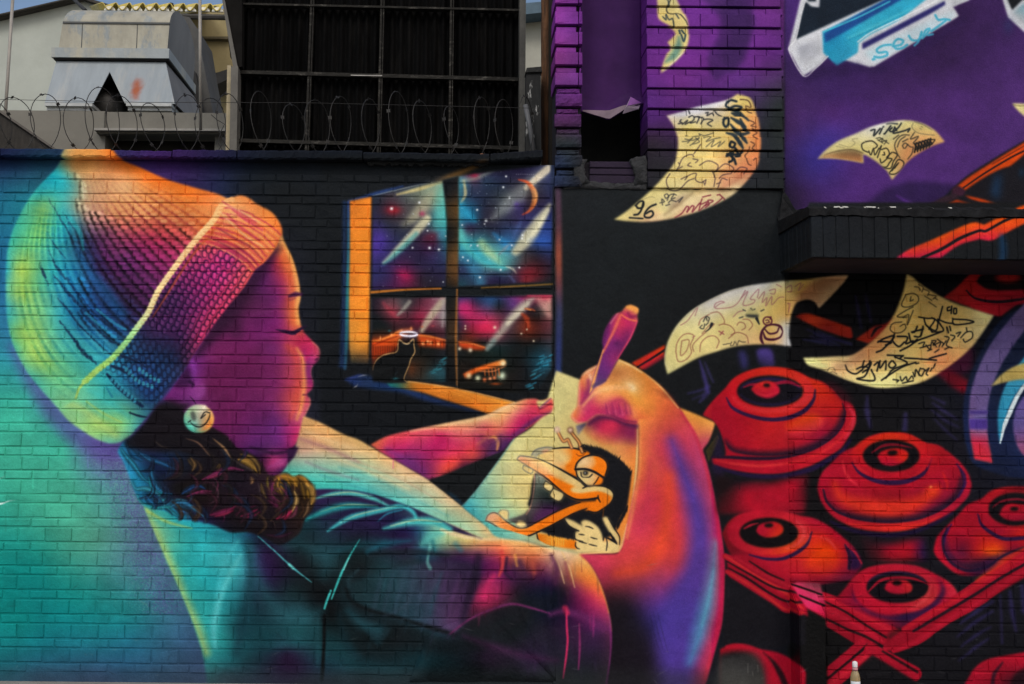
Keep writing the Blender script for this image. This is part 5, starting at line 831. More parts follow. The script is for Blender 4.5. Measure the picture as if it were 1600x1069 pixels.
with clip(S5, .6):
    fill('40 382*, 120 340, 200 320, 300 312, 375 335*, 388 412*, 180 385', '60 375 b87c50,200 340 8a6c48,200 370 c08450,340 340 7a5c40,340 390 c07c4c,120 350 c89c68', 2, .95); stroke('100 345, 200 318, 300 310, 380 335', [1, 2, 2.4, 1.6], '5a4a34', 1, .7)
    for x in range(90, 380, 14): stroke('%d 345, %d 395' % (x, x - 4), .8, '7a4c30', .8, .45)
    strokes('440 165, 470 158, 462 205, 510 150; 525 150, 505 190; 532 138, 536 136; 560 115, 590 110, 640 115; 590 130, 545 190, 540 190; 600 145, 580 165, 600 175, 620 145; 620 140, 635 165; 670 110, 650 140, 610 185, 700 165, 735 150, 720 175', 3, '20262c', .8)
    strokes('480 225, 510 220, 540 240, 575 265; 500 240, 530 225, 520 250, 560 240, 540 270; 490 235, 530 260', 1.6, '34342c', .7); strokes('760 110, 750 140, 790 180, 860 195, 920 200; 770 100, 830 120, 900 160; 820 135, 830 140; 810 150, 820 155', 1.2, '5a5848', .7)
    strokes('390 255, 370 270, 380 310, 420 330; 400 250, 450 245, 490 280, 470 300; 425 320, 440 350, 460 300, 470 350, 500 300; 505 305, 520 280, 500 340, 490 370; 520 310, 560 300, 580 340, 560 380, 520 410, 510 380; 540 330, 545 350, 530 350; 600 330, 560 370, 600 380, 580 410, 560 440, 520 440; 610 330, 640 350, 610 400, 590 450, 540 450; 640 390, 600 460, 580 490, 620 495, 670 460, 690 410, 660 385, 640 390; 650 410, 620 450; 640 420, 600 470', 2.2, '24221e', .7)
    strokes('730 200, 680 200, 640 230, 620 280, 640 340, 660 370; 700 210, 660 240, 640 290; 690 300, 680 280, 700 260, 740 290, 760 290; 720 270, 700 300; 770 180, 740 230, 800 210, 760 260; 610 230, 650 200; 760 300, 750 340, 720 380; 680 250, 720 230', 1.9, '34322c', .8)
    for k, x in enumerate(range(775, 905, 22)): strokes('%d 260, %d 330; %d 265, %d 300, %d 310' % (x + 8, x - 4, x - 6, x + 18, x + 4), 3, '1c1c1c', .7, off=(0, -k * 1.4))
    strokes('900 235, 925 235, 905 265; 850 260, 890 250', 2, '1c1c1c', .7); strokes('200 270, 280 290, 320 260, 300 240; 300 230, 340 225; 180 285, 240 295', 1.2, '8a805c', .8)
    stroke('430 150, 560 110, 680 92', [2, 6, 3], 'f0f0e8', 4, .5)

# ---- spray cans
V()
fill('1232 425*, 1800 425*, 1800 1120*, 1232 1120*', '1250 450 08080a,1400 440 07070a,1300 560 100f14,1450 660 131318,1500 700 14131c,1260 600 0c0c10,1340 820 120f14,1300 1000 101012,1450 950 121118,1580 1000 121218,1560 650 101528,1400 700 101014', 1)
def can_rim(*a): pass
# rails of the crate behind
V(860, 460, 4.455)
fill('565 478*, 800 350*, 790 420*, 640 522*', '600 480 d03418,760 380 d83a10,700 450 c42024', 1); stroke('610 505, 700 450, 800 385', [3, 3.5, 3.5], '1c1018', .8); fill('620 500*, 800 410*, 795 440, 660 525*', 'b81c30', 1, .6)
fill('900 790*, 860 740, 700 660*, 850 700', '2a1018', 4, .5)
# violet bounce light streaks on the black
for s_, w_, c_, a_ in (('1040 460, 1075 580, 1100 680', [2, 7, 6], '3c3470', .8), ('1075 470, 1110 560, 1135 610', [1, 4, 2], '3a3468', .7), ('960 690, 1040 670, 1110 640', [2, 4, 3], '342e60', .7), ('990 730, 1060 700', [2, 4], '302c58', .6), ('1090 640, 1080 700, 1040 750', [4, 8, 3], '443a80', .5)):
    stroke(s_, w_, c_, 3.5, a_)
V(1030, 420, 5.333)
fill('660 690*, 710 680, 740 760, 735 830*, 690 830', '34306a', 3, .9); fill('810 680*, 870 660, 940 680, 962 780, 960 815*, 840 812', '830 700 4a3c88,900 700 4c3c88,900 780 362c60,840 800 1c1a30', 2.5)
fill('1130 400*, 1180 375, 1260 375, 1600 490*, 1600 580, 1330 500*', '1150 400 5a1410,1200 400 9a2414,1300 430 b83818,1500 500 a82814,1580 540 9c2014,1400 490 8a1c18', 1.4)
for s_, w_ in (('1290 540, 1400 590, 1500 640', [2, 5, 2]), ('1200 590, 1330 610, 1450 640', [1, 5, 1]), ('1320 520, 1480 590, 1600 630', [1, 4, 3])): stroke(s_, w_, '24244c', 3.5, .8)
for s_, w_ in (('560 0', 1),): pass
V(1240, 420, 4.444)
for s_, w_ in (('430 190, 450 300, 470 410', [2, 5, 2]), ('500 180, 520 280, 540 370', [2, 5, 2]), ('90 420, 250 480, 400 520', [1, 4, 1]), ('120 470, 240 510', [2, 4])): stroke(s_, w_, '241f44', 4, .8)
fill('500 440*, 560 400, 640 380, 700 330*, 690 380, 600 470, 520 520*, 430 490*', '450 480 a82c18,560 440 a42a1c,640 400 8c1c1c', 1.4); stroke('540 470, 570 420, 610 400', [2, 5, 2], '120c10', 1.5)
fill('1040 640*, 1130 600, 1220 520, 1250 600, 1210 720, 1000 720*', '4a1030', 5, .8); fill('980 720*, 1060 690, 1250 800*, 1240 870*, 1150 850', '1000 720 5a1024,1100 770 6c0f20,1220 840 7c1020', 3)
# upper right can (in the shade of the ledge)
GAIN[0] = 1.35
fill('1040 200*, 1130 130, 1200 60, 1260 10, 1340 -20*, 1700 -20*, 1700 250*, 1560 250, 1480 300, 1430 330, 1300 300, 1180 250', '1080 190 7c1a1a,1200 140 8a1616,1300 200 80121a,1450 220 78101c,1560 230 6c0e1c,1700 200 74101a,1400 270 80101c,1250 240 88141c', 1)
fill('1270 95*, 1300 40, 1400 5, 1500 0, 1700 10*, 1700 140*, 1450 150, 1340 140', '0c080c', 1); fill(ell(1490, 60, 90, 32), '8a1a18', 3); stroke('1200 150, 1260 205, 1400 230, 1560 215, 1700 190', [2, 4, 4.5, 4, 3], '160a14', 1); stroke('1290 50, 1380 25, 1440 30', [1, 2, 1], '6a1414', 1.4, .8)
GAIN[0] = 1.0
# big letter shape at the right edge
V(1200, 480, 4)
fill('1700 -40*, 1600 0, 1480 60, 1380 180, 1300 340, 1240 500, 1220 650, 1230 820, 1270 960, 1340 1010, 1500 1060*, 1700 1080*', '1300 500 16203c,1230 700 16224a,1300 950 141f40,1450 1000 131c38,1600 900 18244c,1550 700 141f40', 1.6)
fill('1640 -60*, 1600 -20, 1500 90, 1400 220, 1320 370, 1270 520, 1258 650, 1262 790, 1290 950*, 1405 975*, 1380 850, 1370 700, 1390 540, 1440 400, 1520 260, 1640 100*', '1560 60 6c5a8c,1480 180 70609c,1400 300 6e5e96,1340 420 6c5c94,1310 560 6a5890,1310 640 6a5890,1320 750 7064a0,1320 800 a04a6c,1310 850 d43c40,1330 920 dc4440,1370 940 d84440', 1)
fill('1262 648*, 1378 648*, 1376 668*, 1261 668*', '40307a', 1.2); fill('1258 700*, 1372 700*, 1372 762*, 1260 762*', '4a348c', 1.2)
fill('1640 260*, 1560 370, 1480 500, 1440 640, 1438 760, 1450 855*, 1475 760, 1500 650, 1560 530, 1640 440*', '1580 380 40a0c8,1500 520 38a0c8,1460 680 2c90b8,1450 800 3090b8', 1); stroke('1640 440, 1570 540, 1520 640, 1480 740, 1452 850', [5, 6, 7, 6, 2], 'd8e8ee', 1); 
fill('1640 520*, 1570 600, 1535 700, 1540 800, 1575 900, 1640 960*', '1600 640 605090,1560 750 645494,1590 880 8a4a70', 1)
V(1200, 480, 4)
for s_, w_ in (('620 560, 620 650, 640 750', [3, 9, 4]), ('860 670, 855 760', [6, 9]), ('1030 600, 1100 650, 1180 700', [2, 6, 2]), ('1020 640, 1110 710, 1190 750', [1, 5, 1]), ('1040 700, 1120 780, 1180 830', [1, 4, 1]), ('1020 560, 1100 600', [1, 4])): stroke(s_, w_, '302a54', 4, .8)
# --- can 1
V(1080, 560, 4.861)
fill('90 430*, 130 370, 200 290, 280 210, 340 150, 430 100, 540 72, 650 70, 740 80, 830 110, 900 150, 1000 180, 1080 240, 1140 310, 1210 340, 1250 410, 1245 500, 1200 590, 1130 690, 1020 760, 900 820, 720 870, 560 880, 400 865, 250 835, 170 800, 160 750*, 260 740, 240 600, 210 530, 170 470', '200 790 a01424,400 840 b81626,700 840 b41626,950 780 c02426,1150 640 b81e28,1220 450 c42428,1180 360 a81824,300 400 b01424', 1)
DOME = '95 430*, 130 370, 200 290, 280 210, 340 150, 540 72, 740 80, 900 150, 1000 185, 1090 260, 1150 340, 1165 420, 1140 510, 1060 600, 940 680, 780 730, 600 745, 430 735, 300 700, 250 620, 215 530, 170 470'
fill(DOME, '150 400 a81224,300 300 b81622,400 450 b41422,350 600 b01424,600 520 c82820,600 620 c02422,800 640 b42028,1000 560 981830,1090 430 bc2420,1000 260 dc4018,900 190 de4418,750 100 d83c18,500 90 d43a18,330 180 c42018,1060 300 d03018', 1, 1, 8)
with clip(DOME, .8):
    stroke('255 640, 330 712, 500 748, 700 745, 900 696, 1050 612, 1130 515, 1165 410', [8, 16, 18, 18, 17, 14, 9], '1c0e24', 7, .95)
stroke('160 752, 300 752, 500 762, 700 752, 900 700, 1060 610, 1145 510, 1168 415, 1150 345', [3, 5, 5.5, 5, 4, 4, 4, 4, 2], '1a0e26', 1.4, .95)
stroke('190 775, 330 800, 520 815, 720 800, 900 752, 1060 670, 1170 570, 1218 460', [3, 4.5, 4.5, 4.5, 4.5, 4.5, 4.5, 2], 'dc3c2c', 3, .7)
stroke('1195 365, 1232 430, 1222 520, 1170 610', [2, 6, 5, 2], 'e05048', 3, .7); stroke('300 800, 500 818, 690 806', [1, 3, 1], 'f06a40', 3, .5)
stroke('190 820, 300 860, 480 895, 700 895, 900 845, 1040 775, 1150 700, 1210 620', [3, 6, 7, 7, 8, 8, 7, 4], '20123a', 3, .9)
fill('1000 180*, 1080 190, 1160 250, 1230 330*, 1190 330, 1130 310, 1070 240', '5a1424', 5, .6)
fill('720 500*, 820 450, 920 420, 990 440, 1010 490, 960 540, 860 580, 720 590*', '740 510 f06414,900 440 f46a0e,980 490 e85c38,850 560 e44c3c,740 570 dc3c38', 4, .8)
stroke('270 300, 310 370, 400 420, 520 455, 640 465, 760 445, 870 390, 930 310, 940 240', [2, 5, 5.5, 6, 6, 7, 7, 6, 3], '24123c', 1.2, .95)
fill(ell(600, 250, 332, 178, 0), '330 200 d02020,600 90 e44418,850 150 e84a28,300 300 c81822,450 380 d42822,650 410 e03820,850 330 e04430,910 240 dc4030', 1, .9)
fill(ell(600, 250, 252, 122, 0), '0f0c16', 1); stroke(ell(600, 262, 235, 104, 0, 200, 340), [2, 5, 2], '281a44', 3, .9); stroke(ell(600, 235, 235, 118, 0, 20, 160), [2, 5, 2], '1f1838', 3, .8)
stroke('400 220, 450 200, 500 200, 640 190, 740 180, 830 215', [2, 5, 5, 5, 6, 2], 'a01c34', 1.6, .9)
fill('455 235*, 480 205, 530 180, 580 172, 630 185, 665 215, 672 260, 620 295, 570 302, 500 280', '480 240 d0242c,560 185 e43c20,640 220 cc2030,600 270 cc2434,540 290 b81830', 1); stroke('490 260, 570 282, 660 255', [1, 3, 1], 'e04838', 2.4, .7); fill(ell(575, 205, 26, 16, 5), '120a10', 1)
stroke(ell(600, 250, 295, 152, 0, 15, 165), [2, 6, 5, 3], 'e8543c', 4, .55)
# body of can 1
fill('180 880*, 400 920, 700 920, 900 880*, 880 1069*, 860 1180*, 200 1180*', '250 1000 1c0c10,420 1000 a01424,600 980 b01626,720 960 a81424,800 960 b01828,860 980 40101a,400 930 20101a,600 920 180e14,300 1100 58101a,600 1080 b01426', 4)
# --- can 2
V(1300, 660, 4.453)
fill('-10 290*, 60 220, 130 180, 190 165, 240 110, 320 80, 430 70, 540 85, 640 140, 740 160, 840 230, 920 310, 965 400, 960 490, 900 570, 800 650, 650 720, 500 755, 350 762, 180 740, 60 690, -10 640, -70 560, -100 450, -70 350', '0 640 b01828,300 740 c42820,500 745 d03420,750 660 b01c2c,940 500 ac182e,950 400 b81c2c,-80 450 a81428', 1)
DOME = '10 282*, 80 222, 190 170, 330 85, 430 72, 540 85, 640 140, 740 165, 840 240, 890 330, 905 420, 870 510, 780 590, 640 650, 480 680, 330 685, 170 665, 50 620, -30 550, -55 470, -40 380'
fill(DOME, '60 260 ac1424,330 100 d03c14,600 130 cc2c18,760 200 b81c20,870 330 a01424,200 400 b01424,450 430 ac1422,700 380 ac1626,100 560 a01a28,400 640 8a1c1c,700 600 7a1430,-20 430 a81428', 1, 1, 8)
with clip(DOME, .8):
    stroke('20 430, 60 515, 180 570, 350 595, 520 582, 650 530, 730 465', [8, 18, 24, 25, 24, 20, 10], 'e24a1e', 10, .9)
    stroke('-40 560, 50 625, 200 668, 400 690, 600 668, 760 600, 870 510, 908 400', [6, 9, 11, 12, 12, 13, 13, 9], '1e0e24', 6, .95)
stroke('-60 470, -30 560, 50 628, 200 675, 400 692, 600 668, 770 600, 880 505, 912 420, 895 330', [3, 4, 4.5, 4.5, 5, 5, 4, 4, 4, 2], '1a0e26', 1.4, .95)
stroke('-10 690, 100 740, 250 775, 400 785, 560 765, 720 700, 840 630', [3, 6, 7, 7, 7, 6, 3], '1c1034', 3, .9); stroke('870 290, 920 370, 920 440, 880 520', [2, 5, 5, 3], '2a1244', 2, .9); stroke('100 700, 300 735, 480 735, 640 700, 760 650', [2, 4, 5, 4, 2], 'ee4c24', 2.5, .6)
stroke('75 270, 90 340, 130 400, 180 440', [2, 4, 4, 1], 'e0503c', 2.5, .7); stroke('140 280, 190 350, 300 405, 420 420, 540 405, 640 350, 695 250', [2, 5, 7, 8, 7, 6, 2], '24103a', 1.2, .95)
fill(ell(418, 235, 285, 158, 0), '200 180 d42c18,430 90 e44814,640 170 cc2420,160 280 b81824,400 370 b41624,640 300 b81824', 1, .85); stroke('150 250, 180 310, 250 360', [2, 4, 2], 'd84030', 2.5, .6); stroke('680 240, 650 310, 580 370', [2, 4, 2], 'd03028', 2.5, .6)
fill(ell(413, 232, 198, 112, 0), '0d0a10', 1); stroke('280 210, 350 165, 440 155, 560 178', [2, 5, 4, 1], '8a1424', 1.6, .9)
fill('315 240*, 340 205, 400 185, 470 182, 520 200, 532 235, 500 275, 430 300, 350 290', '350 230 c81c24,430 195 d82c18,500 230 d83a10,430 280 b0142c,500 200 cc2420', 1); fill(ell(420, 212, 36, 18, -5), '0e080c', 1); stroke('340 280, 420 292, 500 270', [1, 3, 1], 'b01830', 2, .7)
glow(686, 448, 14, 12, 'ffa858', 1); glow(690, 480, 60, 50, 'f46418', .55); stroke('770 350, 800 420, 800 470', [2, 5, 2], 'c82c20', 2.5, .8)
fill('200 800*, 400 830, 640 800*, 660 960*, 250 960*', '280 880 40101a,400 880 a81426,560 870 a81426,620 900 301040,400 820 2a1020,300 940 3a0f18,560 940 8a1222', 5, .95)
# --- can 4 (right edge)
fill('710 880*, 730 800, 800 720, 880 640, 950 570, 1040 530, 1100 480, 1200 450, 1320 445, 1500 450*, 1500 900*, 1340 900, 1200 1000, 1060 1060, 960 1069, 860 1050, 770 980, 715 920', '760 850 b41428,850 720 b01424,1000 580 a81424,1150 470 b81c1c,1320 460 7a1018,900 800 9c1228,1000 850 b82020,1100 890 e85c10,1150 880 e86010,1000 920 a82420,900 900 5a1030,820 850 a01428,1250 850 a01428,1300 780 c02418,1150 780 a01228,1100 960 4a1030,1000 990 3a1030,800 950 b41a2c,900 1040 a81a28', 1, 1, 5)
fill('780 740*, 770 820, 790 920, 850 990, 950 1030, 1080 1000, 1200 920, 1330 870*, 1200 900, 1080 960, 980 980, 880 960, 810 880*', '780 820 2a1040,850 960 241030,1000 1010 241028,1150 950 2a1038', 3, .9); stroke('1015 640, 1040 710, 1110 770, 1200 810, 1340 805', [2, 5, 6, 6, 6], '24103a', 1.2, .95); stroke('830 710, 790 780, 775 850', [2, 5, 3], '30104a', 1.6, .9)
fill(ell(1300, 610, 255, 150, 0), '1100 500 b41c20,1060 650 b01828,1200 740 b01828,1330 760 c82c20,1330 470 6a0e16', 1, .8); fill(ell(1275, 605, 188, 115, 0), '0d0a10', 1); stroke('1120 590, 1180 550, 1280 535, 1360 545', [2, 4, 4, 3], '7a1424', 1.6, .9); fill('1165 640*, 1190 590, 1240 565, 1300 570, 1400 590, 1400 680*, 1250 685, 1190 665', '1200 620 a81424,1300 590 b81a24,1300 660 941028', 1); fill(ell(1268, 602, 30, 15), '0e080c', 1)
glow(1100, 890, 70, 26, 'f07010', .7, 10)
stroke('800 735, 772 820, 792 920, 850 992, 950 1032, 1080 1003, 1200 925, 1330 872', [3, 4, 4.5, 4.5, 4.5, 4, 4, 4], '1a0e2a', 1.6, .9)
# --- can 3 (lower left) with its rails
V(1120, 780, 3.7)
fill('30 200*, 70 130, 140 85, 260 62, 380 70, 480 95, 560 110, 640 150, 730 220, 800 290, 840 370, 830 400*, 780 460, 700 480, 560 500, 440 490, 380 480, 260 430, 160 370, 80 320', '60 180 7a1018,150 100 c01c28,300 75 bc1828,420 90 c82828,560 140 b81c2c,680 220 b81824,780 320 a81428,800 390 8a1028,600 260 e84c10,650 330 f05a08,560 320 e85410,700 400 c02828,600 440 a81c24,480 380 cc3428,440 440 b81c28,300 370 b01828,200 330 9c1426,100 260 6a0e18,740 450 6a1230', 1, 1, 5)
fill('740 262*, 790 290, 830 340, 836 395*, 800 410, 765 400, 770 330', '24103c', 2, .95); stroke('745 262, 800 310, 836 370', [1, 3, 2], 'd83434', 1.5, .8)
fill('560 330*, 620 270, 660 290, 690 340, 680 400, 600 420, 500 390*', '560 330 f05c08,640 310 f46004,660 380 e04818,560 390 e04c1c', 5, .8); fill('420 470*, 560 490, 760 470*, 700 540*, 440 520', '1a0c18', 6, .7); stroke('600 220, 650 240, 690 290', [2, 5, 2], 'e8603c', 2, .7)
stroke('765 400, 768 330, 742 264', [5, 6, 2], '1c0e2c', 1.6, .9)
stroke('190 322, 280 345, 380 345, 460 310, 520 260, 550 190', [2, 4, 5, 6, 6, 2], '24103c', 1.2, .95)
fill(ell(300, 195, 240, 130, 0), '100 130 b01828,300 75 c01c28,480 110 d03434,520 200 d84a34,420 290 e46018,280 305 d83a28,120 260 b01c28,70 200 a01424', 1, .9); fill(ell(302, 195, 170, 88, 0), '0c080c', 1)
stroke('160 170, 200 150, 240 140', [2, 4, 1], 'b82430', 1.4, .9); fill('228 185*, 245 150, 290 135, 340 132, 380 155, 384 190, 350 215, 290 222, 245 205', '250 170 c41c2c,300 145 bc1828,360 180 d83a18,330 210 d8401c,270 205 b01428', 1); fill(ell(302, 152, 26, 13, -3), '0c080a', 1); stroke(ell(300, 195, 205, 108, 0, 320, 420), [2, 6, 2], 'e8684c', 3, .6)
fill('60 330*, 110 330, 300 440, 420 500, 540 540, 700 590, 850 650, 1060 760*, 1060 800*, 980 830, 960 830*, 800 790, 640 690*, 640 720, 780 800, 840 830*, 790 860, 700 930, 640 1000*, 640 1080*, 700 1069, 880 900, 960 960, 1110 1040*, 1110 980*, 1000 890, 980 860*, 1110 790*, 1110 720*, 1060 740, 980 700, 860 640, 740 590, 620 540, 480 480, 320 410, 180 340*', 'a81426', 1, .0)
def rail(s_, w_, c_, hi=None):
    stroke(s_, w_, c_, 1.2, .97)
    if hi: stroke(s_, [k * .35 for k in w_], hi, 2.5, .7)
fill('55 325*, 180 330, 420 478, 620 545, 860 640, 1060 755*, 1055 805, 985 838, 950 845*, 840 830, 640 735*, 470 650*, 400 655, 70 450*', '9a1222', 1)
rail('50 330, 200 420, 330 500, 420 560, 470 620', [9, 12, 14, 14, 12], 'b01828', 'd84c2c'); rail('60 420, 180 490, 300 570, 400 640, 470 640', [7, 10, 12, 12, 9], 'a81828', 'd04428'); rail('110 340, 260 430, 390 490, 470 520', [8, 11, 12, 9], '9c1424', 'b82a2c')
for s_, w_ in (('60 360, 200 440, 330 510, 470 545', [2, 3, 3.5, 3]), ('70 400, 180 460, 300 540, 400 590, 480 590', [2, 3.5, 3.5, 3.5, 3]), ('190 360, 300 430, 390 470', [2, 3, 2])): stroke(s_, w_, '150b12', 1.2, .95)
fill('50 440*, 200 530, 330 610, 400 660, 480 650*, 480 820*, 350 860, 200 850, 40 840*', '15141a', 1.5, .9)
rail('620 560, 760 620, 900 700, 1040 780', [12, 15, 16, 15], 'b41828', 'c82c30'); rail('640 640, 760 700, 880 770, 960 820', [15, 17, 17, 12], 'a81626', 'c02430'); rail('640 720, 740 775, 830 835', [9, 12, 10], 'a01424')
for s_, w_ in (('620 590, 740 650, 880 740, 980 800', [2.5, 3, 3, 3]), ('630 690, 760 755, 850 790, 960 850', [3, 3.5, 4, 3])): stroke(s_, w_, '130a10', 1.2, .95)
rail('840 830, 760 900, 640 1000', [13, 14, 14], 'ac1828'); rail('900 880, 800 960, 660 1069', [20, 21, 20], 'b01828', 'c43030'); stroke('870 850, 760 940, 640 1040', [3, 3.5, 3.5], '130a10', 1.2, .95); rail('890 870, 1000 930, 1140 1010', [20, 22, 24], 'a81626'); stroke('960 880, 1060 940, 1160 1000', [3, 4, 4], '130a10', 1.2, .9); rail('980 860, 1080 820, 1160 760', [10, 10, 10], 'b01828')
fill('900 900*, 1000 960, 1160 1060*, 1160 1100*, 720 1100*, 800 990', '111014', 1.5, .95)
fill('985 780*, 1050 740, 1120 700, 1110 770, 1000 830*', '140c10', 2, .6)
# --- can 5 (bottom)
V(1200, 740, 3.25)
fill('340 640*, 400 570, 440 520, 500 480, 580 462, 660 458, 760 470, 850 510, 930 560, 965 620, 940 690, 860 740, 780 800, 690 790, 620 770, 520 730, 400 670', '380 610 a01428,450 530 b41a2a,600 470 c02030,760 490 b82030,880 560 b81c2c,940 620 c83438,900 680 a81830,780 740 9c1230,600 700 b41428,450 640 8a1030,700 720 2a1030,520 700 a81428', 1, 1, 4)
fill('430 580*, 440 640, 520 700, 640 725, 760 700, 840 650, 880 590, 860 520*, 900 600, 840 690, 740 740, 600 740, 480 690', '24103a', 2.2, .9); fill(ell(650, 590, 215, 122, 0), '460 540 b41828,650 470 bc1c2c,840 560 c43434,800 660 d04834,640 700 c41c2c,480 640 b01428', 1, .95); fill(ell(658, 578, 158, 80, 0), '0d0a12', 1); stroke(ell(655, 565, 145, 62, 0, 190, 350), [2, 4, 2], '24183c', 2.5, .8)
stroke('510 600, 570 545, 650 528, 740 535, 820 565', [2, 5, 4, 4, 1], 'a81828', 1.6, .9); fill('590 585*, 610 550, 650 540, 700 542, 732 570, 725 600, 670 612, 620 605', '610 570 c01c2c,660 550 b81828,710 580 cc3028,660 605 a01428', 1); fill(ell(656, 556, 24, 13), '0c080a', 1); stroke('830 570, 800 640, 740 680', [3, 6, 3], 'dc5c48', 3, .6)
# rail right of it, violet reflections
fill('1345 375*, 1345 505*, 900 765, 660 908*, 615 900, 590 868, 690 790*, 920 650', '981222', 1)
rail('1340 400, 1200 480, 1060 570, 920 660, 760 750, 690 790', [16, 16, 15, 14, 12, 8], 'b01828', 'c42c28'); rail('1340 470, 1200 560, 1060 660, 900 750, 760 850, 640 900', [12, 12, 13, 13, 12, 8], 'ac1626', 'bc2430'); stroke('1340 440, 1200 520, 1050 615, 900 705, 740 800', [4, 4, 4.5, 4.5, 4], '16101c', 1.2, .95)
stroke('1300 380, 1180 460, 1060 545', [4, 9, 4], 'e0501c', 4, .6)
for s_, w_ in (('980 760, 1060 700, 1140 650', [2, 7, 4]), ('960 830, 1060 750, 1140 700', [1, 6, 3]), ('980 880, 1060 820, 1130 780', [1, 5, 2]), ('970 950, 1060 880, 1120 840', [1, 5, 2]), ('1230 600, 1240 700, 1260 800', [4, 8, 3]), ('1290 570, 1300 700', [6, 8]), ('1180 620, 1190 860', [2, 3])): stroke(s_, w_, '2a2450', 4, .8)
# --- cans cut by the bottom edge
V(1120, 780, 3.7)
fill('20 870*, 90 838, 170 845, 260 870, 360 890, 450 940, 510 1010, 550 1080*, 550 1160*, 20 1160*', '60 855 a01420,200 860 bc1c28,350 890 a81428,430 950 b01628,480 1030 a81626,520 1080 a01424,300 1000 b01828,330 1060 b41c2c', 1); fill('10 900*, 100 880, 190 890, 250 940, 280 1020, 290 1160*, 10 1160*', '100 900 141216,100 980 38383a,200 1000 2c2c2e,80 1050 4a4a48,220 1060 3c3c3a', 3); stroke('270 890, 330 950, 370 1010, 400 1080', [2, 7, 9, 9], '1a0e16', 3, .9); stroke('60 855, 160 850, 250 890, 310 960, 340 1060', [5, 7, 8, 9, 9], 'c01c2c', 2.5, .6)
V(1200, 740, 3.25)
fill('1000 1069*, 1040 1000, 1100 950, 1200 925, 1340 900*, 1700 900*, 1700 1200*, 980 1200*', '1040 1040 a81428,1120 970 b01828,1250 930 b81a2a,1290 1000 a01428,1150 1050 901022,1260 1060 3a0f20', 1); stroke('1190 960, 1150 1020, 1140 1080', [2, 6, 6], '2a0f20', 2.5, .9); fill('1230 1090*, 1250 1020, 1320 980*, 1400 980*, 1400 1100*', '1a0c14', 2.5, .9)
V(1120, 780, 3.7)
fill('455 478*, 596 486*, 630 615*, 632 700*, 560 650, 495 618*, 470 540', '500 520 cc4458,580 560 d04c60,600 640 b82038,560 500 7a3440', 1)  # sloping top of the stub: skylight on it painted in as brighter red
for s_ in ('462 505, 540 530, 606 552', '485 560, 560 590, 622 615'): stroke(s_, 3.2, '15090f', 1)
fill('495 620*, 560 655, 632 695*, 640 1100*, 480 1100*', '0f0f10', 1.2)
V()
zz_ = CAN[MY + 556:MY + 1069, MX + 1112:]; red_ = np.clip((zz_[..., 0] - zz_[..., 1] * 1.3 - .15) * 3, 0, 1) * (zz_[..., 2] < zz_[..., 0] * .75); zz_[..., 1] *= 1 - .36 * red_; zz_[..., 0] *= 1 - .05 * red_
V(1030, 420, 5.333)
S3 = '70 880*, 50 800, 50 720, 75 600, 150 470, 270 350, 420 260, 600 180, 780 135, 960 110, 1040 100, 1200 90, 1370 70, 1480 58, 1580 55*, 1540 110, 1430 230, 1330 330*, 1300 280, 1250 255, 1190 262, 1140 290, 1100 390, 1085 500, 1085 580, 1102 650*, 1000 635, 870 630, 740 635, 620 650, 480 690, 330 740, 180 820'
sheet(S3, '80 840 dcd490,80 700 e0d48c,150 560 e0d48c,300 420 dcd4a0,420 300 d8d4c8,600 220 d8d4c8,780 160 dcd8d0,900 150 dcd8c8,980 200 e4cc80,1040 120 dcd0a0,1200 110 e0b860,1300 90 d8b070,1400 130 c89468,1500 80 d0a878,1250 200 c08458,1400 250 d0a878,1200 160 d8a850,1120 240 dcb068,1060 300 e4b868,1080 400 e0b470,1060 480 d8d8d0,1085 600 d8dce0,950 450 e4c070,980 560 e8b878,850 480 e4c878,800 560 e8c080,700 450 e4d08c,600 400 e4d490,500 450 e4d48c,400 600 e4d48c,250 700 e4d48c,550 620 e4d08c,900 300 e4cc80,700 320 e0d4a0,200 640 e4d890')
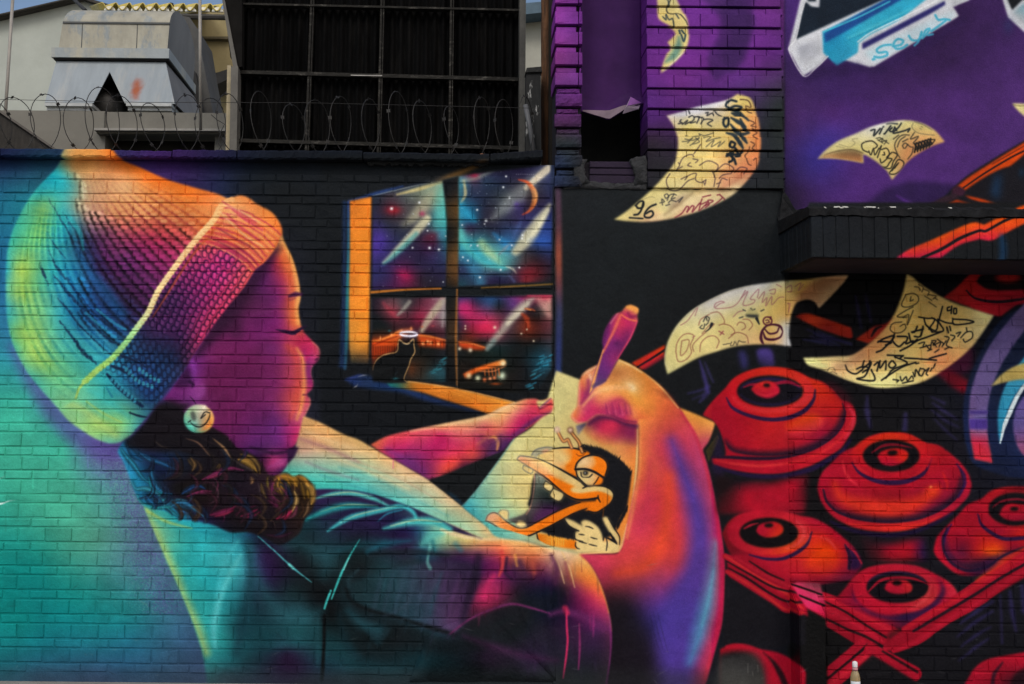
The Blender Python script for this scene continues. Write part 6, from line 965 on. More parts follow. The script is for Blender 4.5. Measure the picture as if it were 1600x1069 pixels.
with clip(S3, .6):
    fill('1140 285*, 1180 200, 1280 120, 1420 75, 1580 55*, 1430 230, 1330 330*, 1290 270, 1220 255', '1200 200 b87c50,1300 140 a87048,1400 120 b07c54,1500 90 c89468,1300 240 b88458,1380 250 d0a878,1450 170 d0a878', 3, .9)
    for s_ in ('140 690, 150 620, 190 560, 240 540, 290 560, 260 640, 270 700, 220 760, 160 770, 140 690', '190 600, 250 595, 230 680, 180 720, 190 600', '290 690, 280 640, 330 580, 400 520, 460 460, 420 470, 360 540', '340 690, 350 620, 400 570, 460 560, 500 600, 480 660', '430 370, 490 360, 530 400, 545 450, 500 470, 540 460, 600 480, 630 530, 580 580', '600 550, 660 530, 730 560, 745 620', '330 470, 350 420, 420 380', '650 470, 670 445, 710 455, 720 490, 690 510', '700 420, 750 425, 780 470, 750 510'):
        stroke(s_, 1.3, '8a4a40', .8, .85)
    for s_ in ('180 470, 240 430, 320 320, 300 390', '460 320, 470 290, 520 270, 545 280, 510 290, 470 330, 600 320, 660 280, 720 180', '690 240, 740 190, 700 300, 780 290, 800 260, 760 250, 830 170, 820 240', '830 250, 880 190, 860 280, 900 240, 890 310, 940 230, 940 300, 1000 240, 1040 235', '920 180, 970 170, 960 210, 930 205', '620 400, 660 360, 700 350', '1060 160, 1100 140, 1100 190, 1070 190', '1130 150, 1180 120, 1160 180, 1200 130', '980 130, 1020 150', '1070 290, 1090 290, 1080 360', '300 560, 280 570'):
        stroke(s_, 1.2, '9a5060', .8, .8)
    strokes('370 440, 390 400, 400 430; 395 395, 420 410, 410 440; 360 470, 340 490, 370 500, 380 460; 390 470, 410 450', 1.8, '2c2c30', .7)
    stroke('385 525, 420 500, 440 460', [1, 2, 5], '24262c', .8); stroke('500 520, 540 545; 510 550, 535 520'.split(';')[0], 1.8, '9a5050', .8); stroke('510 550, 535 520', 1.8, '9a5050', .8)
    fill('720 380*, 760 335, 790 330, 835 385, 830 405*, 730 400', 'b0a870', 1, .8); fill('722 380*, 830 385, 828 404, 770 406, 722 395', '2c3034', 1); strokes('765 330, 780 345, 800 335; 700 340, 720 350; 850 352, 875 340; 670 410, 700 400', 2, '34383a', .8); stroke('815 415, 835 460', [5, 2], '24282c', .8); fill('730 370*, 765 335, 785 335, 820 370*', 'c8bc80', .8, .6)
    for e_ in ((945, 545, 90, 85), (945, 560, 60, 45)): pass
    stroke('1030 520, 1010 480, 960 465, 900 475, 860 520, 850 580, 870 630', [2, 4, 3, 3, 4, 5, 3], '4a1c30', .8); stroke('880 500, 920 540, 980 530, 1000 490', [2, 3, 3, 2], '4a1c30', .8); stroke('870 530, 890 580, 950 590, 1010 570, 1030 530', [2, 4, 4, 3, 2], '4a1c30', .8); stroke(ell(905, 435, 36, 34), 2.2, '5a2030', .8); strokes('890 430, 905 425, 920 445, 895 450; 910 405, 935 400, 925 420', 2, '5a2030', .8)
    strokes('535 632, 590 622; 605 610, 595 640, 620 635, 630 605; 640 610, 650 640, 665 600, 690 610, 720 610', 1.4, '3a3430', .7); glow(960, 630, 14, 6, '2a2420', .8)
stroke('80 840, 50 780, 55 690, 90 590, 160 465, 280 345, 430 258, 600 182, 780 138', [1, 1.5, 1.5, 1], 'f0e4c0', .9, .5)
V(1240, 420, 4.444)
S4 = '785 35*, 830 60, 900 120, 1000 180, 1100 230, 1250 280, 1392 325*, 1330 420, 1240 540, 1130 640, 1000 730, 880 790, 740 820, 600 827, 460 800, 330 755, 200 700, 100 670, 65 618*, 180 615, 300 608, 400 600, 500 540, 600 450, 680 350, 740 220, 770 120'
GAIN[0] = 1.2
sheet(S4, '800 60 d4b870,850 120 d0b068,800 200 ccac60,900 220 c4a460,760 300 ccac60,1000 220 c4a464,1150 300 c8a860,1300 340 d8c488,1250 420 d0bc80,1000 350 c09c58,900 400 c4a258,750 420 c8a45c,620 500 c08850,500 600 c08858,700 560 c8a868,900 500 d0b468,1100 500 d0b06c,1000 600 d08858,1150 600 d0985c,850 600 ccac64,600 700 d4bc78,450 700 d4b474,300 680 d4ac7c,200 650 d8c484,100 635 dcd090,350 620 d0b880,700 800 dcd08c,500 790 dccc88,250 710 d8bc80,900 740 d4b470,1050 640 d08c58,1200 380 ccb070,420 640 d0a070')
GAIN[0] = 1.0
with clip(S4, .6):
    strokes('840 125, 870 130, 880 150; 870 110, 900 130, 890 160; 900 140, 940 160, 930 185; 940 180, 990 190, 970 210; 910 190, 960 220; 980 200, 1000 215; 940 230, 990 265', 1.8, '4a3c28', .8)
    strokes('780 180, 750 255, 800 265, 860 235, 865 195, 830 170, 780 180; 815 195, 810 225, 830 215; 830 265, 780 290, 720 330, 760 335, 800 320, 790 390, 830 290; 760 340, 790 335; 750 370, 690 380, 670 420, 700 445, 750 440, 780 410, 770 385, 740 400', 1.7, '2c2820', .7)
    strokes('1035 262, 1015 340, 1005 370; 1085 265, 1070 270, 1070 290, 1095 285, 1100 260, 1095 310; 1115 275, 1112 310, 1130 310, 1130 275, 1115 275; 870 335, 930 345, 980 350, 940 420; 905 345, 920 390, 985 430, 1000 370, 960 340; 1000 360, 1040 430, 960 440; 1000 350, 1060 375, 1110 380; 1105 345, 1110 385, 1180 385, 1250 370, 1200 355, 1105 350; 1065 405, 1075 445; 1085 400, 1090 430', 2.8, '15171b', .7)
    strokes('585 510, 640 480, 700 470, 620 560, 575 580; 590 505, 680 510, 640 530; 700 455, 690 500, 730 540, 770 510; 720 470, 790 475, 780 520, 830 500; 800 450, 820 510, 860 490; 860 400, 840 440, 820 440, 900 420; 900 400, 880 470, 840 470; 740 570, 800 540, 860 500, 940 470, 1020 440; 930 400, 960 435', 3.2, '15171b', .7)
    strokes('870 520, 910 510, 900 540, 950 530, 880 550; 920 530, 950 560, 960 510, 990 540; 960 500, 990 500, 970 530, 1020 510, 1010 540; 1000 490, 1040 520, 1030 540, 1060 500; 1050 470, 1080 480, 1060 530, 1100 550; 1090 460, 1120 470, 1100 500; 1130 450, 1160 440, 1140 470; 1160 480, 1200 440, 1240 440, 1240 480, 1190 510, 1180 490; 1200 410, 1205 440; 930 570, 960 560; 980 580, 1010 560; 1050 560, 1080 545', 2.2, '1c1c1e', .7)
    strokes('360 670, 380 710, 430 730, 480 700; 440 695, 480 680, 520 690, 480 720; 490 640, 480 690, 540 650, 510 720; 530 640, 520 700, 490 750, 440 765, 560 775, 540 700; 560 670, 590 650, 580 710; 600 640, 600 690, 640 640, 640 700; 650 600, 760 605, 700 610, 790 655, 690 700, 640 760; 680 640, 660 670, 680 690, 710 670, 690 640; 770 620, 860 625, 990 635, 940 625, 1060 590; 850 650, 760 680, 660 740, 610 775; 760 605, 740 620', 3.0, '15171b', .7)
    strokes('690 770, 730 775, 720 785; 740 750, 750 780, 780 750, 790 780, 820 745, 830 765; 830 720, 840 750, 850 700, 870 740; 880 690, 870 730, 890 745, 910 700, 885 695; 915 710, 940 690, 920 730, 930 740; 950 710, 960 690; 970 690, 985 660; 755 795, 830 778; 850 660, 870 655', 2.4, '15171b', .7)
    strokes('235 710, 250 690, 280 690, 290 710; 240 730, 270 715, 300 730; 300 755, 330 765', 1.3, '4a3c30', .7); stroke('300 690, 420 640, 480 600', [6, 12, 6], 'b88860', 8, .5); stroke('160 690, 320 755, 470 800, 600 822, 740 815, 880 785', 2, 'e8dca0', 1.4, .6)
V(1200, 480, 4)
fill('1395 495*, 1450 430, 1520 380, 1600 350, 1700 330*, 1700 450*, 1560 455, 1460 475', '1420 485 c8b470,1500 420 c4ac60,1600 390 ccb468,1560 450 b8a058', 1)
V()
# bare, scuffed foot of the rendered wall
fill('1128 1030*, 1180 1018, 1195 1040, 1196 1080*, 1110 1080*', '3c3c3a', 5, .5); strokes('1169 1038, 1169 1052; 1184 1040, 1185 1050; 1176 1050, 1177 1056', 1, '90908c', .8, .6)
fill('-170 1046*, 870 1052*, 870 1110*, -170 1110*', '32404a', 8, .4); fill('470 1060, 620 1050, 800 1054, 950 1046, 1125 1052*, 1130 1110*, 440 1110*', '26292b', 8, .5)
# uneven coverage of the spray: soft mottling, fine grain, a few runs and scuffs
def cloud(n_):
    g_ = rng.random((CH // n_ + 3, CW // n_ + 3), dtype=np.float32); yy, xx = np.arange(CH) / n_, np.arange(CW) / n_; iy_, ix_ = yy.astype(int), xx.astype(int); fy_, fx_ = (yy - iy_)[:, None], (xx - ix_)[None]
    fy_, fx_ = fy_ * fy_ * (3 - 2 * fy_), fx_ * fx_ * (3 - 2 * fx_)
    return (g_[iy_][:, ix_] * (1 - fx_) + g_[iy_][:, ix_ + 1] * fx_) * (1 - fy_) + (g_[iy_ + 1][:, ix_] * (1 - fx_) + g_[iy_ + 1][:, ix_ + 1] * fx_) * fy_
mot = cloud(46) * .35 + cloud(17) * .35 + cloud(6) * .2 + cloud(2) * .1 - .5
CAN *= (1 + .22 * mot)[..., None]
CAN += (rng.normal(0, .012, CAN.shape[:2]).astype(np.float32))[..., None]
np.clip(CAN, 0, 1, out=CAN)
for k in range(40):
    x, y = rng.uniform(0, 1600), rng.uniform(620, 1050); L = rng.uniform(8, 46); c = np.clip(at_px(x, y) * (.72 if k % 3 else 1.3) + (0 if k % 3 else .03), 0, 1)
    stroke('%f %f, %f %f, %f %f' % (x, y, x + rng.normal(0, .5), y + L * .6, x, y + L), [.5, 1.2, 1.7], c, .8, .5)
for k in range(70):
    x, y = rng.uniform(0, 1600), 1069 - abs(rng.normal(0, 90)); a_ = rng.normal(0, .5); L = rng.uniform(4, 22)
    stroke('%f %f, %f %f' % (x, y, x + L * math.cos(a_), y + L * math.sin(a_)), [.4, 1.1, .3], '8c8c88' if k % 2 else '1a1c1e', .7, .4)
# ---------------------------------------------------------------- the painting, laid out in wall metres
XL, XR, ZB, ZT = U(-150, 540)[0], U(1750, 540)[0], -0.25, U(1750, -38)[1]
TW = 2400; TH = int(TW * (ZT - ZB) / (XR - XL))
gx = XL + (np.arange(TW) + 0.5) / TW * (XR - XL); gz = ZB + (np.arange(TH) + 0.5) / TH * (ZT - ZB)
GX, GZ = np.meshgrid(gx, gz)
P3 = np.stack([GX, np.full_like(GX, D), GZ - CZ], -1) @ CAMR          # wall point in camera axes
sx = PPX + P3[..., 0] / -P3[..., 2] * FPX + MX - 0.5; sy = 534.5 - P3[..., 1] / -P3[..., 2] * FPX + MY - 0.5
sx = np.clip(sx, 0, CW - 1.01); sy = np.clip(sy, 0, CH - 1.01)
ix = sx.astype(int); iy = sy.astype(int); fx = (sx - ix)[..., None]; fy = (sy - iy)[..., None]
T = (CAN[iy, ix] * (1 - fx) + CAN[iy, ix + 1] * fx) * (1 - fy) + (CAN[iy + 1, ix] * (1 - fx) + CAN[iy + 1, ix + 1] * fx) * fy
img = bpy.data.images.new('mural_paint', TW, TH, alpha=False)
img.pixels.foreach_set(np.concatenate([T, np.ones(T.shape[:2] + (1,), np.float32)], -1).astype(np.float32).ravel())
img.pack()

# ---------------------------------------------------------------- materials
def nodes(name):
    m = bpy.data.materials.new(name); m.use_nodes = True; t = m.node_tree
    return m, t, t.nodes['Principled BSDF']
def nd(t, kind, **kw):
    n = t.nodes.new(kind)
    for k, v in kw.items():
        if k in n.inputs: n.inputs[k].default_value = v
        else: setattr(n, k, v)
    return n
def bump(t, b, scale, dist, detail=6, stre=1.0, vec=None, extra=None):
    no = nd(t, 'ShaderNodeTexNoise'); no.inputs['Scale'].default_value = scale; no.inputs['Detail'].default_value = detail
    if vec is not None: t.links.new(vec, no.inputs['Vector'])
    bu = nd(t, 'ShaderNodeBump'); bu.inputs['Strength'].default_value = stre; bu.inputs['Distance'].default_value = dist
    t.links.new(no.outputs['Fac'], bu.inputs['Height'])
    if extra is not None: t.links.new(extra, bu.inputs['Normal'])
    t.links.new(bu.outputs['Normal'], b.inputs['Normal'])
    return bu.outputs['Normal']
PM = {}
def paint(Y=0.0, rough=0.62, b1=(55, 0.004), b2=(9, 0.006), name='sprayed_paint', bricks=False):
    """the mural as it covers surfaces lying at depth Y"""
    key = (round(Y, 3), rough, b1, b2, bricks)
    if key in PM: return PM[key]
    m, t, b = nodes(name)
    k = D / (D + Y)
    geo = nd(t, 'ShaderNodeNewGeometry'); sep = nd(t, 'ShaderNodeSeparateXYZ'); com = nd(t, 'ShaderNodeCombineXYZ')
    t.links.new(geo.outputs['Position'], sep.inputs[0]); t.links.new(sep.outputs['X'], com.inputs['X']); t.links.new(sep.outputs['Z'], com.inputs['Y'])
    mp = nd(t, 'ShaderNodeMapping')
    mp.inputs['Scale'].default_value = (k / (XR - XL), k / (ZT - ZB), 1)
    mp.inputs['Location'].default_value = (-XL / (XR - XL), (CZ - CZ * k - ZB) / (ZT - ZB), 0)
    t.links.new(com.outputs[0], mp.inputs[0])
    im = nd(t, 'ShaderNodeTexImage'); im.image = img; im.interpolation = 'Cubic'; im.extension = 'EXTEND'
    t.links.new(mp.outputs[0], im.inputs['Vector'])
    n1 = nd(t, 'ShaderNodeTexNoise'); n1.inputs['Scale'].default_value = 5.0; n1.inputs['Detail'].default_value = 8; n1.inputs['Roughness'].default_value = 0.7
    n2 = nd(t, 'ShaderNodeTexNoise'); n2.inputs['Scale'].default_value = 160.0; n2.inputs['Detail'].default_value = 3
    for n in (n1, n2): t.links.new(geo.outputs['Position'], n.inputs['Vector'])
    mr = nd(t, 'ShaderNodeMapRange'); mr.inputs['From Min'].default_value = 0.3; mr.inputs['From Max'].default_value = 0.7; mr.inputs['To Min'].default_value = 0.84; mr.inputs['To Max'].default_value = 1.1
    mr2 = nd(t, 'ShaderNodeMapRange'); mr2.inputs['From Min'].default_value = 0.25; mr2.inputs['From Max'].default_value = 0.75; mr2.inputs['To Min'].default_value = 0.86; mr2.inputs['To Max'].default_value = 1.12
    t.links.new(n1.outputs['Fac'], mr.inputs[0]); t.links.new(n2.outputs['Fac'], mr2.inputs[0])
    mu = nd(t, 'ShaderNodeMath', operation='MULTIPLY'); t.links.new(mr.outputs[0], mu.inputs[0]); t.links.new(mr2.outputs[0], mu.inputs[1])
    oi = nd(t, 'ShaderNodeObjectInfo'); mr3 = nd(t, 'ShaderNodeMapRange'); mr3.inputs['To Min'].default_value = 0.90; mr3.inputs['To Max'].default_value = 1.10; t.links.new(oi.outputs['Random'], mr3.inputs[0])
    mu2 = nd(t, 'ShaderNodeMath', operation='MULTIPLY'); t.links.new(mu.outputs[0], mu2.inputs[0]); t.links.new(mr3.outputs[0], mu2.inputs[1])
    vm = nd(t, 'ShaderNodeVectorMath', operation='SCALE'); t.links.new(im.outputs['Color'], vm.inputs[0]); t.links.new((mu2 if bricks else mu).outputs[0], vm.inputs['Scale'])
    # a little pale dust caught in the pores
    n3 = nd(t, 'ShaderNodeTexNoise'); n3.inputs['Scale'].default_value = 38.0; n3.inputs['Detail'].default_value = 8; n3.inputs['Roughness'].default_value = 0.75
    t.links.new(geo.outputs['Position'], n3.inputs['Vector'])
    cr = nd(t, 'ShaderNodeValToRGB'); cr.color_ramp.elements[0].position = 0.66; cr.color_ramp.elements[1].position = 0.80
    cr.color_ramp.elements[0].color = (0, 0, 0, 1); cr.color_ramp.elements[1].color = (0.05, 0.05, 0.05, 1)
    t.links.new(n3.outputs['Fac'], cr.inputs[0])
    mx = nd(t, 'ShaderNodeMix', data_type='RGBA'); mx.inputs['B'].default_value = (0.20, 0.20, 0.20, 1)
    t.links.new(cr.outputs[0], mx.inputs['Factor']); t.links.new(vm.outputs[0], mx.inputs['A'])
    t.links.new(mx.outputs['Result'], b.inputs['Base Color'])
    b.inputs['Roughness'].default_value = rough; b.inputs['Specular IOR Level'].default_value = 0.07
    e = bump(t, b, b1[0], b1[1], 8, 0.6, geo.outputs['Position'])
    bump(t, b, b2[0], b2[1], 5, 0.5, geo.outputs['Position'], e)
    PM[key] = m; return m
MC = {}
def mat(name, col, rough=0.7, metal=0.0, var=0.25, scale=6.0, bmp=0.003, bscale=60, spec=0.3, col2=None, c2=(0.5, 0.62), stretch=(1, 1, 1), alpha=None, trans=None):
    """plain surface colour with mottling, optional second colour in patches"""
    if name in MC: return MC[name]
    m, t, b = nodes(name); geo = nd(t, 'ShaderNodeNewGeometry'); mp = nd(t, 'ShaderNodeMapping'); mp.inputs['Scale'].default_value = stretch
    t.links.new(geo.outputs['Position'], mp.inputs[0])
    n = nd(t, 'ShaderNodeTexNoise'); n.inputs['Scale'].default_value = scale; n.inputs['Detail'].default_value = 9; n.inputs['Roughness'].default_value = 0.65
    t.links.new(mp.outputs[0], n.inputs['Vector'])
    mr = nd(t, 'ShaderNodeMapRange'); mr.inputs['From Min'].default_value = 0.3; mr.inputs['From Max'].default_value = 0.7; mr.inputs['To Min'].default_value = 1 - var; mr.inputs['To Max'].default_value = 1 + var
    t.links.new(n.outputs['Fac'], mr.inputs[0])
    rgb = nd(t, 'ShaderNodeRGB'); rgb.outputs[0].default_value = (*col, 1); src = rgb.outputs[0]
    if col2 is not None:
        n2 = nd(t, 'ShaderNodeTexNoise'); n2.inputs['Scale'].default_value = scale * 0.6; n2.inputs['Detail'].default_value = 10; n2.inputs['Roughness'].default_value = 0.7
        ad = nd(t, 'ShaderNodeVectorMath', operation='ADD'); ad.inputs[1].default_value = (7.3, 2.1, 4.7); t.links.new(mp.outputs[0], ad.inputs[0]); t.links.new(ad.outputs[0], n2.inputs['Vector'])
        cr = nd(t, 'ShaderNodeValToRGB'); cr.color_ramp.elements[0].position, cr.color_ramp.elements[1].position = c2
        t.links.new(n2.outputs['Fac'], cr.inputs[0])
        mx = nd(t, 'ShaderNodeMix', data_type='RGBA'); t.links.new(cr.outputs[0], mx.inputs['Factor']); t.links.new(src, mx.inputs['A']); mx.inputs['B'].default_value = (*col2, 1); src = mx.outputs['Result']
    vm = nd(t, 'ShaderNodeVectorMath', operation='SCALE'); t.links.new(src, vm.inputs[0]); t.links.new(mr.outputs[0], vm.inputs['Scale'])
    t.links.new(vm.outputs[0], b.inputs['Base Color'])
    b.inputs['Roughness'].default_value = rough; b.inputs['Metallic'].default_value = metal; b.inputs['Specular IOR Level'].default_value = spec
    if trans: b.inputs['Transmission Weight'].default_value = trans
    if bmp: bump(t, b, bscale, bmp, 6, 0.6, geo.outputs['Position'])
    MC[name] = m; return m

# ---------------------------------------------------------------- mesh helpers
COL = sc.collection
def tag(o, label=None, cat=None, group=None, kind=None):
    if label: o['label'] = label
    if cat: o['category'] = cat
    if group: o['group'] = group
    if kind: o['kind'] = kind
    return o
def link(name, me, parent=None, loc=(0, 0, 0), rot=(0, 0, 0)):
    o = bpy.data.objects.new(name, me); COL.objects.link(o); o.location = loc; o.rotation_euler = rot
    if parent is not None:
        o.parent = parent
        o.matrix_parent_inverse = Matrix.Translation(-Vector(parent.location))
    return o
def mesh(name, verts, faces, m=None, smooth=False):
    me = bpy.data.meshes.new(name); me.from_pydata([tuple(v) for v in verts], [], faces); me.update()
    if m is not None: me.materials.append(m)
    if smooth:
        for p in me.polygons: p.use_smooth = True
    return me
def empty(name, loc):
    o = bpy.data.objects.new(name, None); COL.objects.link(o); o.location = loc; o.empty_display_size = 0.2; return o
class MB:
    """collects faces, then links them as one mesh object"""
    def __init__(s): s.v, s.f = [], []
    def add(s, verts, faces):
        n = len(s.v); s.v += [tuple(v) for v in verts]; s.f += [tuple(i + n for i in f) for f in faces]; return s
    def box(s, x0, x1, y0, y1, z0, z1, ch=0.0):
        if ch <= 0:
            return s.add([(x0,y0,z0),(x1,y0,z0),(x1,y1,z0),(x0,y1,z0),(x0,y0,z1),(x1,y0,z1),(x1,y1,z1),(x0,y1,z1)],
                         [(0,3,2,1),(4,5,6,7),(0,1,5,4),(1,2,6,5),(2,3,7,6),(3,0,4,7)])
        bm = bmesh.new(); bmesh.ops.create_cube(bm, size=1.0)
        for v in bm.verts: v.co = Vector(((x0+x1)/2 + v.co.x*(x1-x0), (y0+y1)/2 + v.co.y*(y1-y0), (z0+z1)/2 + v.co.z*(z1-z0)))
        bmesh.ops.bevel(bm, geom=list(bm.edges), offset=ch, segments=2, affect='EDGES', profile=0.6)
        bm.verts.index_update(); s.add([v.co for v in bm.verts], [[v.index for v in f.verts] for f in bm.faces]); bm.free(); return s
    def prism(s, P, y0, y1):
        """outline P of (x, z), extruded from y0 (front) to y1"""
        n = len(P); a = sum(P[i][0]*P[(i+1)%n][1] - P[(i+1)%n][0]*P[i][1] for i in range(n))
        if a < 0: P = P[::-1]
        return s.add([(x, y0, z) for x, z in P] + [(x, y1, z) for x, z in P], [tuple(range(n)), tuple(range(2*n-1, n-1, -1))] + [(i, i + n, (i+1) % n + n, (i+1) % n) for i in range(n)])
    def tube(s, pts_, r, n=8, caps=True):
        pts_ = [Vector(p) for p in pts_]; rr = r if isinstance(r, (list, tuple)) else [r] * len(pts_); base = len(s.v); vs_ = []
        up = None
        for i, p in enumerate(pts_):
            d = (pts_[min(i+1, len(pts_)-1)] - pts_[max(i-1, 0)]).normalized()
            if up is None: up = d.orthogonal().normalized()
            up = (up - d * up.dot(d)).normalized() if (up - d * up.dot(d)).length > 1e-6 else d.orthogonal().normalized()
            w = d.cross(up)
            vs_ += [p + (up * math.cos(2*math.pi*k/n) + w * math.sin(2*math.pi*k/n)) * rr[i] for k in range(n)]
        fs = [(i*n+k, i*n+(k+1) % n, (i+1)*n+(k+1) % n, (i+1)*n+k) for i in range(len(pts_)-1) for k in range(n)]
        if caps: fs += [tuple(range(n-1, -1, -1)), tuple((len(pts_)-1)*n + k for k in range(n))]
        return s.add(vs_, fs)
    def lathe(s, prof, n=24, c=(0, 0, 0)):
        vs_ = [(c[0] + r*math.cos(2*math.pi*k/n), c[1] + r*math.sin(2*math.pi*k/n), c[2] + z) for r, z in prof for k in range(n)]
        m_ = len(prof)
        fs = [(i*n+k, i*n+(k+1) % n, (i+1)*n+(k+1) % n, (i+1)*n+k) for i in range(m_-1) for k in range(n)] + [tuple(range(n-1, -1, -1)), tuple((m_-1)*n+k for k in range(n))]
        return s.add(vs_, fs)
    def build(s, name, m, parent=None, smooth=False):
        return link(name, mesh(name, s.v, s.f, m, smooth), parent)
def plate(x0, x1, z0, z1, y, step, amp, seed, y1=None, edge=None):
    """uneven plastered face: a grid with hand-worked waves, closed with sides and back"""
    nx = max(2, int((x1-x0)/step)); nz = max(2, int((z1-z0)/step)); r = random.Random(seed)
    ph = [(r.uniform(0.6, 5), r.uniform(0.6, 5), r.uniform(0, 6.28), r.uniform(0.3, 1)) for _ in range(9)]
    v = []
    for j in range(nz+1):
        for i in range(nx+1):
            x = x0 + (x1-x0)*i/nx; z = z0 + (z1-z0)*j/nz
            h = sum(w*math.sin(a*x + p)*math.sin(b*z + p*1.7) for a, b, p, w in ph)/4
            if edge: x, z = edge(x, z, i, nx, j, nz, r)
            v.append((x, y + amp*(h + r.uniform(-.12, .12)), z))
    f = [(j*(nx+1)+i, j*(nx+1)+i+1, (j+1)*(nx+1)+i+1, (j+1)*(nx+1)+i) for j in range(nz) for i in range(nx)]
    yb = y1 if y1 is not None else y + 0.2
    rim = [j*(nx+1) for j in range(nz, -1, -1)] + list(range(1, nx+1)) + [j*(nx+1)+nx for j in range(1, nz+1)] + [nz*(nx+1)+i for i in range(nx-1, 0, -1)]
    n0 = len(v); v += [(v[i][0], yb, v[i][2]) for i in rim]; k = len(rim)
    f += [(rim[i], n0+i, n0+(i+1) % k, rim[(i+1) % k]) for i in range(k)] + [tuple(n0+i for i in range(k))]
    return MB().add(v, f)
BV = {}
def brick_mesh(w, h, d, m, seed, ch=0.006):
    """one painted brick, front face at y = 0, corners worn unevenly; origin at the centre of the front face"""
    key = (round(w, 4), round(h, 4), round(d, 3), m.name, seed)
    if key in BV: return BV[key]
    r = random.Random(hash((round(w, 4), seed)) & 0xffff)
    j = lambda a: r.uniform(-a, a)
    A, B = w/2, h/2; c = ch
    ring0 = [(-A + c*r.uniform(.5, 1.6), j(.0008), -B + c*r.uniform(.5, 1.5)), (A - c*r.uniform(.5, 1.6), j(.0008), -B + c*r.uniform(.5, 1.5)), (A - c*r.uniform(.5, 1.6), j(.0008), B - c*r.uniform(.5, 1.5)), (-A + c*r.uniform(.5, 1.6), j(.0008), B - c*r.uniform(.5, 1.5))]
    if seed == 4:      # a knocked-off corner
        q = r.randrange(4); x_, y_, z_ = ring0[q]; ring0[q] = (x_ * (1 - .025 / A), .004, z_ * (1 - .02 / B) if B > .035 else z_ * .7)
    mid = (j(.01), -abs(j(.0012)), j(.005))
    ring1 = [(x*A + j(.0012), c*0.9, z*B + j(.0012)) for x, z in ((-1, -1), (1, -1), (1, 1), (-1, 1))]
    ring2 = [(x*A, d, z*B) for x, z in ((-1, -1), (1, -1), (1, 1), (-1, 1))]
    v = ring0 + ring1 + ring2 + [mid]
    f = [(12, i, (i+1) % 4) for i in range(4)] + [(4+i, 4+(i+1) % 4, (i+1) % 4, i) for i in range(4)] + [(8+i, 8+(i+1) % 4, 4+(i+1) % 4, 4+i) for i in range(4)]
    me = mesh('brick', v, f, m); BV[key] = me
    return me
# ---------------------------------------------------------------- ground
R_ = random.Random(11)
concrete = mat('pavement_concrete', (0.24, 0.23, 0.21), 0.9, var=0.2, scale=3, bmp=0.006, bscale=45)
g = MB().add([(-60, -60, 0), (60, -60, 0), (60, 120, 0), (-60, 120, 0)], [(0, 1, 2, 3)]).build('ground', concrete); tag(g, kind='structure')

# ---------------------------------------------------------------- brick courses
PER, TALL, SHORT = 0.1821, 0.1005, 0.0568
ZTOP = 4.0392 + 0.03
LB = (U(58 + 42.2 * 6, 940)[0] - U(58, 940)[0]) / 6
XJ = U(58, 940)[0]
def lay(parent, x0, x1, z0, z1, Y, m, limit, seed, keep=None):
    """bricks between x0..x1, z0..z1; the nearest 'limit' as single bricks, the others joined"""
    r = random.Random(seed); B = []
    for k in range(-8, 30):
        for tall in (1, 0):
            zt = ZTOP - PER * k - (0 if tall else TALL + 0.0124); h = TALL if tall else SHORT
            zb = zt - h
            if zt > z1 + 0.02 or zb < z0 - 0.03: continue
            off = XJ + (0 if tall else LB * 0.47) + r.uniform(-.012, .012) + k * 0.0025
            i0 = int(math.floor((x0 - off) / LB)) - 1; x = off + i0 * LB; i = i0
            while x < x1:
                wide = 2 if (not tall and r.random() < .14) else 1
                vg = 0.0022 + (0.003 if r.random() < .22 else 0); a = max(x + vg, x0); b = min(x + LB * wide - vg + r.uniform(-.002, .002), x1)
                if b - a > 0.03:
                    B.append(((a + b) / 2, (max(zb, z0) + min(zt, z1)) / 2, b - a, min(zt, z1) - max(zb, z0), tall))
                x += LB * wide
    B = [q for q in B if q[3] > 0.02 and (keep is None or keep(q[0], q[1]))]
    vis = lambda q: XVIS0 - .1 < q[0] < XVIS1 + .1
    B.sort(key=lambda q: (not vis(q), -round(q[2] * q[3], 3) > -0.015, q[1]))
    rest = MB()
    for n, (x, z, w, h, tall) in enumerate(B):
        y = Y + r.uniform(-.0024, .0022)
        if n < limit:
            wq = round(w / .004) * .004
            me = brick_mesh(wq, round(h, 3), 0.03, m, r.randrange(5))
            link('brick', me, parent, (x, y, z), (r.uniform(-.014, .014), r.uniform(-.006, .006), r.uniform(-.010, .010)))
        else:
            me = brick_mesh(round(w / .004) * .004, round(h, 3), 0.03, m, r.randrange(5))
            rest.add([(v.co.x + x, v.co.y + y, v.co.z + z) for v in me.vertices], [tuple(p.vertices) for p in me.polygons])
    if rest.v: tag(rest.build('bricks', m, parent), kind='stuff')
XVIS0, XVIS1 = U(0, 600)[0], U(1600, 600)[0]

# ---- left wall, painted with the girl
XA, XB = U(-140, 540)[0] - 1.0, U(866, 560)[0]
ZW = U(100, 249)[1]
MAT0 = paint(0.0, 0.62, (55, 0.006), (14, 0.010), bricks=True)
lw = empty('brick_wall', ((XA + XB) / 2, 0.12, 0)); tag(lw, 'long brick wall painted with a girl in a knitted hat drawing by a window', 'wall')
MB().box(XA, XB, 0.0075, 0.24, 0, ZW - .004).build('mortar', paint(0.006, 0.75, (70, 0.006), (20, 0.004)), lw)
lay(lw, XA, XB, 0.02, ZW - .012, 0.0, MAT0, 300, 3)
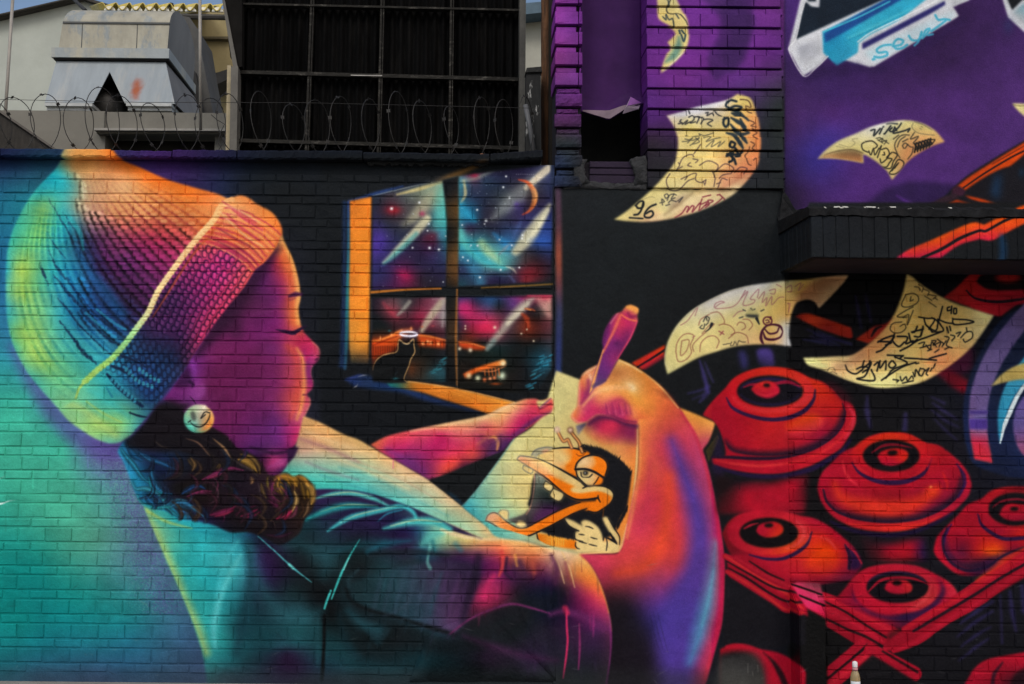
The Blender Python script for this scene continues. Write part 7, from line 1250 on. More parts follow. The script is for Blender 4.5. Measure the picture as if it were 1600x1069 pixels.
# coping stones along the top
cuts = [-330, -140, 0 + 2, 174, 270, 371, 567, 765]
MATC = paint(-0.05, 0.8, (40, 0.006), (12, 0.008))
def coping(x0, x1, za, zb, tilt, seed):
    r = random.Random(seed); n = 26; v = []; y0, y1 = -0.085, 0.27
    for i in range(n + 1):
        x = x0 + (x1 - x0) * i / n; dz = tilt * i / n
        for (y, z) in ((y1, za), (y0 + .012, za + r.uniform(-.004, .004)), (y0 + r.uniform(-.004, .004), za + .012 + r.uniform(-.006, .006)), (y0 + r.uniform(-.003, .003), zb - .012 + r.uniform(-.004, .004)), (y0 + .014, zb + r.uniform(-.003, .003)), (y1, zb)):
            v.append((x, y, z + dz))
    f = [(i*6+k, (i+1)*6+k, (i+1)*6+(k+1) % 6, i*6+(k+1) % 6) for i in range(n) for k in range(6)] + [(0, 1, 2, 3, 4, 5), tuple(n*6+k for k in (5, 4, 3, 2, 1, 0))]
    return MB().add(v, f)
for i in range(len(cuts)):
    p0 = cuts[i]; p1 = cuts[i+1] if i + 1 < len(cuts) else 848
    x0, x1 = U(p0, 242, -.055)[0] + .006, U(p1, 242, -.055)[0] - .004
    coping(x0, x1, ZW - .004 + R_.uniform(0, .006), ZW + .062 + R_.uniform(-.006, .006), R_.uniform(-.006, .008) if i < 7 else .035, i).build('coping_stone', MATC, lw)
# crumbled mortar bed under the coping
for (a, b, s_) in ((574, 690, 1), (690, 762, 2)):
    r = random.Random(s_); P = [U(a, 248, -.03), U(b, 249, -.03)]; n = 30; top = []; bot = []
    for i in range(n + 1):
        x = P[0][0] + (P[1][0] - P[0][0]) * i / n; top.append((x, ZW + .004)); bot.append((x, ZW - .012 - r.random() * .022))
    MB().prism(top + bot[::-1], -.03, .05).build('mortar_bed', mat('old_mortar', (0.010, 0.011, 0.012), .95, var=.4, scale=30, bmp=.01, bscale=80), lw)

# ---- middle: rendered wall under the piers
XM0, XM1 = XB, U(1228, 560)[0]
ZM = U(1050, 296)[1]
mw = empty('rendered_wall', ((XM0 + XM1) / 2, 0.12, 0)); tag(mw, 'smooth rendered wall section painted black with a hand holding a pen', 'wall')
MR = paint(-0.012, 0.6, (30, 0.006), (7, 0.012))
def rag(x, z, i, nx, j, nz, r):
    if i == 0: x += r.uniform(-.006, .006)
    if j == nz: z += r.uniform(-.006, .006)
    return x, z
plate(XM0, XM1, 0, ZM, -0.006, 0.03, 0.004, 5, 0.3, rag).build('render_coat', MR, mw)

# ---- right: brick wall below the ledge
XR0, XR1 = XM1 + .004, U(1735, 560)[0] + 1.2
ZL0 = U(1300, 424)[1]
rw = empty('brick_wall', ((XR0 + XR1) / 2, .15, 0)); tag(rw, 'brick wall painted with red spray can tops below the overhanging ledge', 'wall')
MB().box(XR0 - .002, XR1, 0.0325, 0.3, 0, ZL0 + .1).build('mortar', paint(0.03, 0.75, (70, 0.006), (20, 0.004)), rw)
lay(rw, XR0, XR1, 0.02, ZL0 + .09, 0.025, paint(0.025, 0.62, (55, 0.006), (14, 0.010), bricks=True), 300, 9)

# ---- upper right: purple wall
ZP0, ZP1 = U(1400, 330, .08)[1], U(1700, -36, .08)[1] + .3
XP0 = U(1226, 150, .08)[0] - .12
pw = tag(plate(XP0, XR1 + .5, ZL0 + .0, ZP1, 0.08, 0.035, 0.004, 8, 0.32).build('purple_wall', paint(0.08, 0.6, (90, 0.006), (8, 0.008))), 'tall purple rendered wall with pale blue lettering above the ledge', 'wall')

# ---- ledge of bricks on end
LP = -0.70
lx0 = U(1267, 370, LP)[0]; lx1 = XR1 + .4
lz0, lz1, lz2 = U(1400, 404, LP)[1], U(1400, 338.5, LP)[1], U(1400, 322, LP)[1]
ld = empty('brick_ledge', ((lx0 + lx1) / 2, LP / 2, lz0)); tag(ld, 'overhanging black ledge of upright bricks crossed by an orange stripe', 'ledge')
MLG = paint(LP, 0.7, (45, 0.008), (14, 0.010)); MLC = mat('blackened_concrete', (0.013, 0.0135, 0.015), .85, spec=.08, var=.5, scale=14, bmp=.012, bscale=50, col2=(0.028, 0.028, 0.03), c2=(.55, .75))
MB().box(lx0 + .008, lx1, LP + .008, 0.075, lz0 + .02, lz1).build('mortar_core', mat('dark_joint', (0.02, 0.022, 0.025), .9, var=.4, scale=40), ld)
bw = U(1267 + 20.3, 370, LP)[0] - U(1267, 370, LP)[0]
n = 0; x = lx0
while x < lx1 - .02:
    w = bw * R_.uniform(.93, 1.05); ch = R_.random() < .25
    o = link('brick', brick_mesh(round((w - .003) / .004) * .004, round(lz1 - lz0 - .004, 3), .06, MLG, n % 5, .005), ld, (x + w / 2, LP + R_.uniform(-.003, .004), (lz0 + lz1) / 2), (R_.uniform(-.012, .012), 0, R_.uniform(-.01, .01)))
    x += w; n += 1
k = 0; y = LP + .015
while y < -.03:   # end bricks seen on the near side
    me = brick_mesh(0.088, round(lz1 - lz0 - .004, 3), .06, MLG, k % 5, .004)
    link('brick', me, ld, (lx0, y + .045, (lz0 + lz1) / 2), (0, 0, -math.pi / 2 + R_.uniform(-.02, .02))); y += .0925; k += 1
# rough cement cap
capm = mat('worn_cement_cap', (0.012, 0.0125, 0.014), .9, spec=.08, var=.5, scale=10, bmp=.012, bscale=40, col2=(0.022, 0.022, 0.023), c2=(.55, .72))
r = random.Random(4); nx, v = 110, []
for i in range(nx + 1):
    x = lx0 - .012 + (lx1 - lx0 + .012) * i / nx; j1, j2 = r.uniform(-.012, .010), r.uniform(-.010, .012)
    v += [(x, LP - .012 + r.uniform(-.008, .008), lz1 + .003 + j1 * .6), (x, LP - .006 + r.uniform(-.008, .008), lz2 - .022 + j2), (x, LP + .025, lz2 + j2 * .8), (x, 0.075, lz2 + .03), (x, 0.075, lz1 + .001)]
f = [(i*5+k_, (i+1)*5+k_, (i+1)*5+k_+1, i*5+k_+1) for i in range(nx) for k_ in range(4)] + [(0, 1, 2, 3, 4), tuple(nx*5+k_ for k_ in (4, 3, 2, 1, 0))] + [(i*5+4, (i+1)*5+4, (i+1)*5, i*5) for i in range(nx)]
MB().add(v, f).build('cement_cap', capm, ld)
# chipped white paint along the cap edge
for (a, b) in ((1289, 1318), (1326, 1330), (1352, 1372), (1392, 1402), (1416, 1420), (1450, 1456), (1484, 1487)):
    q = a
    while q < b:
        w = r.uniform(3, 9); X0, X1 = U(q, 322, LP)[0], U(q + w, 322, LP)[0]; zz = lz2 - .010 + r.uniform(-.006, .004)
        MB().add([(X0, LP - .001, zz - .006), ((X0 + X1) / 2, LP - .004, zz - r.uniform(.006, .010)), (X1, LP - .001, zz - .004), (X1 + .004, LP + .02, zz + .008), (X0 - .004, LP + .02, zz + .008)], [(0, 1, 2, 3, 4)]).build('chipped_edge', mat('bare_white_render', (0.42, 0.41, 0.38), .9, var=.4, scale=40), ld); q += w * .9
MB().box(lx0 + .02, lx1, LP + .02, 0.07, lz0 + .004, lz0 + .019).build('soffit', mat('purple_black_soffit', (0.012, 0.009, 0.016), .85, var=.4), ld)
# mortar lump where ledge, pier and wall meet
lump = MB(); r = random.Random(6)
P_ = [U(1214, 338), U(1222, 298), U(1231, 312), U(1240, 330), U(1262, 326), U(1262, 345), U(1240, 346), U(1216, 360)]
bm_ = bmesh.new(); vs0 = [bm_.verts.new((x, -.03, z)) for x, z in P_]; bm_.faces.new(vs0); bm_.normal_update()
ext = bmesh.ops.extrude_face_region(bm_, geom=bm_.faces[:]); 
for e_ in ext['geom']:
    if isinstance(e_, bmesh.types.BMVert): e_.co.y = .15
for _ in range(2): bmesh.ops.subdivide_edges(bm_, edges=bm_.edges[:], cuts=1, use_grid_fill=True)
for v_ in bm_.verts: v_.co += Vector((r.uniform(-.006, .006), r.uniform(-.012, .012), r.uniform(-.006, .006)))
bmesh.ops.recalc_face_normals(bm_, faces=bm_.faces[:]); me = bpy.data.meshes.new('mortar_lump'); bm_.to_mesh(me); bm_.free(); me.materials.append(MLC)
link('mortar_lump', me, ld)

# ---- low stub with a sloping top in front of the right wall
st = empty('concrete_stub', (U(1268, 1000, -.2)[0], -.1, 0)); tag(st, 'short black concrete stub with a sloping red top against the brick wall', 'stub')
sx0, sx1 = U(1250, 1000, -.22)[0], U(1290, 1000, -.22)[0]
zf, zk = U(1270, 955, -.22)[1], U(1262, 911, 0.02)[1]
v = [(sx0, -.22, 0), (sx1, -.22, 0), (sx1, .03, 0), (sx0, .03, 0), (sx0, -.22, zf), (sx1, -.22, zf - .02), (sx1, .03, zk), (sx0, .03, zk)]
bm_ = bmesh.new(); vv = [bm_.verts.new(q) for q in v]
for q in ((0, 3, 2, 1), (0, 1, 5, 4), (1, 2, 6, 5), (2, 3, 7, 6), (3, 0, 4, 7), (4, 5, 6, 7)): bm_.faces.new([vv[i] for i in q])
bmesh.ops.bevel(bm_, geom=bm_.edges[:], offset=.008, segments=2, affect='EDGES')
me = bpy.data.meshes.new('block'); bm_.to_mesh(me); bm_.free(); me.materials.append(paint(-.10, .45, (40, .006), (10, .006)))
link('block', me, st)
# ---------------------------------------------------------------- brick piers over the rendered wall
YPI = -0.02
def pier_rows(py_lines, x_ref):
    """each band: a short course set back, then a tall course standing proud of it"""
    out = []
    for y in py_lines:
        out.append((U(x_ref, y + 2.0, YPI)[1], U(x_ref, y + 11.4, YPI)[1], U(x_ref, y + 12.0, YPI)[1], U(x_ref, y + 31.5, YPI)[1]))
    return out
MPI = paint(YPI, 0.6, (60, 0.004), (14, 0.006), bricks=True)
JNT = mat('shadowed_joint', (0.012, 0.010, 0.016), .9, var=.3, scale=30)
pr = empty('brick_pier', (U(1115, 150)[0], .1, ZM)); tag(pr, 'purple brick pier with stepped courses and a painted flying sheet', 'pier')
px0, px1 = U(1010.5, 150, YPI)[0], U(1225.5, 150, YPI)[0]
lines = [11.3 + 31.95 * k for k in range(-3, 9)]
unit = (px1 - px0) / 5.1
MB().box(px0 + .02, px1 - .004, .022, .30, ZM + .004, U(1115, -90)[1]).build('core', JNT, pr)
for (sa, sb, ta, tb) in pier_rows(lines, 1115):
    for tall in (0, 1):
        zt, zb = (ta, tb) if tall else (sa, sb)
        if zb < ZM + .004: zb = max(zb, ZM + .006)
        if zt - zb < .02: continue
        x = px0 if tall else px0 - unit * .54
        while x < px1 - .02:
            a, b = max(x, px0), min(x + unit, px1)
            if b - a > .025:
                d = .31 if a == px0 else .05
                me = brick_mesh(round((b - a - .003) / .004) * .004, round(zt - zb, 3), d, MPI, R_.randrange(5), .004)
                link('brick', me, pr, ((a + b) / 2, YPI + (-.018 if tall else -.002) + R_.uniform(-.0025, .0025), (zt + zb) / 2), (R_.uniform(-.008, .008), R_.uniform(-.004, .004), R_.uniform(-.006, .006)))
            x += unit
# narrow pier on the left, worn and half rendered
pl = empty('brick_pier', (U(888, 150)[0], .1, ZM)); tag(pl, 'narrow worn brick pier beside the dark shed, purple above and grey below', 'pier')
qx0, qx1 = U(867, 150, YPI)[0], U(909.5, 150, YPI)[0]
MB().box(qx0 + .012, qx1 - .006, .02, .30, ZM + .004, U(888, -90)[1]).build('core', JNT, pl)
rough_m = paint(YPI, 0.85, (35, 0.010), (12, 0.014))
for k in range(-3, 9):
    y = 7.4 + 31.95 * k; rr = k >= 4
    for tall in (0, 1):
        zt, zb = (U(888, y + 12, YPI)[1], U(888, y + 31, YPI)[1]) if tall else (U(888, y + 2.6, YPI)[1], U(888, y + 10.8, YPI)[1])
        zb = max(zb, ZM + .006)
        if zt - zb < .02: continue
        segs = [(qx0, qx1 - .034), (qx1 - .028, qx1)] if not rr else [(qx0 + R_.uniform(-.004, .01), qx1 - R_.uniform(0, .02))]
        for a, b in segs:
            if not tall: a += .010; b -= .012
            w, h = b - a, zt - zb
            if rr:   # broken face
                bm_ = bmesh.new(); bmesh.ops.create_grid(bm_, x_segments=9, y_segments=5, size=.5)
                for v_ in bm_.verts:
                    u_, w_ = v_.co.x, v_.co.y; e_ = min(.5 - abs(u_), .5 - abs(w_))
                    v_.co = Vector((u_ * w, .012 * (e_ < .02) + R_.uniform(-.0035, .0035) + (.006 if R_.random() < .1 else 0), w_ * h))
                bl = [e_ for e_ in bm_.edges if e_.is_boundary]; ex = bmesh.ops.extrude_edge_only(bm_, edges=bl)
                for g_ in ex['geom']:
                    if isinstance(g_, bmesh.types.BMVert): g_.co.y = .06
                bmesh.ops.recalc_face_normals(bm_, faces=bm_.faces[:]); me = bpy.data.meshes.new('brick'); bm_.to_mesh(me); bm_.free(); me.materials.append(rough_m)
            else: me = brick_mesh(round(w / .004) * .004, round(h, 3), .31, MPI, R_.randrange(5), .004)
            link('brick', me, pl, ((a + b) / 2, YPI + (-.022 if tall else .004), (zt + zb) / 2), (0, R_.uniform(-.006, .006), R_.uniform(-.01, .01)))

# ---- niche between the piers: torn purple sheet, dark hole, bricked sill
YN = 0.20
nx0, nx1 = U(909.5, 150, 0)[0] - .02, U(1010.5, 150, 0)[0] + .02
nb = tag(MB().box(nx0 - .05, nx1 + .3, .62, .7, ZM - .1, U(950, -90)[1]).build('niche_back', mat('dark_interior', (0.006, 0.006, 0.005), .9, var=.6, scale=3, col2=(0.02, 0.018, 0.010), c2=(.5, .8))), 'dark back of the hole between the brick piers', 'wall panel')
purp = mat('purple_sheet_paint', (0.036, 0.009, 0.070), .6, spec=.08, var=.16, scale=5, bmp=.002, bscale=70, col2=(0.046, 0.012, 0.084), c2=(.45, .7))
sheet_x0, sheet_x1 = U(905, 100, YN)[0], U(1003, 100, YN)[0]
n = 24; v = []; rows_ = 16
zb_of = lambda t: np.interp(t, [0, .44, .70, 1], [U(910, 179, YN)[1], U(953, 192, YN)[1], U(975, 176, YN)[1], U(1000, 166, YN)[1]])
ztop = U(950, -90, YN)[1]
for j in range(rows_ + 1):
    s_ = j / rows_
    for i in range(n + 1):
        t = i / n; zb = zb_of(t); zhi = zb + .16
        z = ztop + (zhi - ztop) * (s_ / .5) if s_ < .5 else zhi + (zb - zhi) * ((s_ - .5) / .5)
        c_ = max(0, (s_ - .5) / .5); y = YN - .085 * c_ ** 2 + .012 * math.sin(t * 9 + j) * c_ + .004 * math.sin(t * 14)
        v.append((sheet_x0 + (sheet_x1 - sheet_x0) * t, y, z))
f = [(j*(n+1)+i, (j+1)*(n+1)+i, (j+1)*(n+1)+i+1, j*(n+1)+i+1) for j in range(rows_) for i in range(n)]
sh = empty('torn_sheet', (U(955, 100, YN)[0], YN, U(955, 192, YN)[1])); tag(sh, 'purple metal sheet between the piers, bent outwards and torn at its lower edge', 'sheet')
so = MB().add(v, f).build('sheet_body', purp, sh, True); so.modifiers.new('thick', 'SOLIDIFY').thickness = .006
bx_ = np.linspace(.03, .72, 14); Vb = []
for t in bx_:
    x = sheet_x0 + (sheet_x1 - sheet_x0) * t; zb = zb_of(t); h_ = .012 + .062 * max(0, 1 - abs(t - .44) / .42)
    Vb += [(x, YN - .092, zb + h_), (x, YN - .106, zb - .002)]
MB().add(Vb, [(2*i, 2*i+1, 2*i+3, 2*i+2) for i in range(13)]).build('bent_edge', mat('bare_bent_edge', (0.15, 0.105, 0.14), .6, var=.3, scale=10), sh, True)
# folded-back corner showing its paler side
pale = mat('bare_sheet_back', (0.42, 0.34, 0.44), .5, var=.2, scale=12, bmp=.002)
fy = YN - .09
a, b, c, d_ = U(985, 153, fy - .03), U(1002, 161, fy + .01), U(998, 170, fy), U(973, 178, fy)
e_ = U(978, 168, fy - .02)
fl = MB().add([(a[0], fy - .05, a[1]), (b[0], fy + .01, b[1]), (c[0], fy + .01, c[1]), (d_[0], fy, d_[1]), (e_[0], fy - .035, e_[1])], [(0, 4, 3, 2, 1)]).build('folded_corner', pale, sh); fl.modifiers.new('thick', 'SOLIDIFY').thickness = .004
a, b, c = U(985, 153, fy - .03), U(1002, 161, fy + .01), U(980, 166, fy - .04)
fl2 = MB().add([(a[0], fy - .054, a[1]), (c[0], fy - .052, c[1]), (b[0], fy + .004, b[1])], [(0, 1, 2)]).build('folded_corner', mat('lilac_sheet_face', (0.30, 0.12, 0.42), .5, var=.15), sh); fl2.modifiers.new('thick', 'SOLIDIFY').thickness = .003
# sill
sl = empty('bricked_sill', (U(958, 270)[0], .1, ZM)); tag(sl, 'purple bricked up sill with smeared grey mortar under the dark hole', 'sill')
SX0, SX1 = U(911, 270)[0], U(1008, 270)[0]
zz = [U(960, y, .01)[1] for y in (252.5, 262.0, 263.4, 272.6, 274.2, 287)]
msill = mat('purple_grey_paint', (0.017, 0.009, 0.026), .8, var=.3, scale=14, bmp=.006, bscale=50)
MB().box(SX0, SX1, .035, .3, ZM - .06, zz[0] - .004).build('core', JNT, sl)
for k in range(3):
    link('brick', brick_mesh(round((SX1 - SX0 - .13) / .004) * .004, round(zz[2*k] - zz[2*k+1], 3), .04, msill, k, .004), sl, ((SX0 + SX1) / 2 - .01, .012 + R_.uniform(-.002, .002), (zz[2*k] + zz[2*k+1]) / 2))
grey_m = mat('smeared_mortar', (0.030, 0.031, 0.034), .95, var=.4, scale=18, bmp=.015, bscale=50, col2=(0.02, 0.021, 0.024), c2=(.5, .7))
def blob(P, y, th, seed, name, m, parent, amp=.012):
    bm_ = bmesh.new(); vs0 = [bm_.verts.new((x, 0, z)) for x, z in P]; f0 = bm_.faces.new(vs0); bm_.normal_update()
    if f0.normal.y > 0: f0.normal_flip()
    bmesh.ops.triangulate(bm_, faces=bm_.faces[:])
    for _ in range(3): bmesh.ops.subdivide_edges(bm_, edges=bm_.edges[:], cuts=1, use_grid_fill=False)
    r = random.Random(seed)
    for v_ in bm_.verts: v_.co = Vector((v_.co.x + r.uniform(-.005, .005), y + (r.uniform(-amp, amp) if not v_.is_boundary else .004), v_.co.z + r.uniform(-.005, .005)))
    ex = bmesh.ops.extrude_edge_only(bm_, edges=[e for e in bm_.edges if e.is_boundary])
    for g_ in ex['geom']:
        if isinstance(g_, bmesh.types.BMVert): g_.co.y = y + th
    bmesh.ops.recalc_face_normals(bm_, faces=bm_.faces[:]); me = bpy.data.meshes.new(name); bm_.to_mesh(me); bm_.free(); me.materials.append(m)
    for p_ in me.polygons: p_.use_smooth = True
    return link(name, me, parent)
blob([U(x, y) for x, y in ((896, 262), (903, 250), (917, 250), (912, 262), (914, 275), (920, 285), (905, 292), (892, 290), (897, 278))], -.035, .08, 1, 'mortar_smear', grey_m, sl, .006)
blob([U(x, y) for x, y in ((983, 251), (992, 246), (1008, 245), (1012, 256), (1010, 270), (1012, 287), (990, 290), (992, 274), (988, 262))], -.025, .08, 2, 'mortar_smear', grey_m, sl, .006)
blob([U(x, y) for x, y in ((880, 290), (920, 284), (960, 287), (995, 286), (1012, 288), (1010, 297), (950, 296), (880, 296))], -.018, .08, 3, 'mortar_smear', grey_m, sl, .006)

blob([U(x, y) for x, y in ((868, 862), (845, 898), (800, 930), (764, 958), (700, 974), (664, 1000), (640, 1064), (868, 1064))], -.0105, .02, 21, 'render_patch', paint(-.006, 0.7, (40, 0.008), (10, 0.010)), lw, .0025)
# ---------------------------------------------------------------- roofs and sheds behind the wall
def PP(s_, Y): return [U(*map(float, t.split()), Y) for t in s_.split(',')]
# pale gabled house
YH = 9.0
pale_wall = mat('pale_green_render', (0.40, 0.43, 0.39), .9, var=.10, scale=1.2, bmp=.004, bscale=12, col2=(0.33, 0.35, 0.30), c2=(.55, .8))
hs = empty('gabled_house', (U(100, 170, YH)[0], YH + 2, 0)); tag(hs, 'pale green rendered house with a dark sloping roof edge behind the duct', 'house')
def to_ground(P, z=0.0): return P
top = PP('-200 73, 0 27, 130 -3, 330 60', YH); x_l, x_r = top[0][0], top[-1][0]
MB().prism([(x_l, 0)] + top + [(x_r, 0)], YH, YH + 6).build('wall', pale_wall, hs)
rt = PP('-210 73, 0 24, 128 -6, 340 58, 340 65, 128 -2, 0 28, -210 78', YH - .12)
MB().prism(rt, YH - .12, YH - .005).build('verge_board', mat('dark_verge', (0.05, 0.045, 0.04), .8, var=.3), hs)
rf = PP('-210 70, 0 21.5, 128 -8, 128 -6, 0 23.5, -210 72.5', YH - .2); MB().prism(rf, YH - .2, YH + 6).build('roof', mat('grey_roof', (0.05, 0.045, 0.04), .8, var=.3), hs)
MB().tube([(*U(112, -4, YH - .3)[:1], YH - .3, U(112, -4, YH - .3)[1]), (U(134, 17, YH - 1)[0], YH - 1, U(134, 17, YH - 1)[1])], .03).build('roof_strut', mat('dark_steel', (0.05, 0.048, 0.045), .6, .3, var=.3), hs)

# grey parapet block under the duct
YG = 2.6
gp = empty('parapet_block', (U(180, 230, YG)[0], YG + 1, 0)); tag(gp, 'low grey roof block with a dark slot below the metal duct', 'building')
grey = mat('grey_render', (0.185, 0.178, 0.155), .9, var=.12, scale=2, bmp=.004, bscale=25, col2=(0.15, 0.144, 0.128), c2=(.5, .75))
zt = U(180, 174, YG)[1]; x0, x1 = U(-40, 200, YG)[0], U(165, 200, YG)[0]
MB().box(x0, x1, YG, YG + 2.4, 0, zt).build('wall', grey, gp)
xa, xb, xc = U(165.6, 200, YG)[0], U(336, 200, YG)[0], U(356, 200, YG)[0]
zc = U(250, 207, YG)[1]; zs = U(250, 210, YG)[1]
MB().box(xa, xc, YG + .01, YG + 2.4, zc, zt - .004).build('wall', grey, gp)
MB().box(xb, xc, YG + .008, YG + .3, 0, zs).build('wall', grey, gp)
MB().box(xa + .004, xb - .004, YG + .25, YG + .3, 0, zs).build('slot_back', mat('slot_black', (0.012, 0.011, 0.010), .8, var=.6, scale=4, col2=(0.03, 0.028, 0.024), c2=(.6, .8)), gp)
lg = PP('147 200, 352 201, 352 204.5, 147 203.5', YG - .14)
MB().prism(lg, YG - .14, YG + .03).build('drip_ledge', mat('light_metal_edge', (0.26, 0.25, 0.23), .6, .2, var=.2), gp)
lb = PP('151 203.8, 352 204.8, 352 209, 151 208.5', YG - .08); MB().prism(lb, YG - .08, YG + .006).build('drip_ledge', grey, gp)
MB().box(U(164, 180, YG)[0], U(165, 180, YG)[0] , YG - .012, YG - .002, U(165, 205, YG)[1], zt - .01).build('joint_strip', mat('dark_joint_strip', (0.06, 0.058, 0.05), .8), gp)
for q in (129, 205, 290): MB().lathe([(.014, 0), (.014, .02)], 8).build('bolt', mat('dark_steel', (0.05, 0.048, 0.045)), gp).matrix_world = Matrix.Translation((U(q, 178, YG)[0], YG - .001, U(q, 178, YG)[1])) @ Matrix.Rotation(math.pi / 2, 4, 'X')

# dark lean-to roof at the far left
dr = tag(MB().prism(PP('-120 112, 0 175, 92 238, 70 262, -120 262', 1.2), 1.2, 2.4).build('lean_to', mat('dark_timber_boards', (0.028, 0.025, 0.022), .85, var=.45, scale=5, stretch=(9, 1, 1), bmp=.01, bscale=20)), 'dark boarded lean-to with a sloping top at the wall corner', 'lean-to')
tr = MB().prism(PP('-120 109, 0 172, 93 236, 93 240, 0 176, -120 113', 1.17), 1.17, 1.215).build('edge_trim', mat('timber_edge', (0.10, 0.09, 0.08), .8, var=.3), dr)

# ---- galvanised duct hood
YD = 3.0; DD = 1.15
hood = empty('duct_hood', (U(180, 173, YD)[0], YD + .6, U(180, 173, YD)[1])); tag(hood, 'weathered galvanised roof duct with rounded hood and triangular opening', 'duct')
galv = mat('weathered_galvanised', (0.27, 0.30, 0.31), .55, .25, var=.16, scale=3, bmp=.003, bscale=30, col2=(0.40, 0.38, 0.30), c2=(.48, .62), stretch=(1, 1, .35))
galv2 = mat('stained_galvanised', (0.25, 0.285, 0.31), .55, .2, var=.12, scale=4, bmp=.003, bscale=30, col2=(0.33, 0.34, 0.33), c2=(.5, .7), stretch=(2.5, 1, .25))
cream = mat('peeling_cream_metal', (0.36, 0.345, 0.28), .6, .05, var=.22, scale=4.5, bmp=.004, bscale=25, col2=(0.24, 0.27, 0.28), c2=(.52, .60), stretch=(1.2, 1, .5))
sidem = mat('shaded_side_metal', (0.17, 0.17, 0.165), .6, .2, var=.2, scale=3, stretch=(1, 1, .3))  # hood sides darker than the front, their shade put into the colour
hx0, hx1 = U(92, 60, YD)[0], U(262, 60, YD)[0]
z_b, z_s, z_t = U(180, 78, YD)[1], U(180, 36, YD)[1], U(180, 17, YD + .35)[1]
prof = [(0.0, z_b), (0.0, z_s)] + [(.52 - .52 * math.cos(a_), z_s + (z_t - z_s) * math.sin(a_)) for a_ in np.linspace(.12, math.pi / 2, 9)] + [(.52 + .63 * math.sin(a_), z_s + (z_t - z_s) * math.cos(a_)) for a_ in np.linspace(.15, math.pi / 2, 8)] + [(DD, z_b)]
m_ = len(prof); xl_t = U(108, 20, YD)[0]
def hx_at(z, left):
    t_ = np.clip((z - z_b) / (z_t - z_b), 0, 1); return hx0 + (xl_t - hx0) * t_ ** 1.6 if left else hx1 + .03 * t_
v = [(hx_at(z, True), YD + y, z) for y, z in prof] + [(hx_at(z, False), YD + y, z) for y, z in prof]
skin = MB().add(v, [(i, i + m_, i + 1 + m_, i + 1)[::-1] for i in range(m_ - 1)]).build('hood_skin', cream, hood, False)
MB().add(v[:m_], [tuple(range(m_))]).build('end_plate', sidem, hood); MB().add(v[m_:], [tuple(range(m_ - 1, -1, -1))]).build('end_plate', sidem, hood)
MB().box(hx0 + .04, hx1 + .02, YD - .012, YD + .01, z_s - .012, z_s + .008).build('seam', mat('dark_seam', (0.08, 0.085, 0.085), .6, .2), hood)
MB().box(U(83, 85, YD)[0], U(262, 85, YD)[0] + .03, YD - .055, YD + DD, U(180, 93, YD)[1], z_b).build('rim_band', galv, hood)
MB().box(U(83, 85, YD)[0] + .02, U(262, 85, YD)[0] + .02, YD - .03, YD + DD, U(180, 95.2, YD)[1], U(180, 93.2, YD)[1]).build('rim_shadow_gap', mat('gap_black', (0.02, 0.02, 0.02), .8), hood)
T0, T1 = U(88, 95.5, YD), U(259, 95.5, YD); B0, B1 = U(70, 160, YD - .25), U(273, 162, YD - .25)
zt_, zb_ = T0[1], (B0[1] + B1[1]) / 2
yt, yb, ybk = YD, YD - .25, YD + DD + .2
t0, t1, ta = U(146, 160, yb), U(195, 160, yb), U(171, 112, YD - .07)
fy_ = lambda z: yt + (yb - yt) * (zt_ - z) / (zt_ - zb_)
front = [(B0[0], yb, zb_), (t0[0], yb, zb_), (ta[0], fy_(ta[1]), ta[1]), (t1[0], yb, zb_), (B1[0], yb, zb_), (T1[0], yt, zt_), (T0[0], yt, zt_)]
fr = MB().add(front, [(0, 1, 2, 6), (2, 3, 4, 5), (2, 5, 6)]).build('flared_skirt', galv2, hood)
fr.modifiers.new('thick', 'SOLIDIFY').thickness = .01
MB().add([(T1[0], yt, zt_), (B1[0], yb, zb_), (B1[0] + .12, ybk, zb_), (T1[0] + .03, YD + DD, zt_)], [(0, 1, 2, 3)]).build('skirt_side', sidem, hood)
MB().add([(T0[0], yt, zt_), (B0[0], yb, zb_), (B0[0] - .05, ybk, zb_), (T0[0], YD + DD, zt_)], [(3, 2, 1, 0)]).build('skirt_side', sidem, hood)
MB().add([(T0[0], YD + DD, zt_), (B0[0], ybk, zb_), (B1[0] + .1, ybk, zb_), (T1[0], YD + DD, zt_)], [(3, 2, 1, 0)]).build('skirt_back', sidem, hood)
wh = mat('pale_flashing', (0.40, 0.42, 0.42), .5, .1, var=.2, scale=8, bmp=.003)
for a, b in ((70, 144), (197, 268)):
    for (p, q, dy) in ((160.5, 166, .04), (166.8, 173, 0)):
        A, B = U(a + (3 if dy == 0 else 0), p, yb - dy), U(b, q, yb - dy); MB().box(A[0], B[0], yb - dy, yb + .3, B[1], A[1]).build('flashing', wh, hood)
rc = MB().tube([(U(168, 172, YD + .2)[0], YD + .1, U(168, 178, YD + .1)[1]), (U(176, 160, YD + .5)[0], YD + .6, U(176, 150, YD + .6)[1])], .19, 20).build('inner_pipe', mat('pipe_grey', (0.05, 0.05, 0.05), .5, .3), hood, True)
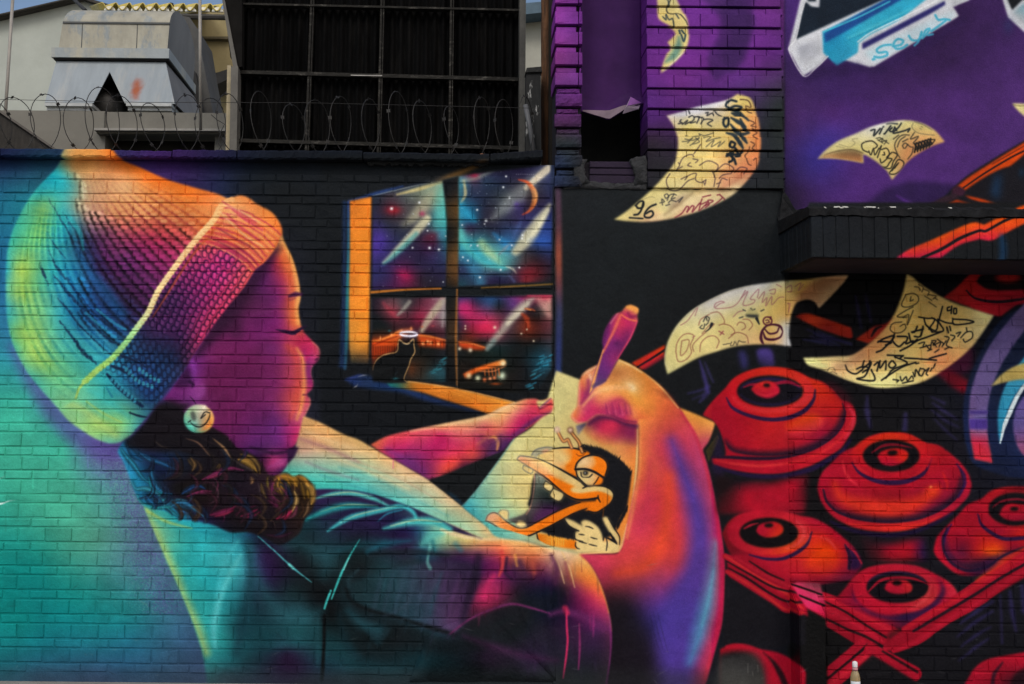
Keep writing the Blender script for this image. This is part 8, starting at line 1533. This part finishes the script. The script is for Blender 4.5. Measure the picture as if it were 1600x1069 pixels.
# rust stain in the metal of the skirt
t = galv2.node_tree; b_ = t.nodes['Principled BSDF']; src = b_.inputs['Base Color'].links[0].from_socket
geo = nd(t, 'ShaderNodeNewGeometry'); rp = U(214, 140, YD - .15)
sb = nd(t, 'ShaderNodeVectorMath', operation='SUBTRACT'); sb.inputs[1].default_value = (rp[0], YD - .15, rp[1]); t.links.new(geo.outputs['Position'], sb.inputs[0])
mp = nd(t, 'ShaderNodeMapping'); mp.inputs['Rotation'].default_value = (0, math.radians(-22), 0); mp.inputs['Scale'].default_value = (11, 1.0, 5.0); t.links.new(sb.outputs[0], mp.inputs[0])
ln = nd(t, 'ShaderNodeVectorMath', operation='LENGTH'); t.links.new(mp.outputs[0], ln.inputs[0])
no = nd(t, 'ShaderNodeTexNoise'); no.inputs['Scale'].default_value = 14; no.inputs['Detail'].default_value = 8; t.links.new(geo.outputs['Position'], no.inputs['Vector'])
ad = nd(t, 'ShaderNodeMath', operation='MULTIPLY_ADD'); ad.inputs[1].default_value = .9; t.links.new(no.outputs['Fac'], ad.inputs[0]); t.links.new(ln.outputs['Value'], ad.inputs[2])
mr = nd(t, 'ShaderNodeMapRange'); mr.inputs['From Min'].default_value = .55; mr.inputs['From Max'].default_value = 1.5; mr.inputs['To Min'].default_value = .95; mr.inputs['To Max'].default_value = 0; mr.interpolation_type = 'SMOOTHSTEP'; t.links.new(ad.outputs[0], mr.inputs[0])
mx = nd(t, 'ShaderNodeMix', data_type='RGBA'); mx.inputs['B'].default_value = (0.30, 0.07, 0.02, 1); t.links.new(mr.outputs[0], mx.inputs['Factor']); t.links.new(src, mx.inputs['A']); t.links.new(mx.outputs['Result'], b_.inputs['Base Color'])
seam_m = mat('dark_seam', (0.08, 0.085, 0.085), .6, .2)
for px_ in (128, 214): MB().box(U(px_, 60, YD)[0] - .004, U(px_, 60, YD)[0] + .004, YD - .004, YD + .004, z_b + .005, z_s - .014).build('seam', seam_m, hood)
for k in range(14): 
    x_ = U(90 + k * 13, 84, YD)[0]; MB().lathe([(.011, 0), (.009, .006), (.002, .010)], 8).build('rivet', seam_m, hood).matrix_world = Matrix.Translation((x_, YD - .054, U(180, 89, YD)[1])) @ Matrix.Rotation(math.pi / 2, 4, 'X')
# dark duct parts behind the hood
bk = empty('vent_stack', (U(305, 170, 4.6)[0], 4.6, U(305, 178, 4.6)[1])); tag(bk, 'dark grey tapering vent casing behind the pale duct', 'vent')
MB().prism(PP('280 24, 296 27, 309 45, 318 100, 333 178, 272 178, 272 60', 4.6), 4.6, 5.4).build('casing', mat('dark_casing', (0.07, 0.07, 0.068), .7, .2, var=.25, scale=4), bk)
MB().prism(PP('283 100, 290 96, 305 112, 318 176, 286 176', 4.5), 4.5, 4.59).build('cover_plate', mat('black_plate', (0.022, 0.022, 0.022), .7), bk)
# ---- ochre house side and corrugated translucent roof
YO = 6.5
oc = empty('ochre_house', (U(320, 100, YO)[0], YO + 1.5, 0)); tag(oc, 'ochre house wall under a yellow corrugated roof behind the duct', 'house')
och = mat('ochre_render', (0.30, 0.25, 0.13), .9, var=.15, scale=2, bmp=.004, bscale=20)
A, B = U(292, 10, YO), U(364, 10, YO); MB().box(A[0], B[0] + .5, YO, YO + 3, 0, U(320, 14, YO)[1]).build('wall', och, oc)
MB().prism(PP('316 57, 358 57, 358 61, 316 60', YO - .1), YO - .1, YO - .002).build('pipe_rail', mat('dark_ochre', (0.10, 0.085, 0.05), .8), oc)
MB().prism(PP('325 118, 356 108, 356 124, 330 136', YO - .6), YO - .6, YO - .12).build('awning', mat('dark_awning', (0.045, 0.045, 0.045), .8), oc)
yel = mat('yellow_corrugated', (0.52, 0.42, 0.10), .5, 0, var=.2, scale=5, bmp=.002, spec=.4)
YR = 5.2; a0, a1 = U(160, 0, YR)[0], U(350, 0, YR)[0]; zr = U(260, 10, YR)[1]; wl = (a1 - a0) / 9; v, f = [], []; n = 9 * 10
for i in range(n + 1):
    x = a0 + (a1 - a0) * i / n; h = .05 * math.cos(2 * math.pi * i / 10)
    v += [(x - .0, YR, zr + h), (x - .75, YR + 1.6, zr + h + .62)]
f = [(2*i, 2*i+2, 2*i+3, 2*i+1) for i in range(n)]
cr_ = empty('corrugated_roof', ((a0 + a1) / 2, YR + .8, zr)); tag(cr_, 'yellow corrugated sheet roof with pale scalloped ends above the duct', 'roof')
ro = MB().add(v, f).build('roof_sheet', yel, cr_, True); ro.modifiers.new('thick', 'SOLIDIFY').thickness = .012
MB().tube([(a0 - .05, YR + .06, zr - .10), (a1 + .1, YR + .06, zr - .12)], .04, 8).build('purlin', mat('dark_steel', (0.05, 0.048, 0.045)), cr_)
wt = mat('white_foam_closure', (0.72, 0.72, 0.66), .8, var=.1)
for k in range(9):
    xc_ = a0 + (k + .5) * wl
    P_ = [(xc_ + wl * .42 * math.cos(q), zr - .052 + .062 * math.sin(q)) for q in np.linspace(0, math.pi, 9)]
    MB().prism(P_, YR + .03, YR + .06).build('foam_closure', wt, cr_)
for a, b in (((152, -4), (174, 16)), ((310, -4), (338, 14)), ((240, -6), (268, 8))):
    A, B = U(*a, YR + .8), U(*b, YR + .1); MB().tube([(A[0], YR + 1.2, A[1]), (B[0], YR + .1, B[1])], .035, 6).build('rafter', mat('dark_steel', (0.05, 0.048, 0.045)), cr_)

# ---- black corrugated shed with steel frame
YS = 1.6
sh_ = empty('corrugated_shed', (U(592, 230, YS)[0], YS + .5, 0)); tag(sh_, 'black corrugated metal shed with thin steel framing behind the wall', 'shed')
blk = mat('black_corrugated', (0.0038, 0.0038, 0.0040), .9, 0, var=.5, scale=4, bmp=.002, spec=.03, col2=(0.010, 0.0095, 0.009), c2=(.52, .75), stretch=(3, 1, .4))
xs0, xs1 = U(366, 120, YS)[0], U(818, 120, YS)[0]; zt = U(592, -70, YS)[1]; n = 34 * 8; v = []
for i in range(n + 1):
    x = xs0 + (xs1 - xs0) * i / n; y = YS + .022 * math.cos(2 * math.pi * i / 8); v += [(x, y, 2.8), (x, y, zt)]
MB().add(v, [(2*i, 2*i+2, 2*i+3, 2*i+1) for i in range(n)]).build('corrugated_cladding', blk, sh_, True)
frm = mat('grimy_steel', (0.020, 0.019, 0.017), .7, .1, spec=.1, var=.5, scale=12, col2=(0.12, 0.113, 0.10), c2=(.54, .72), stretch=(1, 1, 3))
for (xa_, ya_, xb_, yb_) in ((487, -60, 475, 262), (596, -60, 588, 262), (704, -60, 700, 262)):
    for off, w in ((0, 3.2), (4.6, 1.6)):
        MB().prism([U(xa_ + off, ya_, YS - .09), U(xa_ + off + w, ya_, YS - .09), U(xb_ + off + w, yb_, YS - .09), U(xb_ + off, yb_, YS - .09)], YS - .09, YS - .03).build('frame_post', frm, sh_)
for (ya_, yb_, h) in ((109.5, 121, 5.5), (216.5, 228.5, 5.5), (4, 14, 3)):
    MB().prism([U(372, ya_, YS - .1), U(812, yb_, YS - .1), U(812, yb_ + h, YS - .1), U(372, ya_ + h, YS - .1)], YS - .1, YS - .095 + .07).build('frame_rail', frm, sh_)
MB().prism([U(548, 117, YS - .104), U(597, 117.6, YS - .104), U(597, 119.2, YS - .104), U(548, 118.4, YS - .104)], YS - .106, YS - .098).build('bright_strip', mat('bare_bright_steel', (0.30, 0.29, 0.27), .5, .3), sh_)
# left corner post and raking beam
mcol = mat('grey_steel_column', (0.115, 0.11, 0.098), .7, .1, var=.25, scale=6); mcr = mat('cream_edge', (0.34, 0.29, 0.19), .8, var=.25, scale=10)
MB().prism(PP('361 104, 372 104, 369 262, 358 262', YS - .2), YS - .2, YS - .05).build('corner_post', mcol, sh_)
MB().prism(PP('355 102, 361 102, 358 262, 352 262', YS - .17), YS - .17, YS - .05).build('corner_edge', mcr, sh_)
MB().prism(PP('343 -30, 378 -30, 378 104, 369 106, 360 90, 349 0', YS - .16), YS - .16, YS - .045).build('raking_beam', mat('dark_beam', (0.010, 0.0095, 0.009), .9, spec=.05, var=.3), sh_)
MB().prism(PP('347 0, 351 0, 371 104, 364 104', YS - .19), YS - .19, YS - .165).build('beam_edge', mcol, sh_)
# right corner of the shed
MB().prism(PP('812 -30, 822 -30, 820 262, 811 262', YS - .2), YS - .2, YS - .05).build('corner_post', mat('dull_post', (0.075, 0.072, 0.064), .7, .1, var=.3, scale=7), sh_)
# ---- gap beside the pier: far house, timber pole, pipe
YF = 9.5
fh = empty('far_house', (U(832, 60, YF)[0], YF + 1, 0)); tag(fh, 'sliver of a pale house with a blue eave behind the timber pole', 'house')
A, B = U(806, 24, YF), U(880, 24, YF); MB().box(A[0], B[0], YF, YF + 3, 0, A[1]).build('wall', mat('pale_grey_render', (0.36, 0.36, 0.31), .9, var=.12, scale=2), fh)
MB().prism(PP('806 6, 880 0, 880 16, 806 24', YF - .4), YF - .4, YF + 3).build('eave', mat('slate_blue_eave', (0.075, 0.12, 0.16), .7, var=.2), fh)
YT = 1.0
tp = tag(MB().tube([(U(853, q, YT)[0] + .004 * math.sin(q), YT, U(853, q, YT)[1]) for q in (-60, -20, 20, 60, 108, 300)], [.045, .044, .046, .044, .047, .048], 14).build('timber_pole', mat('weathered_timber', (0.13, 0.06, 0.028), .9, var=.5, scale=5, stretch=(9, 9, .8), bmp=.012, bscale=25, col2=(0.05, 0.026, 0.016), c2=(.45, .65))), 'brown weathered timber pole between shed and purple pier', 'pole')
for p_ in tp.data.polygons: p_.use_smooth = True
YB = .8
bx_ = empty('meter_post', (U(830, 170, YB)[0], YB, 2.0)); tag(bx_, 'paint-spattered post with a leaning grey pipe beside the timber pole', 'post')
spat = mat('spattered_black', (0.02, 0.02, 0.02), .7, var=.4, scale=20, col2=(0.45, 0.44, 0.42), c2=(.60, .66), stretch=(2, 2, .5))
MB().prism(PP('822 110, 845 112, 846 262, 821 262', YB), YB, YB + .1).build('post', spat, bx_)
MB().prism(PP('823 106, 846 104, 847 112, 821 113', YB - .02), YB - .02, YB + .12).build('cap', mat('rough_cap', (0.04, 0.04, 0.038), .9, var=.5, scale=30), bx_)
MB().tube([(U(821, 164, YB - .1)[0], YB - .1, U(821, 164, YB - .1)[1]), (U(828, 200, YB - .1)[0], YB - .1, U(828, 200, YB - .1)[1]), (U(835, 243, YB - .1)[0], YB - .1, U(835, 243, YB - .1)[1])], .022, 12).build('pipe', mat('grey_plastic_pipe', (0.13, 0.13, 0.135), .5, var=.15), bx_, True)
dk = tag(MB().box(U(858, 100, .9)[0], U(912, 100, .9)[0], .9, 1.0, 2.5, U(860, -80, .9)[1]).build('dark_boarding', mat('boarding_black', (0.012, 0.010, 0.008), .9, var=.5, scale=5, stretch=(8, 1, 1))), 'dark boarding in the gap behind the narrow pier', 'boarding')

# ---- poles
pm = mat('painted_grey_pole', (0.30, 0.28, 0.25), .5, .1, var=.15, scale=8)
for (a, b, Y, w, lab) in (((23, -50), (3, 262), 2.0, 2.6, 'leaning pale metal pole in front of the gabled house'), ((312, -50), (313.5, 203), 2.2, 2.6, 'upright pale metal pole in front of the vent casing')):
    A, B = U(*a, Y), U(*b, Y); r0 = w * (D + Y) / FPX
    if Y == 2.0: B = (B[0], B[1])
    po = MB().tube([(B[0], Y, B[1]), (A[0], Y, A[1])], r0, 14).build('metal_pole', pm, None, True); tag(po, lab, 'pole', 'metal poles behind the wall')
# ---------------------------------------------------------------- razor wire along the coping
wire_m = mat('galvanised_wire', (0.030, 0.029, 0.028), .55, .3, spec=.2, var=.3, scale=20, bmp=0)
YW = 0.10; zc0 = ZW + .062
cx0, cx1 = U(-60, 200, YW)[0], U(838, 200, YW)[0]
RW = (U(200, 153, YW)[1] - zc0) / 2 + .012; zc = zc0 + RW - .02
def coil(x0, x1, pitch, hand, ph, seed, lean):
    r = random.Random(seed); turns = (x1 - x0) / pitch; n = int(turns * 30); P = []
    for i in range(n + 1):
        a = 2 * math.pi * i / 30; w = 1 + .05 * math.sin(a * .37 + seed)
        x = x0 + pitch * i / 30 + .118 * math.cos(a * hand + ph) * lean + .02 * math.sin(a * .21 + seed)
        q_ = i / 30; rl = 1 + .10 * math.sin(q_ * 2.3 + 1) + .07 * math.sin(q_ * 5.1); x += .035 * math.sin(q_ * 1.7) ; w *= rl
        P.append((x, YW + .17 * math.cos(a * hand + ph), zc0 + RW * (1 + math.sin(a * hand + ph)) * w - .012))
    return P
rz = empty('razor_wire', ((cx0 + cx1) / 2, YW, zc0)); tag(rz, 'thin coils of razor wire along the top of the painted wall', 'razor wire')
Pc = coil(cx0, cx1, .218, 1, .6, 3, 1.0)
Pc = [(x, y, max(z, zc0 + .004)) for x, y, z in Pc]
MB().tube(Pc, .0035, 5).build('wire_coil', wire_m, rz)
barb = MB(); r = random.Random(5)
for i in range(6, len(Pc) - 2, 5):
    p = Vector(Pc[i]); d = (Vector(Pc[i + 1]) - p).normalized(); o_ = d.orthogonal().normalized(); w_ = d.cross(o_)
    for s_ in (-1, 1):
        q = (o_ * math.cos(i) + w_ * math.sin(i)) * s_
        barb.add([p - d * .010 + q * .002, p + d * .010 + q * .002, p + d * .016 + q * .014, p - d * .016 + q * .014], [(0, 1, 2, 3)])
tag(barb.build('barbs', wire_m, rz), kind='stuff')
zl = U(200, 157, YW)[1]
MB().tube([(cx0, YW, zl), (-2.5, YW + .01, zl - .012), (-1.2, YW, zl - .004), (cx1, YW, zl - .03)], .0022, 5).build('tension_wire', wire_m, rz)
# broken end twisting up beside the corner post
e0 = [U(x, y, YW) for x, y in ((329, 178), (338, 186), (350, 193), (344, 205), (340, 222), (348, 236))]
MB().tube([(x, YW + .02, z) for x, z in e0], .0035, 5).build('loose_end', wire_m, rz)
# ---------------------------------------------------------------- bit of broken brick on the coping
bb = U(754, 241, .0); bl_ = bmesh.new(); bmesh.ops.create_icosphere(bl_, subdivisions=2, radius=1.0); r = random.Random(2)
for v_ in bl_.verts: v_.co = Vector((v_.co.x * .028 * r.uniform(.8, 1.15), v_.co.y * .03, v_.co.z * .014 * r.uniform(.8, 1.1)))
me = bpy.data.meshes.new('brick_fragment'); bl_.to_mesh(me); bl_.free(); me.materials.append(mat('broken_brick', (0.38, 0.17, 0.09), .95, var=.3, scale=60, bmp=.004, bscale=120))
tag(link('brick_fragment', me, None, (bb[0], .02, ZW + .072)), 'small chip of orange brick lying on the coping', 'brick fragment')

# ---------------------------------------------------------------- bottle standing at the foot of the wall
YBt = -0.55; bxc = U(1336, 1050, YBt)[0]; ztop_b = U(1331, 1033, YBt)[1]
bt = empty('bottle', (bxc, YBt, 0)); tag(bt, 'small clear bottle with white cap and pale blue label by the wall foot', 'bottle')
h = ztop_b; rb = 7.2 * (D + YBt) / FPX
gl = mat('amber_tinted_plastic', (0.55, 0.42, 0.22), .18, 0, var=.05, bmp=0, spec=.5, trans=.55)
MB().lathe([(rb * .92, 0), (rb, .012), (rb, h * .60), (rb * .96, h * .68), (rb * .78, h * .755), (rb * .5, h * .81), (rb * .40, h * .85), (rb * .40, h * .885)], 28, (bxc, YBt, 0)).build('body', gl, bt, True)
MB().lathe([(rb * .50, h * .875), (rb * .54, h * .885), (rb * .54, h * .965), (rb * .46, h * .985), (rb * .2, h)], 24, (bxc, YBt, 0)).build('cap', mat('white_cap', (0.72, 0.71, 0.72), .35, var=.05, bmp=0), bt, True)
MB().lathe([(rb * .44, h * .825), (rb * .56, h * .80), (rb * .57, h * .845), (rb * .46, h * .868)], 24, (bxc, YBt, 0)).build('collar_ring', mat('pink_collar', (0.52, 0.25, 0.27), .4, bmp=0), bt, True)
n = 28; v, f = [], []
for k in range(n + 1):
    a = math.pi * (1.05 + .9 * k / n); v += [(bxc + rb * 1.012 * math.cos(a), YBt + rb * 1.012 * math.sin(a), h * .12), (bxc + rb * 1.012 * math.cos(a), YBt + rb * 1.012 * math.sin(a), h * .595)]
m, t, b_ = nodes('bottle_label'); geo = nd(t, 'ShaderNodeNewGeometry'); wv = nd(t, 'ShaderNodeTexWave'); wv.bands_direction = 'Z'; wv.inputs['Scale'].default_value = 9; wv.inputs['Distortion'].default_value = 2
t.links.new(geo.outputs['Position'], wv.inputs['Vector']); cr = nd(t, 'ShaderNodeValToRGB'); cr.color_ramp.elements[0].color = (0.35, 0.52, 0.66, 1); cr.color_ramp.elements[1].color = (0.74, 0.80, 0.82, 1); cr.color_ramp.elements[0].position = .2; cr.color_ramp.elements[1].position = .5
t.links.new(wv.outputs['Fac'], cr.inputs[0]); t.links.new(cr.outputs[0], b_.inputs['Base Color']); b_.inputs['Roughness'].default_value = .45
MB().add(v, [(2*i, 2*i+2, 2*i+3, 2*i+1) for i in range(n)]).build('label_wrap', m, bt, True)
